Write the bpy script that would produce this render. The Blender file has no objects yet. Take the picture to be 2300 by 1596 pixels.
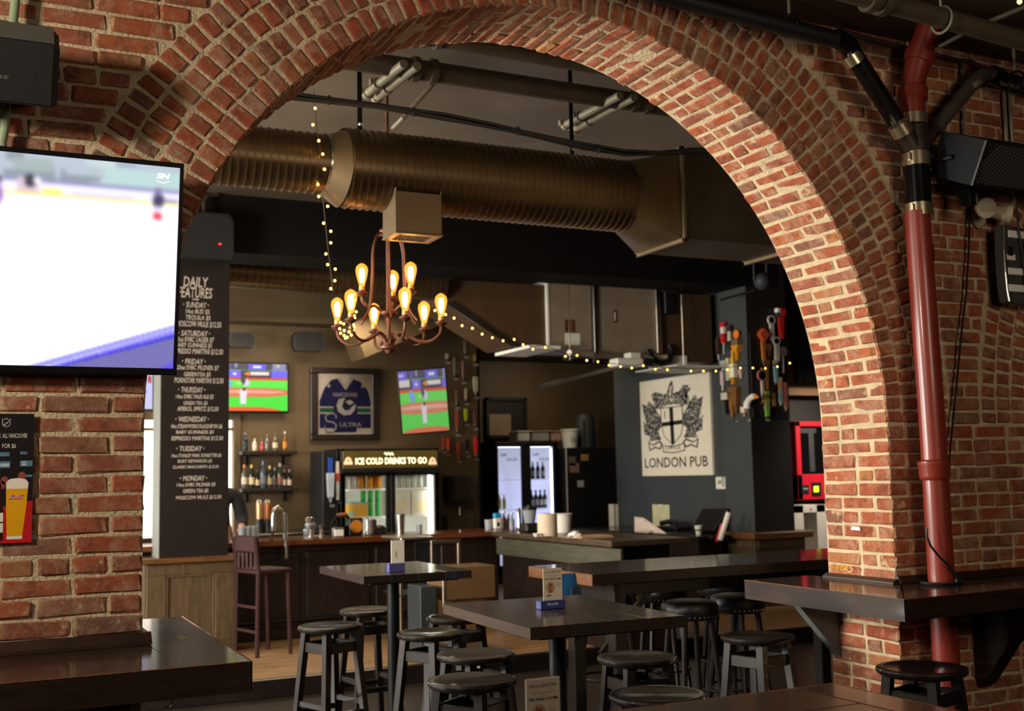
import bpy, bmesh, math, random
import numpy as np
from mathutils import Vector, Matrix
R = random.Random(7)
sc = bpy.context.scene
COL = sc.collection
PI = math.pi
# ------------------------------------------------------------------ camera
FOC, YAW, PIT, ROL, EYE = 2583.0, 0.45411, 0.10371, -0.02082, 1.60
W, H = 2300.0, 1596.0
fw = Vector((math.sin(YAW)*math.cos(PIT), math.cos(YAW)*math.cos(PIT), math.sin(PIT)))
rt = Vector((math.cos(YAW), -math.sin(YAW), 0)); up = rt.cross(fw)
rt2 = rt*math.cos(ROL)+up*math.sin(ROL); up2 = up*math.cos(ROL)-rt*math.sin(ROL)
cd = bpy.data.cameras.new('camera'); cam = bpy.data.objects.new('camera', cd); COL.objects.link(cam)
cam.matrix_world = Matrix(((rt2.x, up2.x, -fw.x, 0), (rt2.y, up2.y, -fw.y, 0), (rt2.z, up2.z, -fw.z, EYE), (0, 0, 0, 1)))
cd.sensor_width = 36; cd.lens = FOC*36/W; cd.clip_start = 0.05; cd.clip_end = 100
cd.dof.use_dof = True; cd.dof.focus_distance = 3.9; cd.dof.aperture_fstop = 4.0
sc.camera = cam
sc.view_settings.view_transform = 'Standard'; sc.view_settings.look = 'None'
sc.view_settings.gamma = 1; sc.view_settings.use_curve_mapping = False
sc.view_settings.exposure = 0.0
# ------------------------------------------------------------------ world and lights
wd = bpy.data.worlds.new('world'); sc.world = wd; wd.use_nodes = True
wd.node_tree.nodes['Background'].inputs[0].default_value = (1.0, 0.9, 0.78, 1)
wd.node_tree.nodes['Background'].inputs[1].default_value = 0.02
def area(name, loc, target, sx, sy, power, color):
    l = bpy.data.lights.new(name, 'AREA'); l.shape = 'RECTANGLE'; l.size = sx; l.size_y = sy
    l.energy = power; l.color = color
    o = bpy.data.objects.new(name, l); COL.objects.link(o); o.location = loc
    o.rotation_euler = (Vector(target)-Vector(loc)).to_track_quat('-Z', 'Y').to_euler()
    return o
area('front_wall_lamp', (-2.3, 2.2, 2.98), (.6, 4.2, 2.3), 0.35, 0.35, 118, (1.0, 0.89, 0.73))
area('bar_window_daylight', (-2.9, 6.3, 2.1), (4.0, 5.4, 2.0), 2.6, 1.8, 720, (1.0, 0.94, 0.83))
area('back_window_daylight', (-2.9, 10.6, 2.2), (8.0, 11.4, 1.8), 2.4, 1.8, 420, (1.0, 0.95, 0.87))
area('front_fill_light', (3.2, 0.2, 2.65), (3.9, 3.9, 1.8), 1.0, 1.0, 36, (1.0, 0.82, 0.62))  # added fill for the right-hand wall, no real fitting behind it
area('bar_fill_light', (3.2, 11.9, 3.3), (3.4, 12.4, 0), 2.6, 0.5, 70, (1.0, 0.8, 0.56))  # added warm fill over the back bar, its fitting is invented
area('aisle_fill_light', (3.4, 8.2, 3.95), (3.4, 8.4, 0), 2.0, 0.6, 45, (1.0, 0.8, 0.56))  # unseen extra light, put in to lift the bar room
area('machine_fill_light', (9.7, 9.5, 2.9), (9.1, 10.8, 1.5), 0.4, 0.3, 15, (1.0, 0.88, 0.72)).data.spread = math.radians(75)  # added only to brighten the red machine and the wall around it
area('recess_lamp', (7.4, 13.9, 3.2), (7.6, 14.6, 1.0), 0.5, 0.3, 9, (1.0, 0.8, 0.58))
# ------------------------------------------------------------------ pixel rays onto real planes
def ray(px, py):
    return fw + rt2*((px-W/2)/FOC) - up2*((py-H/2)/FOC)
E0 = Vector((0, 0, EYE))
def YP(px, py, y): d = ray(px, py); return E0 + d*(y/d.y)
def XP(px, py, x): d = ray(px, py); return E0 + d*(x/d.x)
def ZP(px, py, z): d = ray(px, py); return E0 + d*((z-EYE)/d.z)
# ------------------------------------------------------------------ materials
def lin(c):
    if isinstance(c, str): c = tuple(int(c[i:i+2], 16) for i in (0, 2, 4))
    return tuple(((v/255)/12.92 if v/255 <= 0.04045 else ((v/255+0.055)/1.055)**2.4) for v in c)
MC = {}
def mat(name, col, rough=0.5, metal=0.0, var=0.12, vs=6.0, bump=0.0, bs=60.0, spec=0.4, coat=0.0, emit=0.0, stretch=None, ecol=None, cast=True):
    if name in MC: return MC[name]
    m = bpy.data.materials.new(name); m.use_nodes = True; MC[name] = m
    N, L = m.node_tree.nodes, m.node_tree.links
    b = N['Principled BSDF']; c = lin(col)
    b.inputs['Roughness'].default_value = rough; b.inputs['Metallic'].default_value = metal
    b.inputs['Specular IOR Level'].default_value = spec; b.inputs['Coat Weight'].default_value = coat
    b.inputs['Coat Roughness'].default_value = 0.1
    tc = N.new('ShaderNodeTexCoord'); vec = tc.outputs['Object']
    if stretch:
        mp = N.new('ShaderNodeMapping'); mp.inputs['Scale'].default_value = stretch; L.new(vec, mp.inputs[0]); vec = mp.outputs[0]
    nz = N.new('ShaderNodeTexNoise'); nz.inputs['Scale'].default_value = vs; nz.inputs['Detail'].default_value = 5; L.new(vec, nz.inputs['Vector'])
    rp = N.new('ShaderNodeValToRGB'); L.new(nz.outputs['Fac'], rp.inputs[0])
    rp.color_ramp.elements[0].position = 0.3; rp.color_ramp.elements[1].position = 0.7
    rp.color_ramp.elements[0].color = tuple(v*(1-var) for v in c)+(1,); rp.color_ramp.elements[1].color = tuple(min(1, v*(1+var)) for v in c)+(1,)
    L.new(rp.outputs[0], b.inputs['Base Color'])
    if bump:
        n2 = N.new('ShaderNodeTexNoise'); n2.inputs['Scale'].default_value = bs; n2.inputs['Detail'].default_value = 4; L.new(vec, n2.inputs['Vector'])
        bp = N.new('ShaderNodeBump'); bp.inputs['Strength'].default_value = bump; bp.inputs['Distance'].default_value = 0.01
        L.new(n2.outputs['Fac'], bp.inputs['Height']); L.new(bp.outputs[0], b.inputs['Normal'])
    if emit:
        b.inputs['Emission Color'].default_value = lin(ecol or col)+(1,); b.inputs['Emission Strength'].default_value = emit
        if not cast: m.cycles.emission_sampling = 'NONE'
    return m
def glass(name, tint=(255, 255, 255), gloss=0.08, rough=0.03):
    if name in MC: return MC[name]
    m = bpy.data.materials.new(name); m.use_nodes = True; MC[name] = m
    N, L = m.node_tree.nodes, m.node_tree.links; N.remove(N['Principled BSDF'])
    t = N.new('ShaderNodeBsdfTransparent'); t.inputs[0].default_value = lin(tint)+(1,)
    g = N.new('ShaderNodeBsdfGlossy'); g.inputs['Roughness'].default_value = rough
    lw = N.new('ShaderNodeLayerWeight'); lw.inputs[0].default_value = gloss*2.5
    mx = N.new('ShaderNodeMixShader'); L.new(lw.outputs['Fresnel'], mx.inputs[0]); L.new(t.outputs[0], mx.inputs[1]); L.new(g.outputs[0], mx.inputs[2])
    L.new(mx.outputs[0], N['Material Output'].inputs[0]); return m
def brick_mat(name, dark=1.0):
    m = bpy.data.materials.new(name); m.use_nodes = True
    N, L = m.node_tree.nodes, m.node_tree.links; b = N['Principled BSDF']
    b.inputs['Roughness'].default_value = 0.85; b.inputs['Specular IOR Level'].default_value = 0.25
    oi = N.new('ShaderNodeObjectInfo'); rp = N.new('ShaderNodeValToRGB'); rp.color_ramp.interpolation = 'LINEAR'
    cols = [(0, '8A4229'), (.16, '9A5234'), (.3, '7C4634'), (.42, '9A4A2E'), (.55, '86503C'), (.66, '94482E'), (.76, '785848'), (.86, 'A0552F'), (.94, '6C4C40'), (1, 'AC6C3A')]
    e = rp.color_ramp.elements
    while len(e) < len(cols): e.new(0.5)
    for k, (p_, c_) in enumerate(cols): e[k].position = p_; e[k].color = lin(c_)+(1,)
    L.new(oi.outputs['Random'], rp.inputs[0])
    tc = N.new('ShaderNodeTexCoord')
    mul = N.new('ShaderNodeMath'); mul.operation = 'MULTIPLY'; mul.inputs[1].default_value = 57.0; L.new(oi.outputs['Random'], mul.inputs[0])
    add = N.new('ShaderNodeVectorMath'); add.operation = 'ADD'; L.new(tc.outputs['Object'], add.inputs[0]); L.new(mul.outputs[0], add.inputs[1])
    def noise(s, d=5, r=0.6):
        n = N.new('ShaderNodeTexNoise'); n.inputs['Scale'].default_value = s; n.inputs['Detail'].default_value = d; n.inputs['Roughness'].default_value = r
        L.new(add.outputs[0], n.inputs['Vector']); return n
    def ramp(src, a, bb):
        r_ = N.new('ShaderNodeMapRange'); r_.inputs[1].default_value = a; r_.inputs[2].default_value = bb; L.new(src, r_.inputs[0]); return r_.outputs[0]
    def mix(f, a, bcol, amt=None):
        x = N.new('ShaderNodeMix'); x.data_type = 'RGBA'; L.new(f, x.inputs[0]); L.new(a, x.inputs[6])
        if isinstance(bcol, str): x.inputs[7].default_value = lin(bcol)+(1,)
        else: L.new(bcol, x.inputs[7])
        return x.outputs[2]
    c1 = mix(ramp(noise(16).outputs['Fac'], .5, .74), rp.outputs[0], '5A3626')
    c2 = mix(ramp(noise(11, 6, .8).outputs['Fac'], .47, .72), c1, 'A5826A')
    # mortar smeared over the arrises
    sx = N.new('ShaderNodeSeparateXYZ'); L.new(tc.outputs['Generated'], sx.inputs[0])
    def edge(o):
        s_ = N.new('ShaderNodeMath'); s_.operation = 'SUBTRACT'; s_.inputs[1].default_value = .5; L.new(o, s_.inputs[0])
        a_ = N.new('ShaderNodeMath'); a_.operation = 'ABSOLUTE'; L.new(s_.outputs[0], a_.inputs[0]); return a_.outputs[0]
    def mm(op, p_, q_):
        k_ = N.new('ShaderNodeMath'); k_.operation = op; L.new(p_, k_.inputs[0]); L.new(q_, k_.inputs[1]); return k_.outputs[0]
    ea, eb, ec = edge(sx.outputs['X']), edge(sx.outputs['Y']), edge(sx.outputs['Z'])
    med = mm('MAXIMUM', mm('MINIMUM', ea, eb), mm('MINIMUM', mm('MAXIMUM', ea, eb), ec))
    nn = noise(26, 4, .7)
    sm = N.new('ShaderNodeMath'); sm.operation = 'MULTIPLY_ADD'; sm.inputs[1].default_value = .42; L.new(nn.outputs['Fac'], sm.inputs[0]); L.new(med, sm.inputs[2])
    c3 = mix(ramp(sm.outputs[0], .63, .74), c2, 'B79A76')
    c4 = mix(ramp(noise(7, 5, .7).outputs['Fac'], .63, .70), c3, 'B89B76')
    L.new(c4, b.inputs['Base Color'])
    bp = N.new('ShaderNodeBump'); bp.inputs['Strength'].default_value = .55; bp.inputs['Distance'].default_value = .006
    L.new(noise(60, 6, .7).outputs['Fac'], bp.inputs['Height']); L.new(bp.outputs[0], b.inputs['Normal'])
    return m
M_BRICK = brick_mat('weathered_brick')
M_MORTAR = mat('lime_mortar', 'B9A686', .95, var=.16, vs=14, bump=.9, bs=70, spec=.15)
M_DWOOD = mat('dark_stained_wood', '22140C', .5, var=.45, vs=5, bump=.06, bs=30, stretch=(1, 8, 8), coat=.6, spec=.25)
M_DWOODY = mat('dark_stained_wood_cross', '22140C', .5, var=.45, vs=5, bump=.06, bs=30, stretch=(8, 1, 8), coat=.6, spec=.25)
M_BLACKWOOD = mat('black_lacquered_wood', '130B08', .5, var=.4, vs=9, coat=.7, spec=.25)
M_BLACK = mat('black_plastic', '121213', .5, var=.2)
M_BLACKG = mat('black_gloss', '0B0B0C', .15, var=.1)
M_BLACKM = mat('black_metal', '17181A', .4, metal=.6, var=.2)
M_STEEL = mat('brushed_steel', 'B9B6AE', .25, metal=1, var=.1)
M_CHROME = mat('chrome', 'D8D8D4', .1, metal=1, var=.05)
M_DUCT = mat('galvanised_duct', '66543C', .36, metal=.8, var=.2, vs=3)
M_DUCT2 = mat('galvanised_sheet', '75644C', .42, metal=.7, var=.15, vs=3)
M_RED = mat('red_painted_pipe', '74261B', .38, var=.15, vs=5, coat=.2)
M_DKGREY = mat('dark_grey_paint', '2B2D2F', .6, var=.12, vs=3)
M_SLATE = mat('slate_grey_paint', '363A3A', .6, var=.08, vs=2)
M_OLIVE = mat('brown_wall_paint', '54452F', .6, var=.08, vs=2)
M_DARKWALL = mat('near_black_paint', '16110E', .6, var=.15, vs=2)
M_CEIL = mat('ceiling_brown_grey', '5C5144', .42, var=.25, vs=1.2)
M_CEILF = mat('front_ceiling_brown', '3A2C20', .6, var=.2, vs=1.5)
M_OAK = mat('worn_oak', '4F3F2A', .5, var=.3, vs=5, stretch=(9, 9, 1.2), bump=.15)
M_OAKT = mat('worn_oak_top', '5E3C20', .4, var=.3, vs=5, stretch=(1.2, 9, 9), coat=.2)
M_BARTOP = mat('varnished_bar_top', '5A2E14', .25, var=.35, vs=4, stretch=(1, 8, 8), coat=.4)
M_BARFRONT = mat('bar_front_wood', '20120B', .5, var=.35, vs=4, stretch=(8, 8, 1.5))
M_FLOOR = mat('dark_concrete_floor', '2A211A', .35, var=.3, vs=2.5)
M_FLOOR2 = mat('worn_plank_floor', '8A6A48', .45, var=.3, vs=3, stretch=(1.2, 8, 8))
M_WHITE = mat('white_paint', 'D9D6CC', .5, var=.05)
M_CREAM = mat('cream_board', 'D8D0BC', .55, var=.04)
M_CHALK = mat('chalk', 'B0A69C', .9, var=.25, vs=40)
M_BOARD = mat('chalkboard_paint', '1B1411', .7, var=.12, vs=5, spec=.2)
M_COLSIDE = mat('column_grey_paint', '6E716C', .5, var=.1, vs=3)
M_GLASS = glass('clear_glass')
M_GLASSD = glass('picture_glass', (235, 235, 235), .1)
M_FAIRY = mat('fairy_bulb', 'FFC866', .4, emit=9.0, ecol='FFB84A', cast=False)
M_WIRE = mat('fairy_wire', '3A2416', .6)
M_GREYPIPE = mat('grey_painted_pipe', '42372B', .5, var=.25, vs=4)
M_LTPIPE = mat('galvanised_conduit', '7E7866', .45, metal=.3, var=.2)
M_LEATHER = mat('black_leather', '101013', .35, var=.25, vs=20, bump=.2, bs=80)
# ------------------------------------------------------------------ mesh builder
class MB:
    def __init__(s): s.v = []; s.f = []; s.mi = []; s.m = 0
    def add(s, vs, fs):
        o = len(s.v); s.v += [tuple(x) for x in vs]; s.f += [tuple(i+o for i in q) for q in fs]; s.mi += [s.m]*len(fs); return s
    def curve(s, pts, r, n=8, sub_=5):      # smooth tube through the points
        P = [Vector(p) for p in pts]; out = []
        for i in range(len(P)-1):
            a, b, c, d = P[max(i-1, 0)], P[i], P[i+1], P[min(i+2, len(P)-1)]
            for k in range(sub_):
                t = k/sub_; out.append(.5*((2*b)+(c-a)*t+(2*a-5*b+4*c-d)*t*t+(3*b-a-3*c+d)*t**3))
        return s.tube(out+[P[-1]], r, n)
    def box(s, x0, x1, y0, y1, z0, z1, mtx=None):
        vs = [Vector((x, y, z)) for z in (z0, z1) for y in (y0, y1) for x in (x0, x1)]
        if mtx: vs = [mtx @ v for v in vs]
        return s.add(vs, [(0, 2, 3, 1), (4, 5, 7, 6), (0, 1, 5, 4), (2, 6, 7, 3), (0, 4, 6, 2), (1, 3, 7, 5)])
    def bbox(s, x0, x1, y0, y1, z0, z1, c=.004, mtx=None):   # chamfered box
        hx, hy, hz = (x1-x0)/2, (y1-y0)/2, (z1-z0)/2; c = min(c, hx*.9, hy*.9, hz*.9); cx, cy, cz = (x0+x1)/2, (y0+y1)/2, (z0+z1)/2
        idx = {}; vs = []
        for sx in (-1, 1):
            for sy in (-1, 1):
                for sz in (-1, 1):
                    for ax in range(3):
                        d = [hx-c, hy-c, hz-c]; d[ax] += c
                        idx[(sx, sy, sz, ax)] = len(vs); vs.append(Vector((cx+sx*d[0], cy+sy*d[1], cz+sz*d[2])))
        fs = []
        def quad(ax, s_):
            o = [a for a in range(3) if a != ax]; q = []
            for (a, b) in ((-1, -1), (1, -1), (1, 1), (-1, 1)):
                k = [0, 0, 0]; k[ax] = s_; k[o[0]] = a; k[o[1]] = b; q.append(idx[(k[0], k[1], k[2], ax)])
            fs.append(tuple(q))
        for ax in range(3):
            for s_ in (-1, 1): quad(ax, s_)
        for ax in range(3):
            o = [a for a in range(3) if a != ax]
            for a in (-1, 1):
                for b in (-1, 1):
                    k1 = [0, 0, 0]; k1[o[0]] = a; k1[o[1]] = b; k2 = list(k1); k1[ax] = -1; k2[ax] = 1
                    fs.append((idx[(*k1, o[0])], idx[(*k2, o[0])], idx[(*k2, o[1])], idx[(*k1, o[1])]))
        for sx in (-1, 1):
            for sy in (-1, 1):
                for sz in (-1, 1): fs.append(tuple(idx[(sx, sy, sz, a)] for a in range(3)))
        if mtx: vs = [mtx @ v for v in vs]
        return s.add(vs, fs)
    def tube(s, pts, r, n=8, caps=True, closed=False):
        pts = [Vector(p) for p in pts]; k = len(pts); rs = r if isinstance(r, (list, tuple)) else [r]*k
        vs = []; prev = None
        for i, p in enumerate(pts):
            if closed: t = pts[(i+1) % k]-pts[i-1]
            else: t = pts[min(i+1, k-1)]-pts[max(i-1, 0)]
            t.normalize()
            if prev is None: a = t.orthogonal().normalized()
            else: a = (prev-t*prev.dot(t)); a = a.normalized() if a.length > 1e-6 else t.orthogonal().normalized()
            prev = a; b = t.cross(a)
            for j in range(n):
                w = 2*PI*j/n; vs.append(p+(a*math.cos(w)+b*math.sin(w))*rs[i])
        fs = []
        for i in range(k if closed else k-1):
            i2 = (i+1) % k
            for j in range(n):
                j2 = (j+1) % n; fs.append((i*n+j, i*n+j2, i2*n+j2, i2*n+j))
        if caps and not closed: fs += [tuple(range(n-1, -1, -1)), tuple((k-1)*n+j for j in range(n))]
        return s.add(vs, fs)
    def lathe(s, prof, n=16, c=(0, 0, 0), mtx=None):
        vs = []; fs = []; c = Vector(c)
        for (r, z) in prof:
            for j in range(n):
                w = 2*PI*j/n; v = Vector((r*math.cos(w), r*math.sin(w), z)); v = (mtx @ v) if mtx else v+c; vs.append(v)
        for i in range(len(prof)-1):
            for j in range(n):
                j2 = (j+1) % n; fs.append((i*n+j, i*n+j2, (i+1)*n+j2, (i+1)*n+j))
        if prof[0][0] > 1e-5: fs.append(tuple(range(n-1, -1, -1)))
        if prof[-1][0] > 1e-5: fs.append(tuple((len(prof)-1)*n+j for j in range(n)))
        return s.add(vs, fs)
    def sph(s, c, r, n=8, m=6, sc_=(1, 1, 1)):
        return s.lathe([(r*sc_[0]*math.sin(PI*i/m)+(1e-6), -r*sc_[2]*math.cos(PI*i/m)) for i in range(m+1)], n, c)
    def prism(s, poly, fr, d):        # polygon (u,v) in frame fr=(o,ux,uy), extruded by d along the normal, the face at offset d
        o, ux, uy = fr; n = ux.cross(uy); k = len(poly)
        a = sum(poly[i][0]*poly[(i+1) % k][1]-poly[(i+1) % k][0]*poly[i][1] for i in range(k))
        if a < 0: poly = poly[::-1]
        vs = [o+ux*u+uy*v for u, v in poly]+[o+ux*u+uy*v+n*d for u, v in poly]
        return s.add(vs, [tuple(range(k-1, -1, -1)), tuple(range(k, 2*k))]+[(i, (i+1) % k, k+(i+1) % k, k+i) for i in range(k)])
    def mesh(s, name, mats, smooth=False, off=None, tri=False):
        me = bpy.data.meshes.new(name)
        vs = s.v if off is None else [(a-off[0], b-off[1], c-off[2]) for a, b, c in s.v]
        me.from_pydata(vs, [], s.f)
        for m in (mats if isinstance(mats, (list, tuple)) else [mats]): me.materials.append(m)
        if max(s.mi or [0]): me.polygons.foreach_set('material_index', s.mi)
        bm = bmesh.new(); bm.from_mesh(me); bmesh.ops.recalc_face_normals(bm, faces=bm.faces)
        big = [f for f in bm.faces if len(f.verts) > 4]
        if big and tri: bmesh.ops.triangulate(bm, faces=big)
        bm.to_mesh(me); bm.free()
        if smooth: me.polygons.foreach_set('use_smooth', [True]*len(me.polygons)); me.set_sharp_from_angle(angle=math.radians(38))
        me.update(); return me
    def obj(s, name, mats, parent=None, smooth=False, world=True, tri=False):
        off = None
        if parent is not None and world: off = tuple(ORG[parent.name])
        o = bpy.data.objects.new(name, s.mesh(name, mats, smooth, off, tri)); COL.objects.link(o)
        if parent is not None: o.parent = parent; ORG[o.name] = ORG[parent.name] if world else (0, 0, 0)
        else: ORG[o.name] = (0, 0, 0)
        return o
ORG = {}
def tag(o, label, cat, group=None):
    o['label'] = label; o['category'] = cat
    if group: o['group'] = group
    return o
def struct(o, label=None):
    o['kind'] = 'structure'
    if label: o['label'] = label
    return o
def empty(name, loc=(0, 0, 0), rz=0):
    o = bpy.data.objects.new(name, None); COL.objects.link(o); o.location = loc; o.rotation_euler = (0, 0, rz); o.empty_display_size = .05
    ORG[o.name] = tuple(loc); return o
def thing(name, label, cat, loc=(0, 0, 0), rz=0, group=None): return tag(empty(name, loc, rz), label, cat, group)
def dup(root, loc, rz, label, group=None):
    r = root.copy(); COL.objects.link(r); r.location = loc; r.rotation_euler = (0, 0, rz); r['label'] = label
    if group: r['group'] = group
    for ch in list(root.children):
        c = ch.copy(); COL.objects.link(c); c.parent = r
        for g in ch.children:
            d = g.copy(); COL.objects.link(d); d.parent = c
    return r
def part(name, me, parent, loc=(0, 0, 0), rot=None):
    o = bpy.data.objects.new(name, me); COL.objects.link(o); o.parent = parent; o.location = loc
    if rot is not None: o.rotation_mode = 'QUATERNION'; o.rotation_quaternion = rot
    return o
FY = lambda x, y, z: (Vector((x, y, z)), Vector((1, 0, 0)), Vector((0, 0, 1)))      # frame on a wall facing -Y
FX = lambda x, y, z: (Vector((x, y, z)), Vector((0, -1, 0)), Vector((0, 0, 1)))     # frame on a wall facing -X
def text(s, fr, w, h, m, parent, name='lettering', depth=.0006, res=2, font_shear=0.0, u=0, v=0, bold=0.0):
    c = bpy.data.curves.new('t', 'FONT'); c.body = s; c.resolution_u = res; c.shear = font_shear; c.extrude = 0.0; c.offset = bold
    o = bpy.data.objects.new('t', c); me = bpy.data.meshes.new_from_object(o); bpy.data.objects.remove(o); bpy.data.curves.remove(c)
    co = np.array([x.co[:2] for x in me.vertices]) if len(me.vertices) else np.zeros((1, 2))
    lo, hi = co.min(0), co.max(0); ex = np.maximum(hi-lo, 1e-6)
    O, ux, uy = fr; n = ux.cross(uy); org = Vector(ORG[parent.name]) if parent else Vector((0, 0, 0))
    for k, x in enumerate(me.vertices):
        a = (co[k]-lo)/ex; x.co = O+ux*(u+a[0]*w)+uy*(v+a[1]*h)+n*depth-org
    me.materials.clear(); me.materials.append(m); me.update()
    t = bpy.data.objects.new(name, me); COL.objects.link(t)
    if parent: t.parent = parent; ORG[t.name] = ORG[parent.name]
    return t
def picture(name, fr, w, h, arr, parent, rough=.3, emit=1.0, depth=.001):   # flat print or screen: colours per vertex (arr is HxWx3 sRGB 0..255, top row first)
    hh, ww, _ = arr.shape; O, ux, uy = fr; n = ux.cross(uy); org = Vector(ORG[parent.name])
    vs = []; fs = []
    for j in range(hh):
        for i in range(ww): vs.append(O+ux*(w*i/(ww-1))+uy*(h*(1-j/(hh-1)))+n*depth-org)
    fs = [(j*ww+i, (j+1)*ww+i, (j+1)*ww+i+1, j*ww+i+1) for j in range(hh-1) for i in range(ww-1)]
    me = bpy.data.meshes.new(name); me.from_pydata(vs, [], fs)
    a = np.clip(arr/255.0, 0, 1); l = np.where(a <= .04045, a/12.92, ((a+.055)/1.055)**2.4)
    at = me.color_attributes.new('print', 'FLOAT_COLOR', 'POINT')
    at.data.foreach_set('color', np.concatenate([l.reshape(-1, 3), np.ones((hh*ww, 1))], 1).astype(np.float32).ravel())
    m = bpy.data.materials.new(name+'_print'); m.use_nodes = True; b = m.node_tree.nodes['Principled BSDF']
    ca = m.node_tree.nodes.new('ShaderNodeVertexColor'); ca.layer_name = 'print'
    if emit:
        m.node_tree.links.new(ca.outputs[0], b.inputs['Emission Color']); b.inputs['Emission Strength'].default_value = emit
        b.inputs['Base Color'].default_value = (.01, .01, .01, 1)
    else: m.node_tree.links.new(ca.outputs[0], b.inputs['Base Color'])
    b.inputs['Roughness'].default_value = rough
    me.materials.append(m); o = bpy.data.objects.new(name, me); COL.objects.link(o); o.parent = parent; return o
# ------------------------------------------------------------------ setting: the brick front wall and its arch
YW, TH = 4.197, 0.47
AX, AZ, RA, RB = 2.332, 1.808, 1.719, 1.79          # arch centre, half width, rise
XL, XR = AX-RA, AX+RA
AX2 = 6.82                                           # the next arch of the row
RO = 0.415                                           # depth of the four rings
CRS = 0.0685
def ell(t, r, cx=AX): return (cx+(RA+r)*math.cos(t), AZ+(RB+r)*math.sin(t))
def slab(name, poly, label, y0=YW+.0045, y1=YW+TH):
    mb = MB(); mb.prism(poly, (Vector((0, y1, 0)), Vector((1, 0, 0)), Vector((0, 0, 1))), y1-y0)
    return struct(mb.obj(name, M_MORTAR, tri=True), label)
arc = lambda r, a0, a1, n, cx=AX: [ell(math.radians(a0+(a1-a0)*i/n), r, cx) for i in range(n+1)]
wall_left = slab('wall_left', [(-1.6, 0), (XL-.006, 0), (XL-.006, AZ)]+arc(RO, 180, 90, 30)+[(AX, 4.15), (-1.6, 4.15)], 'red brick wall left of the arch')
wall_arch = slab('wall_arch', arc(.010, 180, 0, 90)+arc(RO, 0, 180, 60), 'rings of red brick around the arch')
wall_right = slab('wall_right', [(XR+.006, 0), (AX2-RA-.006, 0), (AX2-RA-.006, AZ)]+arc(.010, 180, 92, 24, AX2)+[(AX2, 4.15), (AX, 4.15)]+arc(RO, 90, 0, 30)+[(XR+.006, AZ)], 'red brick pier right of the arch')
mb = MB()
n = 90
for i in range(n):
    t0, t1 = PI*i/n, PI*(i+1)/n
    q = [ell(t0, .0045), ell(t1, .0045), ell(t1, .014), ell(t0, .014)]
    mb.add([(x, y, z) for y in (YW+.012, YW+TH) for x, z in q], [(0, 1, 2, 3), (4, 5, 6, 7), (0, 1, 5, 4), (1, 2, 6, 5), (2, 3, 7, 6), (3, 0, 4, 7)])
wall_reveal = struct(mb.obj('wall_arch_reveal', M_MORTAR), 'brick underside of the arch')
BC = {}
def brick_mesh(lx, ly, lz):
    key = (round(lx, 2), round(ly, 2), round(lz, 3), R.randrange(4))
    if key in BC: return BC[key]
    b = MB(); b.bbox(-lx/2, lx/2, -ly/2, ly/2, -lz/2, lz/2, .0085)
    b.v = [tuple(c+R.uniform(-1, 1)*j for c, j in zip(v, (.005, .003, .0036))) for v in b.v]
    me = b.mesh('brick', M_BRICK, smooth=False); BC[key] = me; return me
def brick(parent, c, ex, ey, ez, lx, ly, lz, wob=.012):
    me = brick_mesh(lx, ly, lz); o = bpy.data.objects.new('brick', me); COL.objects.link(o); o.parent = parent
    m = Matrix((ex, ey, ez)).transposed() @ Matrix.Rotation(R.uniform(-wob, wob), 3, 'Y') @ Matrix.Rotation(R.uniform(-wob, wob)*.6, 3, 'Z')
    o.matrix_local = Matrix.Translation(Vector(c)+Vector([R.uniform(-.002, .002) for _ in range(3)])) @ m.to_4x4(); return o
VX, VY, VZ = Vector((1, 0, 0)), Vector((0, 1, 0)), Vector((0, 0, 1))
JT = .0105
def course(parent, x0, x1, z, k, pat, start_hdr=None, d=.1):
    """one course of bricks along X on the face y=YW"""
    x = x0; i = 0; lz = CRS-.0085
    while x < x1-.035:
        L = (.222 if pat[(i+k) % len(pat)] else .104)+R.uniform(-.006, .006)
        if i == 0 and start_hdr is not None: L = start_hdr
        L = min(L, x1-x)
        if x1-(x+L) < .05: L = x1-x
        if L > .035: brick(parent, (x+L/2, YW+d/2-.002+R.uniform(-.003, .002), z+lz/2), VX, VY, VZ, L, d, lz)
        x += L+JT; i += 1
# left wall, coursed, above the drink ledge
def left_lim(z):
    if z <= 2.06: return AX-RA*math.sqrt(1-(max(z-AZ, 0)/RB)**2)
    q = 1-((z-AZ)/(RB+RO))**2
    return AX-(RA+RO)*math.sqrt(q) if q > 0 else AX
k = 0; z = 1.09
while z < 3.66:
    l_a, l_b = left_lim(z), left_lim(z+CRS-.01)
    hi = min(l_a, l_b)-.006 if z < 2.06 else min(l_a, l_b)*.65+max(l_a, l_b)*.35-.008
    hi = min(hi, 1.3)
    flip = MB
    # courses run from the right end leftwards so that the corner bonds
    x = hi; i = 0; lz = CRS-.0085
    while x > -0.44:
        st = (0 if (k % 5 == 3) else 1)
        L = (.222 if st else .106)+R.uniform(-.007, .007)
        if i == 0 and k % 2 and z < 2.06: L = .106
        elif i == 0: L = R.choice((.222, .16, .106)) if z > 2.06 else .222
        dpt = (.222 if i == 0 and k % 2 and z < 2.06 else .1)
        brick(wall_left, (x-L/2, YW+dpt/2-.002+R.uniform(-.004, .003), z+lz/2), VX, VY, VZ, L, dpt, lz)
        if i == 0 and z < AZ-.05:      # jamb behind the corner brick
            yy = YW+dpt+JT
            while yy < YW+TH-.04:
                l2 = min(.222 if R.random() < .8 else .106, YW+TH-yy); brick(wall_left, (hi-.05+R.uniform(-.002, .002), yy+l2/2, z+lz/2), VY, -VX, VZ, l2, .1, lz); yy += l2+JT
        x -= L+JT; i += 1
    z += CRS*R.uniform(.985, 1.015); k += 1
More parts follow.
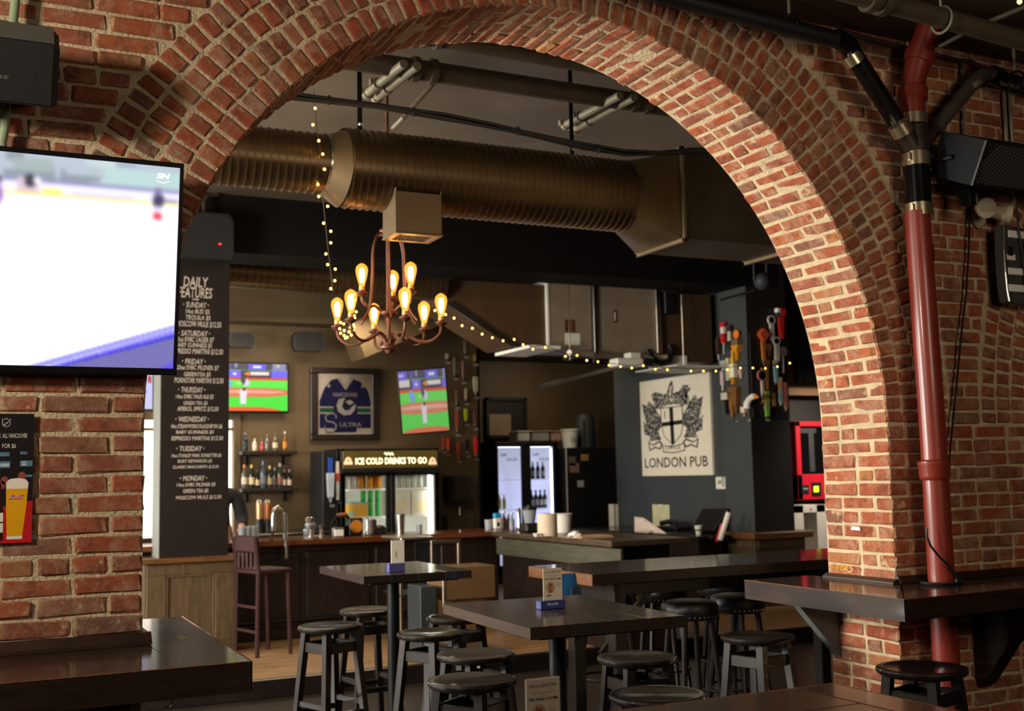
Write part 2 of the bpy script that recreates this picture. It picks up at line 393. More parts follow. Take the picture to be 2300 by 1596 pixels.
# rings of the arch
def ring(parent, j, pit, cx, keep, depth=.1):
    r = .05+j*.1035
    n = 400; acc = 0; last = ell(0, r, cx); tt = [(0, 0)]
    for q in range(1, n+1):
        p_ = ell(PI*q/n, r, cx); acc += math.hypot(p_[0]-last[0], p_[1]-last[1]); last = p_; tt.append((acc, PI*q/n))
    nb = int(round(acc/pit)); L = acc/nb
    for i in range(nb):
        s = (i+.5)*L; th = float(np.interp(s, [q_[0] for q_ in tt], [q_[1] for q_ in tt]))
        e = .001; p0 = ell(th, r, cx); p1 = ell(th+e, r, cx); tg = Vector((p1[0]-p0[0], 0, p1[1]-p0[1])).normalized(); rd = tg.cross(VY)
        if rd.x*math.cos(th)+rd.z*math.sin(th) < 0: rd = -rd
        if keep(p0, th): yield i, th, Vector((p0[0], 0, p0[1])), rd, tg, L
for j in (1, 2, 3):
    for i, th, p, rd, tg, L in ring(wall_arch, j, .0665, AX, lambda p, t: p[0] > AX or p[1] > 2.1):
        ez = rd.cross(VY)*1.0
        brick(wall_arch, (p.x, YW+.05-.002+R.uniform(-.003, .003), p.z), rd, VY, rd.cross(VY), .094+R.uniform(-.004, .004), .1, L-.0105, .03)
for i, th, p, rd, tg, L in ring(wall_reveal, 0, .0665, AX, lambda p, t: True):
    dpt = .222 if i % 2 else .106
    if p.x > AX or p.z > 2.1: brick(wall_reveal, (p.x, YW+dpt/2-.003, p.z), rd, VY, rd.cross(VY), .1, dpt, L-.0105, .02)
    q = Vector(ell(th, .05)); y = YW+dpt+JT; pat = 0
    while y < YW+TH-.03:
        l2 = (.222 if (pat or i % 2 == 0 or R.random() < .6) else .106)+R.uniform(-.008, .008); l2 = min(l2, YW+TH-y)
        if YW+TH-(y+l2) < .05: l2 = YW+TH-y
        brick(wall_reveal, (q.x+rd.x*R.uniform(-.003, .003), y+l2/2, q.y+rd.z*R.uniform(-.003, .003)), VY, rd, VY.cross(rd), l2, .1, L-.0105)
        y += l2+JT; pat += 1
# right pier
def right_lim(z, cx, sgn, r):
    q = 1-((z-AZ)/(RB+r))**2
    return cx+sgn*(RA+r)*math.sqrt(max(q, 0))
z = .30+CRS; k = 1
while z < 3.735:
    lz = CRS-.0085
    if z < AZ-.03:
        hd = .106 if k % 2 else .222
        dpt = .222 if k % 2 else .106
        # corner brick and the jamb face behind it
        brick(wall_right, (XR+hd/2, YW+dpt/2-.003, z+lz/2), VX, VY, VZ, hd, dpt, lz)
        yy = YW+dpt+JT; q = 0
        while yy < YW+TH-.03:
            l2 = min((.222 if (q+k) % 3 else .104)+R.uniform(-.006, .006), YW+TH-yy)
            if YW+TH-(yy+l2) < .05: l2 = YW+TH-yy
            brick(wall_right, (XR+.05+R.uniform(-.003, .003), yy+l2/2, z+lz/2), VY, -VX, VZ, l2, .1, lz); yy += l2+JT; q += 1
        course(wall_right, XR+hd+JT, AX2-RA-.004, z, k, (1,) if k % 4 else (0,))
    else:
        lo = max(right_lim(zz, AX, 1, RO) for zz in (z, z+lz))+.012; hi = min(right_lim(zz, AX2, -1, RO) for zz in (z, z+lz))-.012
        if z+lz > AZ+RB+RO-.1: lo = max(lo, 2.9)
        lo = max(lo, 3.0); hi = min(hi, 5.5)
        if hi-lo > .05: course(wall_right, lo, hi, z, k, (1,) if k % 4 else (0,))
    z += CRS; k += 1
b = MB(); b.prism(arc(.0045, 180, 92, 24, AX2)+arc(.03, 92, 180, 24, AX2), (Vector((0, YW+TH, 0)), VX, VZ), TH-.012); wall_next = struct(b.obj('wall_next_arch', M_MORTAR, tri=True), 'rings of red brick of the next arch at the right edge')
for j in (0, 1, 2, 3):
    for i, th, p, rd, tg, L in ring(wall_next, j, .0665, AX2, lambda p, t: p[0] < 6.4 and t > PI/2 and p[1] < 3.74):
        brick(wall_next, (p.x, YW+.05-.002+R.uniform(-.003, .003), p.z), rd, VY, rd.cross(VY), .094, .1, L-.0105, .03)
# ------------------------------------------------------------------ setting: rooms
def sbox(name, m, x0, x1, y0, y1, z0, z1, label=None):
    b = MB(); b.box(x0, x1, y0, y1, z0, z1); return struct(b.obj(name, m), label)
sbox('floor', M_FLOOR, -5, 11, -3.2, 8.62, -.12, 0, 'dark lower floor')
plat = sbox('floor', M_FLOOR2, -3.2, 11, 8.65, 15.3, -.1, .138, 'raised bar floor')
b = MB(); b.bbox(-3, 10.4, 8.615, 8.66, 0, .142, .006); struct(b.obj('trim_1', M_BLACKWOOD), 'dark nosing of the step up to the bar')
x = -3.0      # planks of the raised floor, long boards
for r_ in range(8):
    y0 = 8.665+r_*.19
    xx = -.5+R.uniform(-.6, .3)
    while xx < 7.5:
        l_ = R.uniform(1.6, 2.6); b = MB(); b.bbox(0, l_-.004, 0, .186, 0, .006+R.uniform(0, .0015), .002)
        o = part('plank', b.mesh('plank', M_FLOOR2), plat, (xx, y0, .1375)); xx += l_
sbox('ceiling', M_CEILF, -5, 11, -3.2, 4.2, 3.755, 3.9, 'dark brown front ceiling')
sbox('ceiling', M_CEIL, -3.2, 11, 4.6, 15.3, 4.15, 4.3, 'brown grey bar ceiling')
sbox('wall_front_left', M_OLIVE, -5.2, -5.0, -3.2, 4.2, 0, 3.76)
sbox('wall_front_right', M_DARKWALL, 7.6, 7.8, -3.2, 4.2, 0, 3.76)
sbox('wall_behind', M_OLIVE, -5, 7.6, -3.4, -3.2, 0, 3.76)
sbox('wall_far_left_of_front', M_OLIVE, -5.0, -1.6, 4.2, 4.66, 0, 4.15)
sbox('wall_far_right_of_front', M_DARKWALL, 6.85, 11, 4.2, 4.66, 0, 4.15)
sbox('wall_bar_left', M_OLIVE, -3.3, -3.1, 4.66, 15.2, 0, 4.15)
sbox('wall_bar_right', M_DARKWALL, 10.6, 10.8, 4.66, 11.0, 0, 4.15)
# back wall with the window strip beside the column
WX0, WX1, WZ0, WZ1, YB = .9, 2.87, .75, 2.29, 13.1
b = MB(); b.box(-3.1, WX0, YB, YB+.15, 0, 4.15); b.box(WX0, WX1, YB, YB+.15, 0, WZ0); b.box(WX0, WX1, YB, YB+.15, WZ1, 4.15); b.box(WX1, 5.9, YB, YB+.15, 0, 4.15)
struct(b.obj('wall_back', M_OLIVE), 'olive brown wall behind the bar')
b = MB(); b.bbox(WX0-.05, WX0, YB-.03, YB+.1, WZ0-.05, WZ1+.06); b.bbox(WX1-.005, WX1+.075, YB-.03, YB+.1, WZ0-.05, WZ1+.06); b.bbox(WX0, WX1, YB-.03, YB+.1, WZ1, WZ1+.06); b.bbox(WX0, WX1, YB-.03, YB+.1, WZ0-.05, WZ0)
win = struct(b.obj('window_1', M_OAK), 'bright window left of the back bar shelves')
b = MB()
for xm in (1.55, 2.2): b.bbox(xm-.02, xm+.02, YB-.01, YB+.07, WZ0, WZ1)
b.bbox(WX0, WX1, YB-.008, YB+.06, 2.17, 2.2); b.obj('muntin', M_OAK, win)
b = MB(); b.box(WX0, WX1, YB+.08, YB+.09, WZ0, WZ1)
b.obj('pane', mat('daylit_pane', 'FFF6EA', .3, var=.03, emit=1.6, ecol='FFF4E6'), win)
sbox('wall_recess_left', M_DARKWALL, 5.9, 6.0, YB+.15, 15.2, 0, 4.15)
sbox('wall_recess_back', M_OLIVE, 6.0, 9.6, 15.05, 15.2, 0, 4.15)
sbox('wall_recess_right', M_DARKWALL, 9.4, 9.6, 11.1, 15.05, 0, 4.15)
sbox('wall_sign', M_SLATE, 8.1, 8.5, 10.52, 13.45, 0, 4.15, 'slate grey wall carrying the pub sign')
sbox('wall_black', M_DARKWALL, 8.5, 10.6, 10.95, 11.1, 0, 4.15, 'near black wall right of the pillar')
bm_ = sbox('beam', mat('dark_beam_paint', '0E0A08', .7, var=.15, vs=2, spec=.12), -3.1, 8.3, 10.15, 10.70, 3.625, 4.15, 'dark boxed ceiling beam')
sbox('ceiling_back', M_CEIL, -3.1, 8.1, 10.7, 13.1, 3.94, 4.05)
b = MB(); b.box(-3.1, 5.9, 12.75, 13.1, 3.38, 3.94); struct(b.obj('soffit', M_OLIVE), 'brown soffit above the back wall')
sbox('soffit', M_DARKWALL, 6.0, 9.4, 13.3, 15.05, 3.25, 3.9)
# columns
b = MB(); b.box(1.603, 2.182, 10.155, 10.52, .94, 3.64); b.m = 1; b.box(1.597, 1.603, 10.157, 10.52, .94, 3.63)
col_l = struct(b.obj('column', [M_BOARD, M_COLSIDE]), 'chalkboard column with the daily features')
b = MB(); b.box(7.845, 8.38, 10.155, 10.66, .9, 4.1); b.m = 1; b.box(7.839, 7.845, 10.157, 10.66, .9, 4.1)
col_r = struct(b.obj('column', [mat('column_black', '1C1613', .55, var=.1), M_SLATE]), 'dark column hung with tap handles')
CH = [("DAILY", 412, 468, 621, 643), ("FEATURES", 399, 477, 645, 667), ("~", 432, 447, 670, 674), ("SUNDAY", 418, 464, 678, 690), ("14oz BUD $5", 417, 471, 694, 705), ("TEQUILA $5", 417, 473, 708, 719), ("MOSCOW MULE $12.50", 396, 497, 722, 734),
("SATURDAY", 407, 467, 742, 754), ("20oz EVBC LAGER $7", 393, 481, 757, 768), ("BABY GUINNESS $5", 396, 476, 770, 780), ("ESPRESSO MARTINI $12.50", 386, 501, 783, 795),
("FRIDAY", 416, 457, 805, 817), ("20oz EVBC PILSNER $7", 396, 492, 820, 831), ("GREENTEA $5", 413, 473, 835, 846), ("PORNSTAR MARTINI $12.50", 392, 502, 848, 861),
("THURSDAY", 407, 456, 868, 881), ("14oz EVBC PALE ALE $5", 395, 480, 885, 896), ("GREEN TEA $5", 412, 466, 900, 910), ("APEROL SPRITZ $12.50", 398, 491, 912, 924),
("WEDNESDAY", 401, 464, 934, 947), ("14oz STEAMWORKS FLAGSHIP IPA $6", 384, 499, 951, 963), ("BABY GUINNESS $5", 395, 480, 965, 975), ("ESPRESSO MARTINI $12.50", 385, 501, 978, 990),
("TUESDAY", 403, 454, 1000, 1013), ("14oz STANLEY PARK SUNSETTER $6", 385, 497, 1017, 1028), ("BURT REYNOLDS $5", 399, 476, 1030, 1040), ("CLASSIC MARGARITA $12.50", 388, 491, 1043, 1053),
("MONDAY", 411, 460, 1066, 1080), ("14oz EVBC PILSNER $5", 397, 484, 1082, 1094), ("GREEN TEA $5", 411, 468, 1096, 1108), ("MOSCOW MULE $12.50", 395, 497, 1110, 1123)]
for s, a, b_, c, d in CH:
    p0 = YP(a, d, 10.155); p1 = YP(b_, c, 10.155)
    text(s, FY(p0.x, 10.155, p0.z), p1.x-p0.x, (p1.z-p0.z)*.92, M_CHALK, col_l, depth=.001, font_shear=.12, bold=.012)
    if s.endswith('DAY'):
        b = MB(); zc = (p0.z+p1.z)/2
        for xx in (p0.x-.022, p1.x+.015): b = MB(); b.prism([(-.004, -.005), (.004, -.005), (.004, .005), (-.004, .005)], FY(xx, 10.155, zc), .001); b.obj('lettering', M_CHALK, col_l)
# ================================================================== the bar room
def wpart(name, m, parent, build, smooth=False):
    b = MB(); build(b); return b.obj(name, m, parent, smooth)
# column base cabinet (left)
cz = thing('column_cabinet', 'worn oak panelled cabinet around the foot of the chalkboard column', 'cabinet', (1.86, 10.35, .14))
wpart('body', M_OAK, cz, lambda b: (b.bbox(1.5, 2.235, 10.158, 10.66, .145, .92)))
wpart('worktop', M_OAKT, cz, lambda b: (b.bbox(1.44, 2.34, 10.07, 10.76, .92, .965, .008)))
for zz0, zz1, xx0, xx1, nm in ((.82, .915, 1.5, 2.235, 'rail'), (.145, .25, 1.5, 2.235, 'rail'), (.25, .82, 1.5, 1.66, 'stile'), (.25, .82, 2.07, 2.235, 'stile')):
    wpart(nm, M_OAK, cz, lambda b: b.bbox(xx0, xx1, 10.135, 10.158, zz0, zz1, .005))
wpart('panel_molding', M_OAK, cz, lambda b: [b.bbox(*q, .003) for q in ((1.66, 2.07, 10.14, 10.157, .8, .82), (1.66, 1.68, 10.14, 10.157, .25, .8), (2.05, 2.07, 10.14, 10.157, .25, .8))])
wpart('fluted_edge', M_OAK, cz, lambda b: [b.tube([(1.492, 10.17+.045*i, .15), (1.492, 10.17+.045*i, .915)], .012, 6) for i in range(10)])
cr = thing('column_cabinet', 'worn oak cabinet around the foot of the tap handle column', 'cabinet', (8.1, 10.4, .14))
wpart('body', M_OAK, cr, lambda b: b.bbox(7.77, 8.45, 10.08, 10.74, .145, .86))
wpart('worktop', M_OAKT, cr, lambda b: b.bbox(7.70, 8.52, 10.01, 10.80, .86, .935, .01))
wpart('rail', M_OAK, cr, lambda b: b.bbox(7.755, 7.772, 10.1, 10.72, .76, .85))
wpart('rail', M_OAK, cr, lambda b: b.bbox(7.8, 8.42, 10.062, 10.08, .76, .85))
# bar counter
bar = thing('bar_counter', 'long varnished wooden bar counter with dark front', 'bar', (3.0, 10.8, .14))
wpart('bar_top', M_BARTOP, bar, lambda b: b.bbox(.2, 5.62, 10.48, 11.12, 1.0, 1.05, .008))
wpart('bar_front', M_BARFRONT, bar, lambda b: b.box(.25, 5.0, 10.68, 10.74, .145, 1.0))
for i in range(7):
    wpart('front_panel', M_BARFRONT, bar, lambda b: b.bbox(.3+i*.68, .3+i*.68+.62, 10.66, 10.68, .25, .93, .008))
wpart('foot_rail', M_BLACKM, bar, lambda b: b.tube([(.3, 10.55, .32), (4.85, 10.55, .32)], .02, 8))
pen = thing('bar_return', 'bar return counter running towards the pub tables', 'bar', (5.2, 9.3, .14))
wpart('bar_top', mat('worn_bar_top', '443626', .4, var=.35, vs=5, stretch=(8, 1, 8), coat=.2), pen, lambda b: b.bbox(4.84, 5.62, 8.16, 10.47, 1.0, 1.05, .008))
wpart('apron_board', mat('weathered_board', '454234', .6, var=.25, vs=4, stretch=(8, 1, 8)), pen, lambda b: b.bbox(4.86, 4.89, 8.05, 10.4, .83, .99, .004))
wpart('end_panel', M_BARFRONT, pen, lambda b: b.box(4.95, 5.5, 8.3, 8.34, .145, 1.0))
wpart('side_panel', M_BARFRONT, pen, lambda b: b.box(4.95, 4.98, 8.34, 10.45, .145, 1.0))
bb = thing('back_counter', 'dark counter below the pub sign', 'counter', (7.6, 11.5, .14))
wpart('counter_top', M_BLACKWOOD, bb, lambda b: (b.bbox(7.25, 8.09, 10.82, 13.3, .86, .905, .006), b.bbox(7.25, 7.69, 10.4, 10.82, .86, .905, .006)))
wpart('cabinet_front', M_BARFRONT, bb, lambda b: (b.box(7.34, 8.08, 10.84, 13.28, .145, .86), b.box(7.34, 7.66, 10.5, 10.84, .145, .86)))
# ---------------- ducts
def seam_duct(t, x0, x1, y, z, r, n_seam, name='duct_section', r1=None):
    r1 = r1 or r
    o = wpart(name, M_DUCT, t, lambda b: b.tube([(x0, y, z), (x1, y, z)], [r, r1], 40, caps=False), True)
    return o
d1 = thing('spiral_duct', 'big spiral ventilation duct across the arch with flared square end', 'duct', (2.5, 6.15, 3.1))
seam_duct(d1, -1.4, 1.86, 6.15, 3.365, .166, 0)
wpart('reducer', M_DUCT2, d1, lambda b: b.tube([(1.845, 6.15, 3.365), (1.955, 6.15, 3.355)], [.168, .226], 40, caps=False), True)
seam_duct(d1, 1.945, 3.83, 6.15, 3.355, .224, 0)
def rings(b, x0, x1, step, z, r, slant=.02):
    x = x0; k = 0
    while x < x1:
        pts = [(x+slant*(j/28-.5)*0+slant*math.cos(2*PI*j/28), 6.15+(r+.002)*math.cos(2*PI*j/28), z+(r+.002)*math.sin(2*PI*j/28)) for j in range(28)]
        b.tube(pts, .0062, 4, closed=True); x += step; k += 1
wpart('seams', M_DUCT, d1, lambda b: rings(b, -1.3, 1.83, .0435, 3.365, .166), True)
[o.__setitem__('kind', 'stuff') for o in d1.children if o.name.startswith('seams')]
wpart('seams', M_DUCT, d1, lambda b: rings(b, 1.98, 3.82, .0445, 3.355, .224), True)
[o.__setitem__('kind', 'stuff') for o in d1.children if o.name.startswith('seams')]
wpart('collar', M_STEEL, d1, lambda b: b.tube([(1.84, 6.15, 3.365), (1.862, 6.15, 3.365)], .1725, 40, caps=False), True)
# transition from round to square, then rectangular duct
def transition(b):
    n = 32; x0, x1 = 3.80, 4.13
    ring_ = [(x0, 6.15+.226*math.cos(2*PI*j/n+PI/4), 3.355+.226*math.sin(2*PI*j/n+PI/4)) for j in range(n)]
    y0, y1, z0, z1 = 5.98, 6.52, 3.075, 3.645
    cs = [(y1, z1), (y0, z1), (y0, z0), (y1, z0)]; sq = []
    for j in range(n):
        q = j*4/n; i = int(q); f = q-i; a, c = cs[i], cs[(i+1) % 4]; sq.append((x1, a[0]+(c[0]-a[0])*f, a[1]+(c[1]-a[1])*f))
    b.add(ring_+sq, [(j, (j+1) % n, n+(j+1) % n, n+j) for j in range(n)])
wpart('square_transition', M_DUCT2, d1, transition, True)
rd_ = thing('rectangular_duct', 'dark rectangular duct continuing from the spiral duct behind the arch', 'duct', (5.2, 6.25, 3.08))
wpart('casing', mat('dark_duct', '4A4238', .5, metal=.5, var=.15), rd_, lambda b: b.bbox(4.135, 7.2, 5.98, 6.52, 3.075, 3.645, .003))
for xx in (4.15, 5.05, 6.2): wpart('flange', M_DUCT2, rd_, lambda b: [b.bbox(xx-.012, xx+.012, *q, .002) for q in ((5.955, 6.545, 3.05, 3.076), (5.955, 6.545, 3.645, 3.67), (5.955, 5.981, 3.05, 3.67), (6.52, 6.545, 3.05, 3.67))])
vb = thing('vent_box', 'square sheet metal vent box with grille under the spiral duct', 'vent', (2.34, 6.06, 2.965))
wpart('box', M_DUCT2, vb, lambda b: [b.bbox(*q, .002) for q in ((2.2, 2.206, 5.95, 6.17, 2.968, 3.22), (2.474, 2.48, 5.95, 6.17, 2.968, 3.22), (2.2, 2.48, 5.95, 5.956, 2.968, 3.2), (2.2, 2.48, 6.164, 6.17, 2.968, 3.2))])
wpart('frame', M_DUCT2, vb, lambda b: [b.bbox(*q, .002) for q in ((2.196, 2.238, 5.946, 6.174, 2.958, 2.968), (2.442, 2.484, 5.946, 6.174, 2.958, 2.968), (2.238, 2.442, 5.946, 5.99, 2.958, 2.968), (2.238, 2.442, 6.13, 6.174, 2.958, 2.968))])
for i in range(9): wpart('louver', M_DUCT2, vb, lambda b: b.bbox(2.245+i*.0225, 2.247+i*.0225, 5.99, 6.13, 2.96, 2.978, .0008))
for nm, xx in (('hanger_strap', 2.06), ('hanger_strap', 3.45)):
    hs = thing(nm, 'flat steel strap holding up the spiral duct '+('behind the string lights' if xx < 3 else 'near its flared end'), 'strap', (xx, 6.15, 3.58))
    wpart('strap', M_BLACKM, hs, lambda b: b.box(xx-.014, xx+.014, 6.147, 6.151, 3.575, 4.15)); wpart('bolt', M_STEEL, hs, lambda b: b.sph((xx, 6.14, 3.62), .012, 6, 4))
d2 = thing('spiral_duct', 'second spiral duct running behind the ceiling beam', 'duct', (2.4, 11.0, 3.45))
wpart('duct_section', M_DUCT, d2, lambda b: b.tube([(-1, 11.05, 3.66), (4.6, 11.05, 3.60)], .165, 32, caps=False), True)
def rings2(b):
    x = .9
    while x < 4.55:
        b.tube([(x+.02*math.cos(2*PI*j/24), 11.05+.167*math.cos(2*PI*j/24), 3.66-(x+1)*.0107+.167*math.sin(2*PI*j/24)) for j in range(24)], .004, 4, closed=True); x += .07
wpart('seams', M_DUCT, d2, rings2, True); [o.__setitem__('kind', 'stuff') for o in d2.children if o.name.startswith('seams')]
# hvac unit behind the beam
hv = thing('air_handler', 'grey sheet metal air handling unit under the beam', 'air conditioner', (6.4, 11.0, 2.95))
M_HV = mat('grey_cabinet_steel', '8A7A68', .5, metal=.1, var=.1)
wpart('casing', M_HV, hv, lambda b: b.bbox(5.83, 6.36, 11.0, 11.7, 2.97, 3.72, .004))
wpart('casing', M_HV, hv, lambda b: b.bbox(6.44, 7.22, 11.0, 11.7, 2.95, 3.70, .004))
wpart('end_panel', M_WHITE, hv, lambda b: b.bbox(5.80, 5.829, 10.99, 11.75, 2.97, 3.72, .003))
wpart('flange', M_STEEL, hv, lambda b: b.bbox(6.375, 6.425, 10.97, 11.72, 2.92, 3.72, .004))
wpart('flange', M_STEEL, hv, lambda b: b.bbox(7.20, 7.27, 10.97, 11.72, 2.95, 3.70, .004))
wpart('latch', M_BLACK, hv, lambda b: b.bbox(6.645, 6.675, 10.985, 11.0, 3.28, 3.42, .004)); wpart('latch_inset', M_WHITE, hv.children[-1] if False else hv, lambda b: b.bbox(6.654, 6.666, 10.982, 10.986, 3.30, 3.40, .002))
wpart('rating_label', M_WHITE, hv, lambda b: b.bbox(6.02, 6.21, 10.996, 11.0, 3.01, 3.14, .001)); wpart('warning_label', mat('brown_label', '5A2E1C', .6), hv, lambda b: (b.bbox(6.02, 6.09, 10.996, 11.0, 3.15, 3.29, .001), b.bbox(6.10, 6.15, 10.996, 11.0, 3.15, 3.29, .001)))
wpart('side_duct', mat('brown_duct', '5C4630', .5, metal=.4, var=.12), hv, lambda b: b.bbox(7.27, 8.0, 11.02, 11.68, 2.86, 3.66, .004))
wpart('left_duct', mat('brown_duct', '5C4630'), hv, lambda b: b.prism([(4.62, 3.66), (5.8, 3.66), (5.8, 3.0), (5.42, 2.98), (4.62, 3.42)], (Vector((0, 11.75, 0)), VX, VZ), .72))
wpart('edge_strip', M_STEEL, hv, lambda b: b.prism([(4.66, 3.43), (5.42, 2.985), (5.40, 2.95), (4.60, 3.40)], (Vector((0, 11.0, 0)), VX, VZ), .02))  # pale strip standing in for the duct's lit underside
wpart('drip_tray', M_WHITE, hv, lambda b: b.bbox(5.45, 5.83, 10.75, 11.6, 2.93, 2.965, .003))
wpart('drain_hose', M_BLACK, hv, lambda b: b.tube([(7.08, 11.0, 2.98), (7.12, 10.95, 2.88), (7.22, 10.93, 2.83), (7.34, 10.95, 2.86), (7.40, 10.98, 2.98), (7.38, 11.0, 3.05)], .035, 10), True)
wpart('junction_box', M_BLACK, hv, lambda b: b.bbox(7.31, 7.43, 10.95, 11.02, 3.40, 3.66, .01))
st = thing('strut_bar', 'white strut bar hanging under the air handler', 'bracket', (6.0, 10.9, 2.86))
wpart('bar', M_WHITE, st, lambda b: b.tube([(5.86, 10.62, 2.88), (6.36, 11.0, 2.92)], .03, 8)); wpart('rod', M_STEEL, st, lambda b: b.tube([(5.88, 10.64, 2.80), (5.88, 10.64, 3.622)], .006, 6)); wpart('rod', M_STEEL, st, lambda b: b.tube([(6.36, 10.97, 2.82), (6.36, 10.97, 3.93)], .006, 6))
cp = thing('condensate_pump', 'small white pump box under the air handler', 'pump', (6.9, 10.9, 2.78))
wpart('body', M_WHITE, cp, lambda b: (b.bbox(6.56, 6.9, 10.8, 10.98, 2.77, 2.86, .01), b.bbox(6.74, 6.88, 10.82, 10.96, 2.86, 2.93, .008))); wpart('lid', M_BLACK, cp, lambda b: b.bbox(6.92, 7.04, 10.82, 10.97, 2.78, 2.87, .01)); wpart('hose', M_WHITE, cp, lambda b: b.tube([(6.9, 10.9, 2.83), (7.0, 10.9, 2.9), (7.1, 10.93, 2.88)], .015, 6))
tr = thing('drip_pan', 'folded white steel pan beside the sign', 'tray', (7.6, 10.8, 2.8))
wpart('floor_plate', M_WHITE, tr, lambda b: b.bbox(7.1, 7.82, 10.45, 11.3, 2.755, 2.765, .002)); wpart('back_flange', M_WHITE, tr, lambda b: b.bbox(7.1, 7.62, 11.0, 11.01, 2.765, 2.93, .002)); wpart('support_rod', M_STEEL, tr, lambda b: b.tube([(7.5, 10.9, 2.76), (7.5, 10.9, 3.62)], .005, 5))
so = thing('slanted_duct', 'pale slanted duct dropping behind the chandelier', 'duct', (4.2, 12.4, 2.9))
wpart('duct_body', M_DUCT2, so, lambda b: b.prism([(3.95, 3.30), (4.9, 3.932), (5.2, 3.932), (5.05, 3.35), (4.10, 2.93)], (Vector((0, 12.6, 0)), VX, VZ), .5))
bp2 = thing('ceiling_brace', 'thin pale pipe crossing under the recess ceiling', 'pipe', (7, 13, 3.0)); wpart('pipe', M_GREYPIPE, bp2, lambda b: b.tube([tuple(YP(1200, 872, 13.4)), tuple(YP(1420, 815, 12.0))], .03, 8))
# ---------------- pipes and cables under the bar ceiling
pp = thing('ceiling_pipe', 'thick dark pipe under the bar ceiling behind the arch top', 'pipe', (3, 6.0, 3.95))
wpart('pipe', M_GREYPIPE, pp, lambda b: b.tube([(1.2, 6.02, 3.95), (4.3, 6.02, 3.935)], .06, 16), True)
for xx in (2.35, 2.46, 3.83, 3.93): wpart('coupling', M_GREYPIPE, pp, lambda b: b.tube([(xx-.02, 6.02, 3.945), (xx+.02, 6.02, 3.945)], .075, 16), True)
pp = thing('ceiling_pipe', 'second dark pipe nearer the arch crown', 'pipe', (3, 5.55, 3.95))
wpart('pipe', M_GREYPIPE, pp, lambda b: b.tube([(1.2, 5.62, 3.99), (4.4, 5.62, 3.95)], .045, 14), True)
for xx in (2.25, 2.33): wpart('coupling', M_GREYPIPE, pp, lambda b: b.tube([(xx-.015, 5.62, 3.976), (xx+.015, 5.62, 3.976)], .058, 14), True)
for i, (x0, y0, y1, lab) in enumerate(((2.19, 6.1, 6.42, 'left pipe of the pair of stub pipes above the spiral duct reducer'), (2.27, 6.1, 6.48, 'right pipe of the pair of stub pipes above the spiral duct reducer'), (3.60, 6.1, 6.52, 'left pipe of the pair of stub pipes above the flared duct end'), (3.70, 6.1, 6.58, 'right pipe of the pair of stub pipes above the flared duct end'))):
    s_ = thing('stub_pipe', lab, 'pipe', (x0, y1, 3.9), group='pale stub pipes under the bar ceiling')
    wpart('pipe', M_LTPIPE, s_, lambda b: b.tube([(x0+.03, y0-.25, 3.9), (x0, y1, 3.9)], .026, 12), True)
    for yy in (y1-.02, y1-.2): wpart('clamp', M_LTPIPE, s_, lambda b: (b.tube([(x0+.005, yy-.02, 3.9), (x0+.004, yy+.015, 3.9)], .035, 12), b.bbox(x0-.045, x0-.03, yy-.015, yy+.015, 3.89, 3.93, .003)), True)
cb = thing('cable_bundle', 'bundle of black cables sagging below the bar ceiling', 'cable', (2.5, 5.4, 3.45))
for i in range(4):
    pts = [(-.4, 5.38+.01*i, 3.50)]+[(a, 5.4+.014*(i % 2), z+.014*(i//2)+.005*math.sin(a*7+i*2)) for a, z in ((1.0, 3.475), (1.404, 3.471), (1.909, 3.478), (2.276, 3.465), (2.55, 3.448), (2.8, 3.427), (3.1, 3.40), (3.36, 3.387), (3.6, 3.41), (3.85, 3.452), (4.3, 3.50))]
    wpart('cable', M_BLACK, cb, lambda b: b.tube(pts, .0095, 6), True)
for a, z in ((1.3, 3.475), (1.65, 3.475), (2.1, 3.47), (2.7, 3.437), (3.2, 3.393)): wpart('cable_tie', M_BLACK, cb, lambda b: b.tube([(a-.004, 5.407, z+.007), (a+.004, 5.407, z+.007)], .026, 8))
sp = thing('conduit_drop', 'pale bent conduit by the ceiling above the spiral duct', 'conduit', (2.2, 6.4, 3.7)); a = YP(880, 290, 6.5); c = YP(905, 265, 6.3)
wpart('pipe', M_LTPIPE, sp, lambda b: b.tube([tuple(a), tuple(c), tuple(c+Vector((.2, -.1, .25)))], .014, 8), True)
# ---------------- chandelier
CH_C = Vector((2.352, 6.5, 0)); rv = Vector((math.cos(YAW), -math.sin(YAW), 0)); nv = Vector((-math.sin(YAW), -math.cos(YAW), 0))
M_IRON = mat('rusty_iron', '5A3423', .5, metal=.4, var=.3, vs=12)
M_BULBG = mat('amber_bulb_glass', 'FFB45A', .3, emit=1.0); 
def bulb_glass():
    m = bpy.data.materials.new('amber_glass'); m.use_nodes = True; N, L = m.node_tree.nodes, m.node_tree.links; N.remove(N['Principled BSDF'])
    t = N.new('ShaderNodeBsdfTransparent'); t.inputs[0].default_value = (1, .86, .6, 1); e = N.new('ShaderNodeEmission'); e.inputs[0].default_value = lin('FFA23C')+(1,); e.inputs[1].default_value = .95
    ad = N.new('ShaderNodeAddShader'); L.new(t.outputs[0], ad.inputs[0]); L.new(e.outputs[0], ad.inputs[1]); L.new(ad.outputs[0], N['Material Output'].inputs[0]); m.cycles.emission_sampling = 'NONE'; return m
M_AMBER = bulb_glass(); M_FIL = mat('glowing_filament', 'FFD08A', .5, emit=38.0, ecol='FFC07A')
chd = thing('chandelier', 'rust brown iron chandelier with nine glowing amber bulbs', 'chandelier', (2.352, 6.5, 2.34))
ctr = CH_C
wpart('stem', M_IRON, chd, lambda b: (b.tube([(ctr.x, ctr.y, 2.36), (ctr.x, ctr.y, 4.15)], .012, 8), b.lathe([(0, 4.10), (.06, 4.12), (.07, 4.15)], 14, (ctr.x, ctr.y, 0))), True)
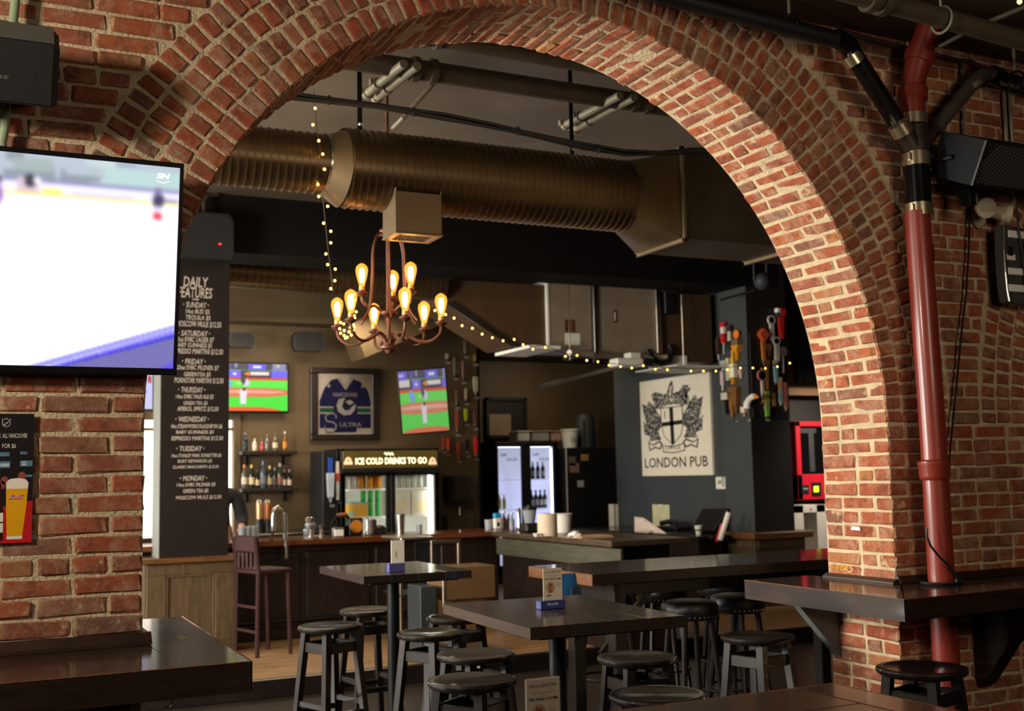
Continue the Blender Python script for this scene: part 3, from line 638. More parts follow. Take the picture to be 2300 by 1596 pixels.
wpart('base_hub', M_IRON, chd, lambda b: b.lathe([(.0, -.035), (.02, -.03), (.028, -.012), (.06, -.004), (.062, .01), (.03, .018), (.026, .05), (.0, .055)], 16, (ctr.x, ctr.y, 2.375)), True)
wpart('middle_hub', M_IRON, chd, lambda b: b.lathe([(.0, -.03), (.02, -.025), (.05, -.004), (.052, .01), (.02, .016), (.0, .02)], 16, (ctr.x, ctr.y, 2.585)), True)
wpart('top_hub', M_IRON, chd, lambda b: b.lathe([(.0, -.03), (.03, -.02), (.035, .01), (.015, .03), (.0, .05)], 12, (ctr.x-.02, ctr.y, 3.08)), True)
def dirv(a): a = math.radians(a); return rv*math.cos(a)+nv*math.sin(a)
for i in range(6):
    dv = dirv(20+60*i)
    wpart('strap', M_IRON, chd, lambda b: b.curve([tuple(ctr+dv*r_+Vector((0, 0, z_))) for r_, z_ in ((.02, 3.08), (.075, 3.06), (.105, 2.98), (.11, 2.86), (.118, 2.72), (.14, 2.60), (.19, 2.53))], .0075, 6), True)
def holder(dv, rad, zs, curve):
    wpart('arm', M_IRON, chd, lambda b: b.curve([tuple(ctr+dv*r_+Vector((0, 0, z_))) for r_, z_ in curve], .0095, 7), True)
    p = ctr+dv*rad
    wpart('drip_cup', M_IRON, chd, lambda b: b.lathe([(.008, -.03), (.02, -.02), (.036, -.006), (.036, .0), (.02, .004), (.019, .012)], 14, (p.x, p.y, zs)), True)
    s_ = wpart('socket', mat('cream_socket', 'C9A070', .5), chd, lambda b: b.lathe([(.017, 0), (.017, .03), (.013, .034)], 12, (p.x, p.y, zs+.005)), True)
    bl = wpart('bulb', M_AMBER, chd, lambda b: b.lathe([(.015, 0), (.018, .012), (.027, .044), (.035, .078), (.037, .098), (.033, .118), (.02, .132), (.006, .139), (.0, .141)], 16, (p.x, p.y, zs+.036)), True)
    b = MB(); b.lathe([(.0, .02), (.009, .025), (.016, .055), (.0175, .085), (.011, .108), (.0, .112)], 8, (p.x, p.y, zs+.036)); f = b.obj('filament', M_FIL, chd, True)
for i in range(6):
    dv = dirv(7+60*i); holder(dv, .32, 2.52, ((.02, 2.40), (.05, 2.45), (.09, 2.46), (.14, 2.43), (.2, 2.405), (.26, 2.41), (.31, 2.45), (.32, 2.5)))
for i in range(3):
    dv = dirv(33+120*i); holder(dv, .17, 2.705, ((.02, 2.57), (.05, 2.60), (.09, 2.625), (.13, 2.62), (.165, 2.65), (.17, 2.69)))
# ---------------- fairy lights
def fairy(label, pts, loc, extra_wire=True):
    f = thing('fairy_lights', label, 'string lights', loc)
    wpart('wire', M_WIRE, f, lambda b: b.tube(pts, .0025, 5))
    P = [Vector(p) for p in pts]
    return f
def fbulb(f, p):
    wpart('bulb', M_FAIRY, f, lambda b: b.sph(tuple(p), .0078, 8, 6), True)
ln = [(705, 200), (708, 243), (713, 300), (722, 345), (722, 400), (728, 470), (735, 540), (742, 600), (748, 655)]
f1 = fairy('string of tiny warm lights hanging from the ceiling to the chandelier', [tuple(YP(a, b_, 5.75+.7*(b_-200)/460)) for a, b_ in ln], (1.8, 5.9, 3))
for a, b_ in ((708, 243), (703, 280), (716, 316), (725, 346), (729, 380), (714, 414), (716, 441), (736, 463), (727, 501), (743, 519), (743, 545), (732, 570), (736, 594), (753, 604), (752, 630), (743, 648)):
    fbulb(f1, YP(a, b_, 5.72+.7*(b_-200)/460))
f2 = fairy('tangle of tiny warm lights looped on the left of the chandelier', [tuple(YP(a, b_, 6.43)) for a, b_ in ((795, 662), (798, 680), (792, 700), (788, 712), (770, 720), (762, 735), (765, 750), (775, 760), (788, 752), (794, 738), (796, 728), (790, 745), (778, 758), (768, 745), (764, 728))], (2.1, 6.4, 2.4))
for a, b_ in ((795, 662), (797, 674), (791, 688), (800, 700), (789, 712), (796, 709), (797, 715), (765, 724), (772, 727), (794, 729), (787, 735), (796, 734), (763, 738), (773, 742), (784, 745), (793, 742), (765, 748), (773, 753), (789, 752), (776, 759), (780, 757)): fbulb(f2, YP(a, b_, 6.43))
ln = [(977, 697), (1001, 706), (1020, 714), (1038, 731), (1061, 737), (1083, 750), (1106, 758), (1130, 765), (1155, 762), (1175, 774), (1197, 784), (1225, 780), (1270, 800), (1296, 798), (1318, 809), (1343, 812), (1368, 820), (1394, 823), (1419, 826), (1445, 821), (1472, 829), (1499, 830), (1552, 833), (1580, 833), (1608, 833), (1634, 830), (1663, 826), (1691, 826), (1719, 827), (1746, 823), (1774, 815)]
yy = lambda a: 6.6+(a-977)/800*2.6
f3 = fairy('long string of tiny warm lights swagging under the air handler to the tap column', [tuple(YP(a, b_-5, yy(a))) for a, b_ in ln], (4.5, 7.8, 2.6))
for a, b_ in ln: fbulb(f3, YP(a, b_, yy(a)))
# ---------------- screens
def px_img(w, h, base): return np.ones((h, w, 3))*np.array(base, float)
def rct(a, x0, x1, y0, y1, c):
    h, w, _ = a.shape; a[int(y0*h):max(int(y0*h)+1, int(y1*h)), int(x0*w):max(int(x0*w)+1, int(x1*w))] = c
def ellip(a, cx, cy, rx, ry, c):
    h, w, _ = a.shape; Y_, X_ = np.mgrid[0:h, 0:w]; a[((X_/w-cx)/rx)**2+((Y_/h-cy)/ry)**2 < 1] = c
def poly(a, pts, c):
    h, w, _ = a.shape; Y_, X_ = np.mgrid[0:h, 0:w]; X_ = (X_+.5)/w; Y_ = (Y_+.5)/h; ins = np.zeros((h, w), bool); j = len(pts)-1
    for i in range(len(pts)):
        (xi, yi), (xj, yj) = pts[i], pts[j]
        if yi != yj: ins ^= ((yi > Y_) != (yj > Y_)) & (X_ < (xj-xi)*(Y_-yi)/(yj-yi)+xi)
        j = i
    a[ins] = c
def blur(a, n=1):
    for _ in range(n): p_ = np.pad(a, ((1, 1), (1, 1), (0, 0)), 'edge'); a = (p_[:-2, 1:-1]+p_[2:, 1:-1]+p_[1:-1, :-2]+p_[1:-1, 2:]+p_[1:-1, 1:-1])/5
    return a
def ballgame():
    a = px_img(128, 80, (70, 225, 60)); rct(a, 0, 1, 0, .14, (38, 34, 70)); rng = np.random.RandomState(3)
    for x0, x1, y0, y1, c in ((0, .22, 0, .15, (96, 78, 240)), (.26, .33, .02, .13, (50, 60, 150)), (.36, .4, 0, .1, (120, 130, 160)), (.53, .74, .02, .14, (80, 70, 235)), (.58, .68, .05, .1, (235, 235, 245)), (.05, .17, .06, .1, (190, 190, 250)), (.82, .98, 0, .16, (120, 130, 170)), (.86, .9, .03, .08, (230, 190, 150)), (0, 1, .15, .31, (36, 28, 60)), (0, .26, .16, .27, (235, 220, 215)), (.3, .44, .15, .3, (110, 90, 245)), (.35, .39, .2, .25, (240, 240, 255)), (.55, .78, .18, .26, (240, 225, 215)), (.8, 1, .15, .33, (105, 90, 240)), (0, 1, .3, .35, (230, 60, 30))): rct(a, x0, x1, y0, y1, c)
    poly(a, [(.46, .22), (.54, .17), (.54, .27)], (255, 140, 20)); ellip(a, .5, .6, .55, .1, (226, 112, 78)); ellip(a, .5, .59, .45, .035, (240, 170, 150)); ellip(a, .5, 1.0, .42, .1, (238, 96, 50))
    rct(a, 0, 1, .36, .5, (84, 232, 70)); rct(a, .39, .5, .4, .44, (180, 240, 170))
    ellip(a, .27, .38, .04, .07, (110, 170, 250)); rct(a, .26, .33, .4, .5, (120, 160, 250)); ellip(a, .49, .4, .045, .08, (210, 215, 235)); rct(a, .46, .48, .27, .45, (50, 40, 60)); ellip(a, .46, .34, .03, .08, (60, 50, 70)); ellip(a, .46, .62, .045, .1, (235, 225, 235)); rct(a, .43, .50, .66, .86, (235, 225, 240)); ellip(a, .47, .54, .02, .03, (60, 40, 40))
    return blur(a, 1)
tv = thing('television', 'wall television showing baseball beside the chalkboard column', 'television', (3.0, 13.0, 2.4))
p0, p1 = YP(500, 922, 12.98), YP(646, 818, 12.98)
wpart('housing', M_BLACKG, tv, lambda b: b.bbox(p0.x-.25, p1.x+.015, 12.985, 13.05, p0.z-.02, p1.z+.015, .006)); wpart('wall_mount', M_BLACKM, tv, lambda b: b.bbox(2.9, 3.1, 13.05, 13.1, 2.5, 2.8, .004))
picture('screen', FY(p0.x-.21, 12.985, p0.z), p1.x-p0.x+.21, p1.z-p0.z, ballgame(), tv, emit=1.1)
tv = thing('television', 'tilted wall television showing baseball above the lit drinks fridge', 'television', (4.9, 12.4, 2.1))
A, B, C_, D = YP(896, 836, 12.35), YP(1000, 825, 12.15), YP(1008, 967, 12.2), YP(903, 973, 12.4)
ux = (B-A+C_-D); wv = ux.length/2; ux.normalize(); uy = ((A-D)+(B-C_)); hv_ = uy.length/2; uy = (uy-ux*uy.dot(ux)).normalized(); cc = (A+B+C_+D)/4; nn_ = ux.cross(uy)
mx = Matrix((ux, -nn_, uy)).transposed().to_4x4(); mx.translation = cc
wpart('housing', M_BLACKG, tv, lambda b: b.bbox(-wv/2-.015, wv/2+.015, 0, .05, -hv_/2-.015, hv_/2+.015, .006, mx)); wpart('wall_mount', M_BLACKM, tv, lambda b: b.tube([tuple(cc-nn_*.05), tuple(cc-nn_*.05+Vector((0, .55, .1))), (cc.x+.1, 13.09, cc.z+.1)], .03, 8))
picture('screen', (cc-ux*wv/2-uy*hv_/2, ux, uy), wv, hv_, ballgame()[:, 10:110]*.72+38, tv, emit=.85)
tv = thing('television', 'small television glimpsed in the gap left of the column', 'television', (1.95, 12.9, 2.4)); p0, p1 = YP(300, 918, 12.9), YP(343, 845, 12.9)
wpart('housing', M_BLACKG, tv, lambda b: b.bbox(p0.x-.3, p1.x+.02, 12.905, 12.96, p0.z-.02, p1.z+.06, .006)); a = px_img(24, 16, (205, 205, 250)); ellip(a, .9, .2, .05, .1, (190, 60, 60)); rct(a, .7, .9, .55, .6, (150, 150, 240)); picture('screen', FY(p0.x-.29, 12.904, p0.z), p1.x-p0.x+.29, p1.z-p0.z+.05, a, tv, emit=1.0); wpart('wall_mount', M_BLACKM, tv, lambda b: b.bbox(1.8, 1.9, 12.96, 13.1, 2.6, 2.75))
# ---------------- framed jersey
jf = thing('framed_jersey', 'dark framed blue hockey jersey on the back wall', 'picture', (4.15, 13.05, 2.05))
J0, J1 = YP(698, 988, 13.04), YP(851, 828, 13.04); jx0, jx1, jz0, jz1 = J0.x, J1.x, J0.z, J1.z; fwid = .09
for nm, q in (('frame_rail', (jx0, jx1, jz0, jz0+fwid*.75)), ('frame_rail', (jx0, jx1, jz1-fwid*.75, jz1)), ('frame_stile', (jx0, jx0+fwid, jz0+fwid*.75, jz1-fwid*.75)), ('frame_stile', (jx1-fwid, jx1, jz0+fwid*.75, jz1-fwid*.75))): wpart(nm, mat('dark_frame', '1C120D', .4, var=.2), jf, lambda b: b.bbox(q[0], q[1], 13.03, 13.09, q[2], q[3], .008))
wpart('mount_board', mat('pale_mount', 'F2EAE0', .8), jf, lambda b: b.box(jx0+.05, jx1-.05, 13.056, 13.07, jz0+.05, jz1-.05))
ix0, iz0, iw, ih = jx0+fwid, jz0+.07, (jx1-jx0)-2*fwid, (jz1-jz0)-.14
fr = FY(ix0, 13.055, iz0); jp = lambda pts: [(u*iw, (1-v)*ih) for u, v in pts]
M_NAVY = mat('navy_cloth', '2A2A66', .8, var=.15); M_KGREEN = mat('green_cloth', '1E7A4E', .8); M_CLW = mat('white_cloth', 'D9D4D2', .8)
wpart('jersey', M_NAVY, jf, lambda b: b.prism(jp([(.03, .9), (.03, .45), (.12, .24), (.25, .1), (.4, .07), (.5, .2), (.62, .07), (.78, .12), (.92, .26), (.98, .45), (.98, .9), (.72, .9), (.7, .97), (.3, .97), (.28, .9)]), fr, .006))
wpart('collar', M_CLW, jf, lambda b: (b.prism(jp([(.36, .08), (.42, .05), (.51, .19), (.6, .05), (.66, .08), (.51, .27)]), fr, .009),))
wpart('hem_stripe', M_KGREEN, jf, lambda b: (b.prism(jp([(.03, .57), (.28, .57), (.28, .64), (.03, .64)]), fr, .008), b.prism(jp([(.73, .57), (.98, .57), (.98, .64), (.73, .64)]), fr, .008)))
wpart('white_stripe', M_CLW, jf, lambda b: [b.prism(jp([(x0_, v_), (x1_, v_), (x1_, v_+.022), (x0_, v_+.022)]), fr, .008) for x0_, x1_ in ((.03, .28), (.73, .98)) for v_ in (.545, .642)])
wpart('emblem', M_CLW, jf, lambda b: (b.prism(jp([(.34, .52), (.38, .42), (.5, .4), (.46, .48), (.44, .55), (.5, .61), (.58, .6), (.63, .54), (.7, .5), (.68, .6), (.6, .68), (.47, .69), (.37, .63)]), fr, .009), b.prism(jp([(.5, .46), (.6, .43), (.66, .48), (.58, .52)]), fr, .009)))
wpart('emblem_outline', M_BLACK, jf, lambda b: b.prism(jp([(.46, .45), (.56, .38), (.68, .45), (.62, .52), (.54, .53), (.5, .57), (.46, .54)]), fr, .0085))
wpart('shoulder_patch', M_CLW, jf, lambda b: [b.prism([(u*iw+.018*math.cos(w*PI/5), (1-v)*ih+.022*math.sin(w*PI/5)) for w in range(10)], fr, .008) for u, v in ((.2, .2), (.83, .2))])
text('VANCOUVER', fr, iw*.46, ih*.07, M_CLW, jf, depth=.0075, u=iw*.27, v=ih*.62)
text('ULTRA', fr, iw*.4, ih*.07, M_CLW, jf, depth=.0085, u=iw*.4, v=ih*.12)
M_TAUPE = mat('grey_brown_print', '6C6460', .7)
wpart('can_print', M_TAUPE, jf, lambda b: (b.tube([(fr[0]+fr[1]*(u*iw)+fr[2]*((1-v)*ih)-VY*.014)[:] for u, v in ((.33, .74), (.32, .68), (.25, .66), (.15, .68), (.13, .74), (.16, .79), (.28, .81), (.33, .86), (.31, .93), (.24, .97), (.14, .95), (.12, .88))], .009, 6)))
wpart('pane', M_GLASSD, jf, lambda b: b.box(ix0, ix0+iw, 13.036, 13.039, iz0, iz0+ih))
# ---------------- pub sign
S0, S1 = XP(1443, 1069, 8.06), XP(1592, 834, 8.06); sw = abs(S0.y-S1.y); sy0 = S0.y; sz0 = S0.z; sh = S1.z-S0.z
sg = thing('pub_sign', 'cream pub sign with black coat of arms on the grey wall', 'sign', (8.08, (S0.y+S1.y)/2, sz0))
wpart('board', M_CREAM, sg, lambda b: b.bbox(8.06, 8.1, sy0-sw, sy0, sz0, sz0+sh, .004))
fr = FX(8.06, sy0, sz0); ik = mat('black_print', '17161A', .6)
text('LONDON PUB', fr, sw*.9, sh*.105, ik, sg, u=sw*.045, v=sh*.085, bold=.012)
cu = lambda pts: [((x-235)/(745-235)*sw*.985, sh*(1-(y-165)/(945-165))) for x, y in pts]
def ink(name, m, polys, d=.001): wpart(name, m, sg, lambda b: [b.prism(cu(q), fr, d) for q in polys])
mirror = lambda q: [(957-x, y-6) for x, y in q]
INKG = mat('grey_ink', '6E6C68', .6)
dragon = [[(250, 350), (300, 380), (325, 420), (310, 330), (345, 395), (360, 440), (395, 480), (400, 520), (375, 560), (360, 600), (385, 640), (340, 655), (305, 640), (325, 590), (300, 560), (270, 470), (262, 410)],
          [(255, 490), (285, 530), (300, 600), (278, 610), (262, 560)], [(345, 590), (372, 575), (380, 640), (352, 650)]]
INKM = mat('dark_ink', '3C3A3A', .6)
wing = [[(330, 275), (370, 270), (400, 300), (440, 290), (470, 320), (440, 345), (470, 380), (430, 385), (400, 410), (365, 400), (345, 350), (360, 320)], [(375, 300), (395, 330), (360, 345)]]
banner = [[(290, 665), (330, 690), (380, 660), (405, 690), (385, 735), (345, 720), (300, 742)], [(400, 700), (480, 712), (565, 690), (570, 752), (485, 768), (405, 758)]]
top = [[(445, 320), (455, 260), (475, 215), (490, 190), (497, 240), (490, 300), (520, 320), (510, 360), (480, 385), (450, 360)]]
for q in (dragon, wing): 
    ink('supporter', ik, q); ink('supporter', ik, [mirror(p_) for p_ in q])
dreg = [(252, 350), (285, 395), (300, 330), (330, 400), (345, 360), (372, 440), (396, 470), (400, 540), (388, 560), (372, 590), (388, 640), (398, 655), (300, 660), (305, 620), (264, 600), (258, 500), (285, 520), (262, 430)]
treg = [(330, 280), (370, 265), (410, 290), (445, 300), (470, 215), (490, 188), (500, 300), (540, 285), (570, 240), (608, 245), (600, 300), (570, 320), (560, 350), (540, 390), (480, 375), (420, 395), (350, 405), (340, 340)]
ink('engraving', INKM, [dreg, mirror(dreg), treg], .0012)
def inside(pt, pg):
    x, y = pt; c = False; j = len(pg)-1
    for i in range(len(pg)):
        (xi, yi), (xj, yj) = pg[i], pg[j]
        if (yi > y) != (yj > y) and x < (xj-xi)*(y-yi)/(yj-yi)+xi: c = not c
        j = i
    return c
rr_ = random.Random(4); hl = []; hb = []
for reg, cxy, n_ in ((dreg, (400, 520), 260), (treg, (478, 420), 240)):
    k_ = 0
    while k_ < n_:
        x_, y_ = rr_.uniform(250, 610), rr_.uniform(188, 660)
        if not inside((x_, y_), reg): continue
        k_ += 1; a_ = math.atan2(y_-cxy[1], x_-cxy[0])+rr_.choice((0, 0, .5, -.5, PI/2)); l_ = rr_.uniform(6, 15); w_ = rr_.uniform(1.3, 2.6)
        (hl if k_ % 5 < 3 else hb).append([(x_+math.cos(a_)*l_, y_+math.sin(a_)*l_), (x_-math.sin(a_)*w_, y_+math.cos(a_)*w_), (x_-math.cos(a_)*l_, y_-math.sin(a_)*l_), (x_+math.sin(a_)*w_, y_-math.cos(a_)*w_)])
mir = lambda L_: L_+[mirror(q) for q in L_ if q[0][1] > 330]
ink('hatching', M_CREAM, mir(hl), .0018)
ink('dark_hatching', ik, mir(hb), .002)
for o in sg.children:
    if 'hatching' in o.name: o['kind'] = 'stuff'
ink('crest', ik, top); ink('crest_detail', M_CREAM, [[(462, 300), (478, 230), (485, 250), (478, 310)], [(465, 330), (500, 335), (480, 365)]], .0016)
ink('motto_scroll', ik, banner+[mirror(banner[0])]); ink('scroll_face', M_CREAM, [[(300, 682), (332, 700), (378, 676), (392, 695), (378, 722), (345, 707), (308, 728)], [(408, 706), (480, 719), (560, 699), (563, 745), (485, 760), (411, 750)], mirror([(300, 682), (332, 700), (378, 676), (392, 695), (378, 722), (345, 707), (308, 728)])], .0016)
text('DIRIGE', fr, sw*.22, sh*.045, ik, sg, depth=.002, u=sw*.365, v=sh*.265)
ink('shield', ik, [[(395, 400), (560, 400), (563, 540), (545, 630), (480, 705), (415, 630), (396, 540)]]); ink('shield_field', M_CREAM, [[(401, 406), (554, 406), (557, 540), (540, 627), (480, 697), (420, 627), (402, 540)]], .0016)
ink('cross', ik, [[(462, 404), (490, 404), (493, 690), (480, 700), (468, 690)], [(400, 518), (558, 510), (558, 543), (402, 551)], [(424, 425), (430, 425), (430, 490), (424, 490)]], .0022)
# thermostat, wall paper, terminal, etc on the sign wall
th = thing('thermostat', 'white thermostat on the grey wall below the sign', 'thermostat', tuple(XP(1621, 1085, 8.08))); q = XP(1609, 1098, 8.07); q2 = XP(1633, 1070, 8.07)
wpart('case', M_WHITE, th, lambda b: b.bbox(8.06, 8.1, q2.y, q.y, q.z, q2.z, .008)); wpart('display', mat('lcd', '8A9A78', .3), th, lambda b: b.bbox(8.056, 8.062, q.y-.12, q.y-.05, q.z+.06, q2.z-.04, .002)); wpart('grille', M_DKGREY, th, lambda b: [b.bbox(8.056, 8.062, q2.y+.04, q2.y+.09, q.z+.03+.02*i, q.z+.04+.02*i, .001) for i in range(6)])
wp = thing('wall_notice', 'blank yellowed paper stuck on the grey wall over the counter', 'paper', tuple(XP(1483, 1160, 8.09))); q = XP(1467, 1190, 8.095); q2 = XP(1503, 1133, 8.095)
wpart('sheet', mat('yellowed_paper', 'B9B58E', .7), wp, lambda b: b.bbox(8.094, 8.099, q2.y, q.y, q.z, q2.z, .001)); wpart('tape', M_WHITE, wp, lambda b: b.bbox(8.092, 8.094, (q.y+q2.y)/2-.03, (q.y+q2.y)/2+.03, q2.z-.02, q2.z, .0005))
def on(px, py, z=.905): return ZP(px, py, z)
t_ = XP(1590, 1215, 7.75); pos = thing('sales_terminal', 'black tilted touch terminal on the counter under the sign', 'terminal', (t_.x, t_.y, .905)); A, B, C_, D = XP(1577, 1143, 7.8), XP(1630, 1143, 7.8), XP(1600, 1192, 7.6), XP(1552, 1191, 7.6)
def slabq(b, qs, th_, zmin=-9):
    qs = [Vector((q_.x, q_.y, max(q_.z, zmin))) for q_ in qs]
    n_ = (qs[1]-qs[0]).cross(qs[3]-qs[0]).normalized()*th_; b.add([*qs, *[q_+n_ for q_ in qs]], [(0, 1, 2, 3), (7, 6, 5, 4), (0, 4, 5, 1), (1, 5, 6, 2), (2, 6, 7, 3), (3, 7, 4, 0)])
wpart('screen', mat('terminal_black', '08080A', .5, spec=.15), pos, lambda b: slabq(b, [A, B, C_, D], .02)); wpart('casing', M_BLACK, pos, lambda b: slabq(b, [A+Vector((.025, 0, .01)), B+Vector((.025, -.03, .01)), C_+Vector((.025, -.03, 0)), D+Vector((.025, 0, -.01))], .05)); wpart('stand', M_BLACK, pos, lambda b: b.bbox(7.65, 7.9, C_.y, D.y, .906, 1.0, .01)); wpart('side_trim', M_STEEL, pos, lambda b: b.tube([tuple(B+Vector((0, -.03, 0))), tuple(C_+Vector((0, -.03, 0)))], .015, 6))
kb = thing('keyboard', 'black keyboard and telephone on the counter by the terminal', 'telephone', (7.9, 11.8, .905)); wpart('base', M_BLACK, kb, lambda b: b.bbox(7.75, 8.0, 11.55, 12.0, .906, .95, .01)); wpart('handset', M_BLACK, kb, lambda b: b.tube([(7.8, 11.6, .98), (7.85, 11.7, 1.0), (7.85, 11.85, 1.0), (7.8, 11.95, .98)], .03, 8), True)
e_ = XP(1570, 1215, 7.45); cu_ = thing('paper_cup', 'small white cup in front of the terminal', 'cup', (e_.x, e_.y, .905)); wpart('cup', M_WHITE, cu_, lambda b: b.lathe([(.03, 0), (.045, .1), (.04, .1), (.026, .01), (0, .01)], 12, (e_.x, e_.y, .906)), True); wpart('band', M_STEEL, cu_, lambda b: b.lathe([(.0385, .04), (.042, .06)], 12, (e_.x, e_.y, .907)))
rp_ = thing('payment_reader', 'red and white card reader leaning beside the column', 'card reader', (7.5, 10.85, .905)); A, B = XP(1612, 1215, 7.5), XP(1632, 1150, 7.55)
wpart('body', M_WHITE, rp_, lambda b: b.tube([tuple(A+Vector((0, -.05, .02))), tuple(B+Vector((0, -.04, 0)))], .03, 8)); wpart('red_edge', mat('red_plastic', 'B01C28', .4), rp_, lambda b: b.tube([tuple(A), tuple(A+(B-A)*.6)], .028, 8))
pc = thing('paper_cone', 'white crumpled paper sheet standing on the counter under the sign', 'paper', (7.5, 12.1, .905)); wpart('sheet', mat('white_paper', 'D8C6B8', .8), pc, lambda b: slabq(b, [XP(1425, 1160, 7.55), XP(1445, 1162, 7.55), XP(1497, 1207, 7.35), XP(1426, 1212, 7.4)], .01, .908)); wpart('fold', mat('white_paper', 'D8C6B8', .8), pc, lambda b: slabq(b, [XP(1426, 1195, 7.4), XP(1470, 1190, 7.38), XP(1450, 1218, 7.3), XP(1430, 1214, 7.33)], .008, .908))
wb = thing('notice_board', 'narrow pale board at the far end of the grey wall', 'panel', tuple(XP(1380, 1240, 8.0))); q = XP(1373, 1205, 8.08); q2 = XP(1386, 1132, 8.08); wpart('panel', M_CREAM, wb, lambda b: b.bbox(8.05, 8.1, q2.y, q.y, q.z, q2.z, .004)); wpart('edge', M_OAK, wb, lambda b: b.bbox(8.04, 8.05, q2.y, q2.y+.02, q.z, q2.z, .002))  # plain pale panel, carries no notices
# ---------------- wall speakers
def wall_speaker(p, w, h, d, label, kind=0):
    s_ = thing('wall_speaker', label, 'speaker', tuple(p)); x, y, z = p
    prof = [(-w/2+.03, -h/2), (w/2-.03, -h/2), (w/2, -h/2+.05), (w/2, h/2-.06), (w/2-.04, h/2), (-w/2+.04, h/2), (-w/2, h/2-.06), (-w/2, -h/2+.05)]
    wpart('cabinet', M_BLACK, s_, lambda b: b.prism(prof, FY(x, y+d, z), d)); wpart('grille', mat('speaker_cloth', '1A191A', .9, bump=.3, bs=300), s_, lambda b: b.prism([(u*.92, v*.92) for u, v in prof], FY(x, y, z), .008)); wpart('bracket', M_BLACKM, s_, lambda b: b.tube([(x, y+d, z+.03), (x, y+d+.12, z+.08), (x, y+d+.3, z+.08)], .018, 6)); return s_
p = YP(543, 763, 12.75); wall_speaker((p.x, 12.72, p.z), .3, .17, .12, 'small black speaker high on the back wall beside the column'); p = YP(694, 766, 12.7); wall_speaker((p.x, 12.68, p.z), .36, .22, .14, 'small black speaker high on the back wall over the jersey')
p = YP(462, 530, 9.95); s_ = wall_speaker((p.x, 9.9, p.z), .46, .40, .2, 'black speaker at the top of the chalkboard column'); q = YP(494, 548, 9.89); wpart('indicator_light', mat('red_led', 'FF3020', .4, emit=2.5, cast=False), s_, lambda b: b.bbox(q.x-.012, q.x+.012, 9.884, 9.892, q.z-.006, q.z+.006, .002)); 
wpart('cable', M_GREYPIPE, s_, lambda b: b.tube([tuple(YP(458, 492, 10.0)), tuple(YP(458, 455, 10.05)), tuple(YP(466, 440, 10.1)), tuple(YP(490, 436, 10.13))], .018, 8), True)
cs = thing('ceiling_spotlight', 'small dark spotlight fitting hanging by the tap column top', 'lamp', tuple(YP(1712, 630, 9.3))); p = YP(1712, 632, 9.3)  # a spotlight head, not a speaker
wpart('head', M_DKGREY, cs, lambda b: b.sph(tuple(p), .09, 12, 8), True); wpart('yoke', M_DKGREY, cs, lambda b: (b.tube([(p.x-.1, p.y, p.z), (p.x-.1, p.y, p.z+.35)], .01, 6), b.tube([(p.x+.06, p.y, p.z), (p.x+.06, p.y, p.z+.35)], .01, 6)))
cdt = thing('conduit', 'thin pale conduit from the beam to the tap column', 'conduit', tuple(YP(1650, 665, 10.1))); wpart('pipe', M_GREYPIPE, cdt, lambda b: b.tube([tuple(YP(1616, 674, 10.14)), tuple(YP(1695, 652, 10.14))], .014, 6))
NTH = ('first', 'second', 'third', 'fourth', 'fifth', 'sixth')
# ---------------- shelves, bottles, glasses
M_SHELF = mat('shelf_wood', '1C130E', .5, var=.2)
for (px0, px1, py, lab) in ((543, 668, 1014, 'upper dark bottle shelf on the back wall'), (543, 672, 1098, 'lower dark bottle shelf on the back wall')):
    p0, p1 = YP(px0, py, 12.86), YP(px1, py, 12.86); s_ = thing('wall_shelf', lab, 'shelf', (p0.x, 13, p0.z))
    wpart('board', M_SHELF, s_, lambda b: b.bbox(p0.x, p1.x, 12.86, 13.1, p0.z-.035, p0.z+.005, .004))
    for xx in (p0.x+.1, p1.x-.12): wpart('bracket', M_BLACKM, s_, lambda b: (b.bbox(xx-.01, xx+.01, 12.9, 13.1, p0.z-.05, p0.z-.035, .002), b.bbox(xx-.01, xx+.01, 13.07, 13.1, p0.z-.15, p0.z-.035, .002)))
BOT = [(0, .0), (.036, .0), (.038, .01), (.038, .175), (.033, .2), (.015, .235), (.0135, .29), (.015, .29), (.015, .3), (0, .3)]
def bottle(px, py, y, hh, body, cap, label_c, lab, group, cat='bottle', wide=1.0):
    p = YP(px, py, y); s = hh/.3
    t = thing('bottle', lab, cat, tuple(p), group=group)
    m = mat('glass_'+body, body, .12, var=.05)
    b = MB(); b.lathe([(r*s*wide, z*s) for r, z in BOT], 12, tuple(p)); b.obj('body', m, t, True)
    if label_c: b = MB(); b.lathe([(.0388*s*wide, .05*s), (.0388*s*wide, .14*s)], 12, tuple(p)); b.obj('label', mat('paper_'+label_c, label_c, .7), t, True)
    b = MB(); b.lathe([(0, .262*s), (.0165*s, .262*s), (.0165*s, .303*s), (0, .303*s)], 10, tuple(p)); b.obj('cap', mat('cap_'+cap, cap, .4), t, True); return t
g1, g2 = 'bottles on the upper back bar shelf', 'bottles on the lower back bar shelf'
for px, hh, body, cap, lc, lab, w in ((551, .2, '1E2A30', 'C8C4BC', '20303A', 'squat dark bottle with pale stopper at the left of the upper shelf', 1.2), (572, .14, 'B8A89C', '9A3A34', 'C9B8AE', 'low pale bottle second on the upper shelf', 1.6), (588, .13, '8A3A38', 'A89C94', 'B04A4A', 'low reddish bottle in the middle of the upper shelf', 1.5), (600, .18, '5A5650', 'B0A8A0', None, 'grey decanter with round stopper on the upper shelf', 1.4), (618, .2, '55503E', '7A6A4C', 'B8AC92', 'bottle with pale label and cork second from the right on the upper shelf', 1.3), (640, .22, '6A4A20', 'B8B0A4', 'B87020', 'tall clear bottle of amber spirit at the right of the upper shelf', 1.0)): bottle(px, 1012, 12.95, hh, body, cap, lc, lab, g1, wide=w)
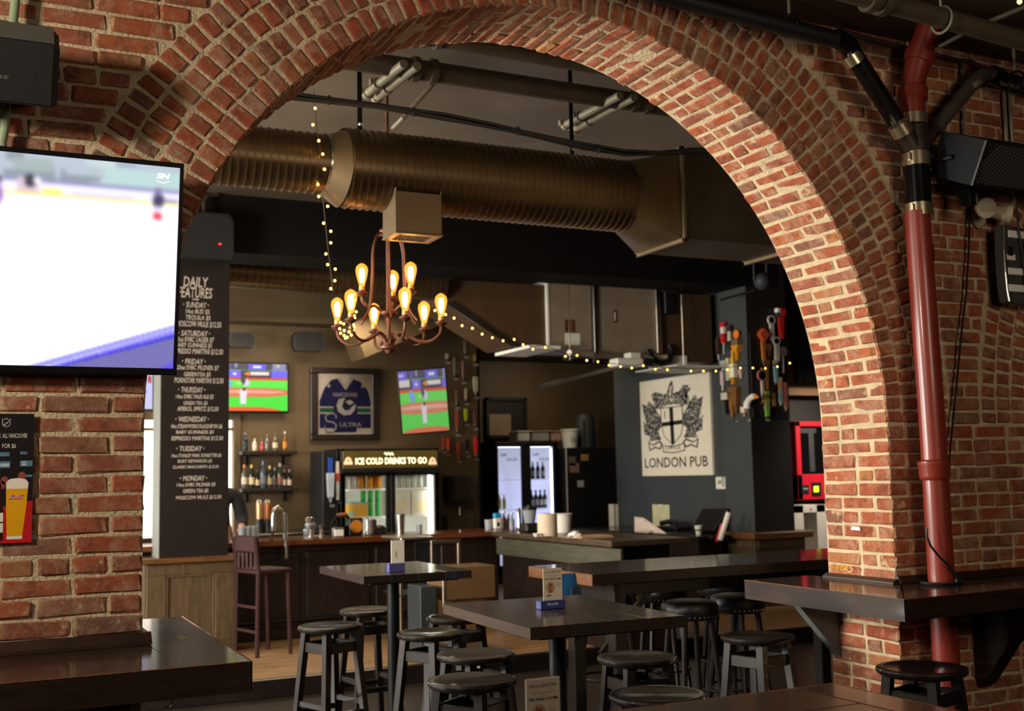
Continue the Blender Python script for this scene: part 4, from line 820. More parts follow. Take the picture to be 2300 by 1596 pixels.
for px, hh, body, cap, lc, lab in ((549, .26, '4A4840', 'C86A40', 'B4AA98', 'bottle with orange cap first on the lower shelf'), (565, .26, '1E2016', 'C8B050', 'B8AC84', 'dark bottle with gold foil neck and cream label on the lower shelf'), (578, .20, '1A1612', '2A2420', 'B4A480', 'short black bottle with cream label beside the gold foil one'), (591, .30, '3A3E48', '5A6AA0', '5A5E6A', 'tallest bottle with blue cap on the lower shelf'), (606, .25, '2A2A1E', 'C0AC60', '8A7A50', 'dark bottle with yellow foil neck right of the tall blue capped one'), (617, .23, '2A2826', '6A6660', '3A3836', 'black bottle with grey cap on the lower shelf'), (629, .28, '243024', 'A09A8A', '7A4A40', 'tall green black bottle with pale top third from the right'), (638, .21, '1A1214', '8A5A54', 'A89C90', 'dark bottle with pink cap second from the right on the lower shelf'), (650, .21, '18120F', '7A7068', 'B0A498', 'dark bottle with white label last on the lower shelf')): bottle(px, 1096, 12.95, hh, body, cap, lc, lab, g2)
# glassware by the bar: stemless glasses upside down
M_GL = mat('grey_glassware', '8E949A', .12, var=.05); gl0 = None
for i, (px, py) in enumerate(((545, 1188), (557, 1189), (569, 1189), (548, 1178), (561, 1178), (573, 1178))):
    p = YP(px, py, 11.35 if i < 3 else 11.5); z0 = 1.0
    if gl0 is None:
        gl0 = thing('pint_glass', '', 'glass', (p.x, p.y, 1.0), group='upturned glasses on the rack behind the bar'); b = MB(); b.lathe([(.046, 0), (.044, .01), (.034, .15), (.03, .155), (0, .155)], 14); b.obj('bowl', M_GL, gl0, True, world=False); b = MB(); b.lathe([(.047, 0), (.047, .008)], 14); b.obj('rim', M_CHROME, gl0, True, world=False)
        g = gl0
    else: g = dup(gl0, (p.x, p.y, 1.0), 0, '')
    g['label'] = 'upturned clear pint glass, '+('front' if i < 3 else 'rear')+' row, '+('nearest the column', 'in the middle', 'nearest the coffee grinders')[i % 3]
gr = thing('glass_rack', 'low steel rack of upturned glasses behind the bar by the column', 'rack', (2.95, 11.4, .98)); wpart('tray', M_STEEL, gr, lambda b: b.bbox(2.65, 3.35, 11.2, 11.65, .985, .999, .003)); wpart('rail', M_CHROME, gr, lambda b: b.tube([(2.65, 11.19, 1.05), (3.35, 11.19, 1.05)], .008, 6)); wpart('legs', M_STEEL, gr, lambda b: [b.bbox(x_-.01, x_+.01, y_-.01, y_+.01, .14, .985) for x_ in (2.67, 3.33) for y_ in (11.22, 11.63)])
for px, lab, c in ((584, 'white and copper cylinder grinder on the back bar', 'D0A070'), (603, 'copper cylinder grinder on the back bar', 'B06A3C')):
    p = YP(px, 1150, 12.2); t = thing('shaker', lab, 'shaker', (p.x, p.y, 1.05)); q0, q1 = YP(px, 1165, 12.2), YP(px, 1122, 12.2); wpart('body', mat('copper_'+c, c, .3, metal=.6), t, lambda b: b.lathe([(0, 0), (.036, 0), (.04, q1.z-q0.z-.04), (.036, q1.z-q0.z-.03), (0, q1.z-q0.z-.03)], 14, (p.x, p.y, q0.z)), True); wpart('lid', M_STEEL, t, lambda b: b.lathe([(0, 0), (.038, 0), (.03, .03), (0, .035)], 14, (p.x, p.y, q1.z-.03)), True); wpart('foot', M_BLACK, t, lambda b: b.lathe([(.05, 0), (.04, q0.z-1.05), (0, q0.z-1.05)], 12, (p.x, p.y, 1.05)))
bc = thing('back_bar_counter', 'dark back bar counter under the bottle shelves', 'counter', (3.0, 12.6, .14)); wpart('counter_top', M_BLACKWOOD, bc, lambda b: b.bbox(.5, 3.66, 12.0, 13.08, 1.0, 1.045, .005)); wpart('cabinet_front', M_BARFRONT, bc, lambda b: b.box(.5, 3.64, 12.08, 13.05, .145, 1.0))
wr = thing('wine_glass_cluster', 'round glass ashtray stack at the end of the glass rack', 'glass', (3.28, 11.5, 1.0)); wpart('bowls', M_GL, wr, lambda b: [b.lathe([(.05, 0), (.06, .03), (.055, .05), (.01, .03), (0, .03)], 12, (3.28+dx, 11.5+dy, 1.0+dz)) for dx, dy, dz in ((0, 0, 0), (0, 0, .055), (.02, 0, .11))], True); wpart('top_glass', M_CHROME, wr, lambda b: b.lathe([(.04, 0), (.045, .05), (.04, .05), (0, .005)], 12, (3.29, 11.5, 1.168)), True)
# beer arch at the bar
p0, p1, p2, p3, p4 = [YP(a, b_, 10.42) for a, b_ in ((613, 1192), (613, 1160), (626, 1138), (640, 1160), (643, 1250))]
bt = thing('service_rail', 'chrome hooped rail at the bar counter front', 'rail', (p0.x, 10.42, 1.0)); wpart('hoop', M_CHROME, bt, lambda b: b.tube([tuple(p0), tuple(p1), tuple((p1+p2)/2+Vector((-.012, 0, .02))), tuple(p2), tuple((p3+p2)/2+Vector((.012, 0, .02))), tuple(p3), tuple(p3+(p4-p3)*.5), tuple(p4)], .021, 10), True); wpart('lower_mount', M_STEEL, bt, lambda b: b.tube([tuple(p4), (p4.x, 10.66, p4.z)], .02, 8)); wpart('mount', M_STEEL, bt, lambda b: (b.tube([(p0.x, 10.42, p0.z), (p0.x, 10.5, 1.03)], .015, 8)))
# small things standing on the bar
def bx(px, y=10.85): d = YP(px, 1200, y); return d.x
def onbar(name, label, cat, px, y=10.85): return thing(name, label, cat, (bx(px, y), y, 1.05))
for px, lab in ((699, 'left steel jigger of the two on the bar'), (722, 'right steel jigger of the two on the bar')):
    t = onbar('jigger', lab, 'jigger', px); x_ = bx(px); wpart('cups', M_STEEL, t, lambda b: b.lathe([(0, 0), (.028, 0), (.014, .055), (.012, .06), (.016, .075), (.026, .11), (.022, .11), (.01, .07), (0, .07)], 12, (x_, 10.85, 1.051)), True); wpart('collar', M_CHROME, t, lambda b: b.lathe([(.016, .055), (.018, .06), (.016, .065)], 12, (x_, 10.85, 1.051)), True)
t = onbar('soda_gun', 'black soda gun holster with curved hose on the bar', 'soda gun', 757); x_ = bx(757); wpart('holster', M_BLACKG, t, lambda b: b.bbox(x_-.02, x_+.14, 10.82, 10.95, 1.051, 1.15, .01)); wpart('hose', M_BLACKM, t, lambda b: b.tube([(x_-.07, 10.85, 1.06), (x_-.06, 10.85, 1.15), (x_, 10.85, 1.24), (x_+.09, 10.85, 1.25), (x_+.13, 10.86, 1.2)], .02, 8), True); wpart('handle', mat('copper_dull', '7A4424', .4, metal=.5), t, lambda b: b.tube([(x_+.0, 10.85, 1.245), (x_+.1, 10.85, 1.255)], .022, 8))
t = onbar('menu_box', 'black box with round orange emblem standing on the bar', 'box', 797); x_ = bx(797); wpart('body', M_BLACK, t, lambda b: b.bbox(x_-.07, x_+.07, 10.8, 10.93, 1.051, 1.22, .008)); wpart('emblem', mat('orange_emblem', 'B8741E', .5), t, lambda b: b.lathe([(0, 0), (.062, 0), (.062, .004), (0, .004)], 20, mtx=Matrix.Translation((x_, 10.8, 1.14)) @ Matrix.Rotation(PI/2, 4, 'X')))
t = onbar('napkin_holder', 'grey steel napkin holder left of the orange emblem box', 'napkin holder', 760, 10.72); x_ = bx(762, 10.72); wpart('case', M_STEEL, t, lambda b: b.bbox(x_-.07, x_+.03, 10.66, 10.74, 1.051, 1.14, .008)); wpart('napkins', M_WHITE, t, lambda b: b.bbox(x_-.06, x_+.02, 10.65, 10.66, 1.06, 1.12, .002))
t = onbar('beer_tap', 'slim chrome tap column in front of the lit fridge', 'tap', 828); x_ = bx(825); wpart('column', M_CHROME, t, lambda b: b.lathe([(.03, 0), (.022, .01), (.016, .03), (.016, .16), (.0, .165)], 12, (x_, 10.85, 1.051)), True); wpart('handle', mat('brown_handle', '3A2218', .4), t, lambda b: b.bbox(x_+.03, x_+.09, 10.82, 10.88, 1.051, 1.2, .012))
t = onbar('bar_caddy', 'low dark caddy on the bar right of the chrome tap', 'caddy', 853); x_ = bx(853); wpart('tray', M_BLACK, t, lambda b: b.bbox(x_-.07, x_+.07, 10.82, 10.95, 1.051, 1.11, .01)); wpart('lid', mat('dark_brown_plastic', '2A1A18', .4), t, lambda b: b.sph((x_, 10.88, 1.11), .07, 12, 6, (1, 1, .45)), True)
t = onbar('cocktail_shaker', 'tall steel mixing cup in front of the right fridge door', 'shaker', 899); x_ = bx(899); wpart('cup', M_STEEL, t, lambda b: b.lathe([(0, 0), (.04, 0), (.048, .19), (.044, .19), (.037, .01), (0, .01)], 18, (x_, 10.85, 1.051)), True); wpart('rim', M_CHROME, t, lambda b: b.lathe([(.048, .186), (.05, .19), (.048, .194)], 18, (x_, 10.85, 1.051)), True)
t = onbar('tip_jar', 'small clear tumbler beside the mixing cup on the bar', 'glass', 942); x_ = bx(942); wpart('glass', M_GL, t, lambda b: b.lathe([(0, 0), (.026, 0), (.03, .08), (.027, .08), (.024, .006), (0, .006)], 12, (x_, 10.85, 1.051)), True)
def onret(name, label, cat, px, py): q = ZP(px, py, 1.05); return thing(name, label, cat, (q.x, q.y, 1.05)), q
t, q = onret('glass_stack', 'pair of low grey glasses at the bar corner', 'glass', 1098, 1188); wpart('glass', M_GL, t, lambda b: [b.lathe([(0, 0), (.04, 0), (.044, .1), (.04, .1), (.036, .01), (0, .01)], 12, (q.x+dx, q.y, 1.051)) for dx in (0, .1)], True); wpart('rim', M_CHROME, t, lambda b: b.lathe([(.044, .098), (.045, .102)], 12, (q.x, q.y, 1.051)), True)
t, q = onret('sanitizer_bottle', 'white bottle with bright blue top at the bar corner', 'bottle', 1117, 1188); wpart('body', M_WHITE, t, lambda b: b.bbox(q.x-.04, q.x+.04, q.y-.03, q.y+.03, 1.051, 1.165, .012)); wpart('cap', mat('cyan_plastic', '1E8AB8', .4), t, lambda b: b.bbox(q.x-.04, q.x+.04, q.y-.03, q.y+.03, 1.165, 1.215, .01)); wpart('logo', M_BLACK, t, lambda b: b.bbox(q.x-.015, q.x+.015, q.y-.0315, q.y-.03, 1.08, 1.12, .0005))
for px, py, c, hh, lab in ((1132, 1185, '4A3424', .16, 'tall brown bottle right of the blue topped one'), (1142, 1186, '2E1C16', .13, 'short dark brown bottle in the cluster at the bar corner'), (1150, 1188, '8A8AA0', .15, 'pale lilac bottle in the cluster at the bar corner')):
    q = ZP(px, py, 1.05); t = thing('sauce_bottle', lab, 'bottle', (q.x, q.y, 1.05), group='bottles at the bar corner'); wpart('body', mat('b_'+c, c, .3), t, lambda b: b.lathe([(0, 0), (.028, 0), (.028, hh*.6), (.011, hh*.8), (.011, hh), (0, hh)], 10, (q.x, q.y, 1.051)), True); wpart('cap', M_STEEL, t, lambda b: b.lathe([(.014, hh), (.014, hh+.015), (0, hh+.02)], 10, (q.x, q.y, 1.051)), True)
t, q = onret('blender', 'blender jug with black lid on the bar return', 'blender', 1190, 1195); wpart('base', M_BLACK, t, lambda b: b.bbox(q.x-.08, q.x+.08, q.y-.08, q.y+.08, 1.051, 1.14, .02)); wpart('jug', M_GL, t, lambda b: b.lathe([(.05, 1.14), (.07, 1.27), (.065, 1.27), (.045, 1.15)], 14, (q.x, q.y, 0)), True); wpart('lid', M_BLACK, t, lambda b: b.lathe([(0, 1.31), (.03, 1.31), (.03, 1.29), (.073, 1.29), (.073, 1.265)], 14, (q.x, q.y, 0)), True)
t, q = onret('steel_carafe', 'slim steel carafe beside the blender', 'carafe', 1166, 1190); wpart('body', M_CHROME, t, lambda b: b.lathe([(0, 0), (.022, 0), (.022, .2), (.014, .22), (0, .225)], 12, (q.x, q.y, 1.051)), True); wpart('base', M_BLACK, t, lambda b: b.lathe([(.03, 0), (.028, .02), (0, .02)], 12, (q.x, q.y, 1.0505)), True)
t, q = onret('paper_towel_roll', 'fat white paper towel roll on the bar return', 'paper roll', 1230, 1203); wpart('roll', mat('warm_paper', 'CDBBA6', .9), t, lambda b: b.lathe([(.02, .195), (.088, .2), (.09, .195), (.09, 0), (0, 0)], 24, (q.x, q.y, 1.051)), True); wpart('core', M_OAK, t, lambda b: b.lathe([(.02, .18), (.022, .202), (.018, .202), (.016, .18)], 12, (q.x, q.y, 1.051)), True)
q = ZP(1265, 1196, 1.05); t = thing('ice_bucket', 'white plastic tub behind the paper towel roll', 'tub', (q.x, q.y, 1.05)); wpart('tub', M_WHITE, t, lambda b: b.lathe([(0, 0), (.07, 0), (.085, .17), (.088, .17), (.08, .165), (.066, .01), (0, .01)], 18, (q.x+.03, q.y+.05, 1.051)), True); wpart('rim', M_WHITE, t, lambda b: b.lathe([(.085, .165), (.092, .17), (.085, .178)], 18, (q.x+.03, q.y+.05, 1.051)), True)
q = ZP(1325, 1207, 1.05); t = thing('menu_papers', 'loose tan papers lying at the end of the bar return', 'papers', (q.x, q.y, 1.05))
for i in range(3): wpart('sheet', mat('tan_paper', 'A88C70', .8), t, lambda b: b.bbox(q.x-.15+.02*i, q.x+.17+.01*i, q.y-.12+.03*i, q.y+.2-.02*i, 1.051+.006*i, 1.056+.006*i, .001))
q = ZP(1290, 1208, 1.05); t = thing('napkin_pile', 'crumpled white napkins in front of the loose papers', 'napkin', (q.x, q.y, 1.05)); b = MB(); b.sph((q.x, q.y, 1.075), .06, 10, 6, (1, 1, .45)); b.v = [(x_+R.uniform(-.014, .014), y_+R.uniform(-.014, .014), max(1.051, z_+R.uniform(-.012, .014))) for x_, y_, z_ in b.v]; b.obj('napkins', M_WHITE, t)
q = ZP(1205, 1205, 1.05); t = thing('small_bowl', 'small white bowl left of the paper towel roll', 'bowl', (q.x, q.y, 1.05)); wpart('bowl', M_WHITE, t, lambda b: b.lathe([(.02, 0), (.035, .03), (.032, .03), (.016, .005), (0, .005)], 14, (q.x, q.y, 1.051)), True)
# ---------------- drinks fridge with lit header
F0 = YP(765, 1007, 12.35); F1 = YP(985, 1010, 12.35); fx0, fx1, ft = F0.x, F1.x, F0.z; fy = 12.35
fg = thing('drinks_fridge', 'double door black fridge with lit header reading ICE COLD DRINKS TO GO', 'fridge', ((fx0+fx1)/2, 12.7, .14))
wpart('cabinet', M_BLACK, fg, lambda b: [b.bbox(*q, .004) for q in ((fx0, fx0+.045, fy, 13.05, .145, ft), (fx1-.045, fx1, fy, 13.05, .145, ft), (fx0, fx1, 13.0, 13.05, .145, ft), (fx0, fx1, fy, 13.05, ft-.03, ft), (fx0, fx1, fy, 13.05, .145, .3))])
hz0 = YP(870, 1050, fy).z
wpart('header', mat('header_brown', '4A3E1A', .4, var=.2, emit=.25, ecol='6A5A1E'), fg, lambda b: b.bbox(fx0+.02, fx1-.02, fy-.02, fy+.02, hz0, ft-.03, .004))
wpart('header_sill', M_BLACK, fg, lambda b: b.bbox(fx0, fx1, fy-.025, fy+.03, hz0-.05, hz0, .004))
hl_ = YP(797, 1043, fy); hr_ = YP(957, 1026, fy); frh = FY(hl_.x, fy-.02, hl_.z)
text('ICE COLD DRINKS TO GO', frh, hr_.x-hl_.x, hr_.z-hl_.z, mat('lit_letters', 'FFF2C8', .4, emit=1.7, ecol='FFF0C4', cast=False), fg, depth=.003, bold=.03)
wpart('header_script', mat('lit_letters', 'FFF2C8'), fg, lambda b: b.tube([(hl_.x+.34+.012*k, fy-.024, hl_.z+.115+.018*math.sin(k*1.9)) for k in range(10)], .006, 5))
for px in (781, 970): p = YP(px, 1034, fy); wpart('header_emblem', mat('lit_badge', 'E8C8A0', .4, emit=.7, ecol='F0D0A8', cast=False), fg, lambda b: (b.bbox(p.x-.05, p.x+.05, fy-.022, fy-.019, p.z-.045, p.z-.015, .001), b.prism([(.04*math.cos(PI*k/8), .055*math.sin(PI*k/8)) for k in range(9)], FY(p.x, fy-.019, p.z-.015), .003))); wpart('header_flame', mat('lit_red', 'D84A28', .4, emit=.8, cast=False), fg, lambda b: b.prism([(-.014, 0), (.014, 0), (0, .035)], FY(p.x, fy-.023, p.z-.01), .001))
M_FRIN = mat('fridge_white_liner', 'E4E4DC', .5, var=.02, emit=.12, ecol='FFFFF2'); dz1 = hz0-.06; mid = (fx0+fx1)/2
wpart('liner', M_FRIN, fg, lambda b: (b.box(fx0+.046, fx1-.046, 12.99, 12.998, .31, dz1), b.box(fx0+.046, fx0+.05, fy+.06, 12.99, .31, dz1), b.box(fx1-.05, fx1-.046, fy+.06, 12.99, .31, dz1)))
M_TUBE = mat('fridge_light_tube', 'FFFFF0', .4, emit=5.0, ecol='FFFCEB')
wpart('light_tube', M_TUBE, fg, lambda b: b.bbox(fx1-.10, fx1-.075, fy+.07, fy+.10, .4, dz1-.03)); wpart('light_tube', M_TUBE, fg, lambda b: b.bbox(mid-.012, mid+.012, fy+.07, fy+.1, .4, dz1-.03)); wpart('light_tube', M_TUBE, fg, lambda b: b.bbox(fx0+.06, fx0+.075, fy+.07, fy+.09, .4, dz1-.03))
for a_, b_ in ((fx0, mid), (mid, fx1)):
    d_ = wpart('door', M_BLACK, fg, lambda b: [b.bbox(*q, .004) for q in ((a_+.002, a_+.055, fy, fy+.04, .3, dz1), (b_-.055, b_-.002, fy, fy+.04, .3, dz1), (a_, b_, fy, fy+.04, dz1-.03, dz1), (a_, b_, fy, fy+.04, .3, .38))]); wpart('pane', M_GLASS, d_, lambda b: b.box(a_+.055, b_-.055, fy+.015, fy+.02, .38, dz1-.03)); hx_ = (b_-.04) if a_ == fx0 else (a_+.04); wpart('handle', M_BLACKM, d_, lambda b: b.tube([(hx_, fy-.03, .8), (hx_, fy-.03, 1.15)], .01, 6))
sh1, sh2 = YP(830, 1097, fy+.25).z, YP(860, 1158, fy+.25).z
for a_, b_ in ((fx0+.05, mid-.02), (mid+.02, fx1-.05)):
    for z_ in (sh1, sh2, .62): wpart('shelf', M_FRIN, fg, lambda b: b.bbox(a_, b_, fy+.11, 12.98, z_-.018, z_, .003))
CAN = MB(); CAN.lathe([(0, 0), (.026, 0), (.031, .008), (.031, .138), (.027, .148), (0, .148)], 12); CANM = {}
def can(x, y, z, col, n, lab, grp):
    if col not in CANM: CANM[col] = (CAN.mesh('can_'+col, mat('can_'+col, col, .3, metal=.3), True),)
    t = bpy.data.objects.new('drink_can', CANM[col][0]); COL.objects.link(t); t.location = (x, y, z); tag(t, lab % ('first', 'second', 'third', 'fourth', 'fifth', 'sixth')[n], 'can', grp)
pal = {0: ('D9C9BC', 'pale cans with red tops at the left of the top shelf'), 1: ('E09A28', 'orange cans on the top fridge shelf')}
for i in range(3):
    for lv in range(1): can(fx0+.09+.075*i, fy+.2, sh1+.002, 'CFC4BC', i, 'pale tall can, %s from the left on the top shelf behind the left fridge door', 'pale cans behind the left fridge door')
for i in range(6): can(fx0+.29+.056*i if i < 5 else mid-.09, fy+.2+(.06 if i % 2 else 0), sh1+.002, 'E09A28', i, 'orange can, %s from the left on the top shelf behind the left fridge door', 'orange cans behind the left fridge door')
for i in range(5): can(mid+.08+.068*i, fy+.2, sh1+.002, ('D8D2C4', 'C8CFC4')[i % 2], i, 'cream can, %s from the left on the top shelf behind the right fridge door', 'cream cans behind the right fridge door')
for i in range(2): can(fx1-.24+.09*i, fy+.2, sh1+.002, 'C4D4CC', i, 'mint can, %s of the two at the right end of the top fridge shelf', 'mint cans behind the right fridge door')
for i in range(3):
    for lv in range(2): can(mid-.09-.085*i, fy+.2, sh2+.002+.15*lv, '3FAE4E', i, ('lower', 'upper')[lv]+' green can of the %s stack from the right behind the left fridge door', 'stacked green cans behind the left fridge door')
t = thing('drinks_carton', 'yellow and turquoise drinks carton behind the left fridge door', 'carton', (fx0+.25, fy+.3, sh2)); wpart('box', mat('yellow_card', 'E0A844', .6), t, lambda b: b.bbox(fx0+.07, fx0+.36, fy+.15, fy+.5, sh2+.001, sh2+.16, .003)); wpart('band', mat('turquoise_card', '8AC8C0', .6), t, lambda b: (b.bbox(fx0+.065, fx0+.365, fy+.148, fy+.505, sh2+.145, sh2+.165, .002), b.bbox(fx0+.13, fx0+.2, fy+.147, fy+.15, sh2+.02, sh2+.06, .001)))
for i in range(2):
    t = thing('white_carton', ('left', 'right')[i]+' tall white carton behind the right fridge door', 'carton', (mid+.18+.24*i, fy+.3, sh2)); wpart('box', M_WHITE, t, lambda b: b.bbox(mid+.07+.24*i, mid+.295+.24*i, fy+.16, fy+.5, sh2+.001, sh1-.03, .004)); wpart('print', mat('cream_print', 'E0D4B0', .6), t, lambda b: b.bbox(mid+.1+.24*i, mid+.26+.24*i, fy+.158, fy+.16, sh2+.05, sh1-.15, .001))
for i in range(5):
    for lv in range(2): can(mid+.16+.072*i, fy+.17, .625+.15*lv, '6E90C8', i, ('lower', 'upper')[lv]+' blue can of the %s stack from the left behind the right fridge door', 'stacked blue cans behind the right fridge door')
# black tap panel left of the fridge
tp = thing('tap_tower_panel', 'black panel left of the lit fridge', 'panel', (fx0-.1, 12.5, .14)); wx = YP(725, 1100, 12.4).x; wpart('panel', M_BLACK, tp, lambda b: b.bbox(wx, fx0-.01, 12.40, 12.9, .145, ft-.02, .005)); wpart('side_trim', M_BLACKM, tp, lambda b: b.bbox(fx0-.035, fx0-.012, 12.38, 12.40, .15, ft-.02, .003))
SEG = 10
def handle(fr, segs, lab, grp, plate=True):       # tap handle: list of (v0, v1, halfwidth0, halfwidth1, colour) stacked along the wall frame
    o, ux, uy = fr; n_ = ux.cross(uy); t = thing('draught_tap', lab, 'beer tap', tuple(o), group=grp)
    for v0, v1, w0, w1, c in segs:
        b = MB()
        if c.startswith('o'):      # disc
            c = c[1:]; r_ = (v1-v0)/2; b.prism([(r_*math.cos(2*PI*k/14), (v0+v1)/2+r_*math.sin(2*PI*k/14)) for k in range(14)], (o+n_*.028, ux, uy), .02)
        else: b.prism([(-w0, v0), (w0, v0), (w1, v1), (-w1, v1)], (o+n_*(.038-max(w0, w1)*.6), ux, uy), max(w0, w1)*1.2)
        b.obj('grip', mat('tap_'+c, c, .4, var=.15), t)
    if plate: wpart('peg', M_STEEL, t, lambda b: b.prism([(-.006, -.02), (.006, -.02), (.006, .02), (-.006, .02)], (o, ux, uy), .034)); wpart('nameplate', mat('grey_plate', '8A867A', .6), t, lambda b: b.prism([(.005, -.05), (.06, -.05), (.06, -.022), (.005, -.022)], (o, ux, uy), .004))
    return t
def taps(fn, wallv, frame_fn, ox, oy, sc_, data, grp):
    for d in data:
        px, y0, y1, wpx, cols, lab = d; P0 = fn(ox+px/sc_, oy+y1/sc_, wallv); P1 = fn(ox+px/sc_, oy+y0/sc_, wallv); hgt = (P1-P0).length; wv_ = (fn(ox+(px+wpx)/sc_, oy+y1/sc_, wallv)-P0).length/2
        fr_ = frame_fn(*P0); segs = [(a*hgt, b_*hgt, wv_*wa, wv_*wb, c) for a, b_, wa, wb, c in cols]; handle(fr_, segs, lab, grp)
gL, gR, gB = 'tap handles on the grey side of the column', 'tap handles on the black front of the column', 'tap handles hung on the far brown wall'
S_ = lambda c: ((0, .2, .25, .25, 'B0AC9C'), (.2, 1, .7, 1, c))
LFT = [(112, 490, 760, 40, ((0, .25, .3, .3, 'B0ACA0'), (.25, 1, .8, 1, '3A2A24'), (.3, .5, 0, 0, 'o8AA0C0')), 'thin dark tap handle with blue disc at the far top of the grey side'),
 (180, 295, 690, 46, ((0, .35, .25, .3, 'A8A498'), (.35, .65, .8, .9, 'B8222A'), (.65, .85, .9, .9, 'D8CCC0'), (.85, 1, .9, 1, 'B8222A')), 'red tap handle with white middle on the grey side'),
 (255, 330, 630, 48, ((0, .35, .6, .7, '2A2220'), (.35, .75, .7, .5, 'B8B0A0'), (.75, 1, .6, .9, '3A3028')), 'dark and white tap handle right of the red one'),
 (345, 390, 770, 90, ((0, .3, .2, .45, 'B87A1E'), (.3, .5, .5, 1, 'C8841E'), (.5, .7, .9, .9, '6A5A40'), (.72, 1, 0, 0, 'oE07A28')), 'orange tap handle with round orange slice top on the grey side'),
 (185, 770, 890, 70, ((0, .3, .6, .6, '8A9490'), (.3, 1, .9, 1, 'A8B0A8')), 'short grey white tap handle in the second row of the grey side'),
 (165, 900, 1140, 36, ((0, .3, .3, .4, 'C8C0B0'), (.3, 1, .9, .9, 'B8A0A8')), 'thin pink white tap handle low at the far edge of the grey side'),
 (240, 740, 1060, 46, ((0, .15, .4, .5, '3A3A30'), (.15, .85, .9, .9, 'A8AC88'), (.85, 1, .9, .7, 'D0C090')), 'pale green tap handle in the middle of the grey side'),
 (300, 640, 1060, 66, ((0, .2, .6, .7, 'A8721E'), (.2, .6, .9, .8, 'E0D8B8'), (.6, .8, .6, .5, 'C89A38'), (.8, 1, .3, .25, 'E0A030')), 'tall gold bottle shaped tap handle on the grey side'),
 (388, 880, 990, 44, ((0, .5, .2, .5, 'C8BCB0'), (.5, 1, .7, .9, 'C09098')), 'small white cone tap handle near the column corner'),
 (215, 1165, 1430, 76, ((0, .6, .25, .4, '121212'), (.6, .68, .5, .6, '121212'), (.68, 1, 1, 1, 'B8B0A4')), 'black tap handle with white block top lettered IPA'),
 (285, 1100, 1470, 52, ((0, .25, .3, .5, '8A5A28'), (.25, 1, .8, .9, '7A5024')), 'brown paddle tap handle next to the block topped one'),
 (335, 1090, 1420, 80, ((0, .3, .2, .4, '6A4420'), (.3, 1, .7, 1, '6E4822'), (.4, .72, 0, 0, 'o9EBAC4')), 'brown tap handle with pale blue disc on the grey side'),
 (430, 1340, 1460, 70, ((0, .4, .15, .15, 'D89A28'), (.4, 1, .6, .8, 'C8C0B4'), (.5, 1.05, 0, 0, 'o9A1E1E')), 'white goose neck tap handle with orange beak and red oval')]
taps(XP, 7.835, FX, 1600, 670, 5.504, LFT, gL)
gt = [o for o in bpy.data.objects if o.get('label', '').startswith('white goose neck')][0]
g_ = [XP(1600+a/5.504, 670+b_/5.504, 7.80) for a, b_ in ((430, 1360), (428, 1300), (455, 1245), (500, 1210), (530, 1210))]
wpart('neck', mat('goose_white', 'D8D0C4', .4), gt, lambda b: b.tube([tuple(q) for q in g_], [.04, .04, .035, .034, .03], 10), True)
q = XP(1600+570/5.504, 670+1222/5.504, 7.80); wpart('beak', mat('goose_beak', 'C87A20', .4), gt, lambda b: b.tube([tuple(g_[-1]), tuple(q)], [.028, .01], 8), True)
it = [o for o in bpy.data.objects if o.get('label', '').endswith('lettered IPA')][0]; q = XP(1600+182/5.504, 670+1232/5.504, 7.78); text('IPA', FX(7.775, q.y, q.z), .09, .07, M_BLACK, it, depth=.001)
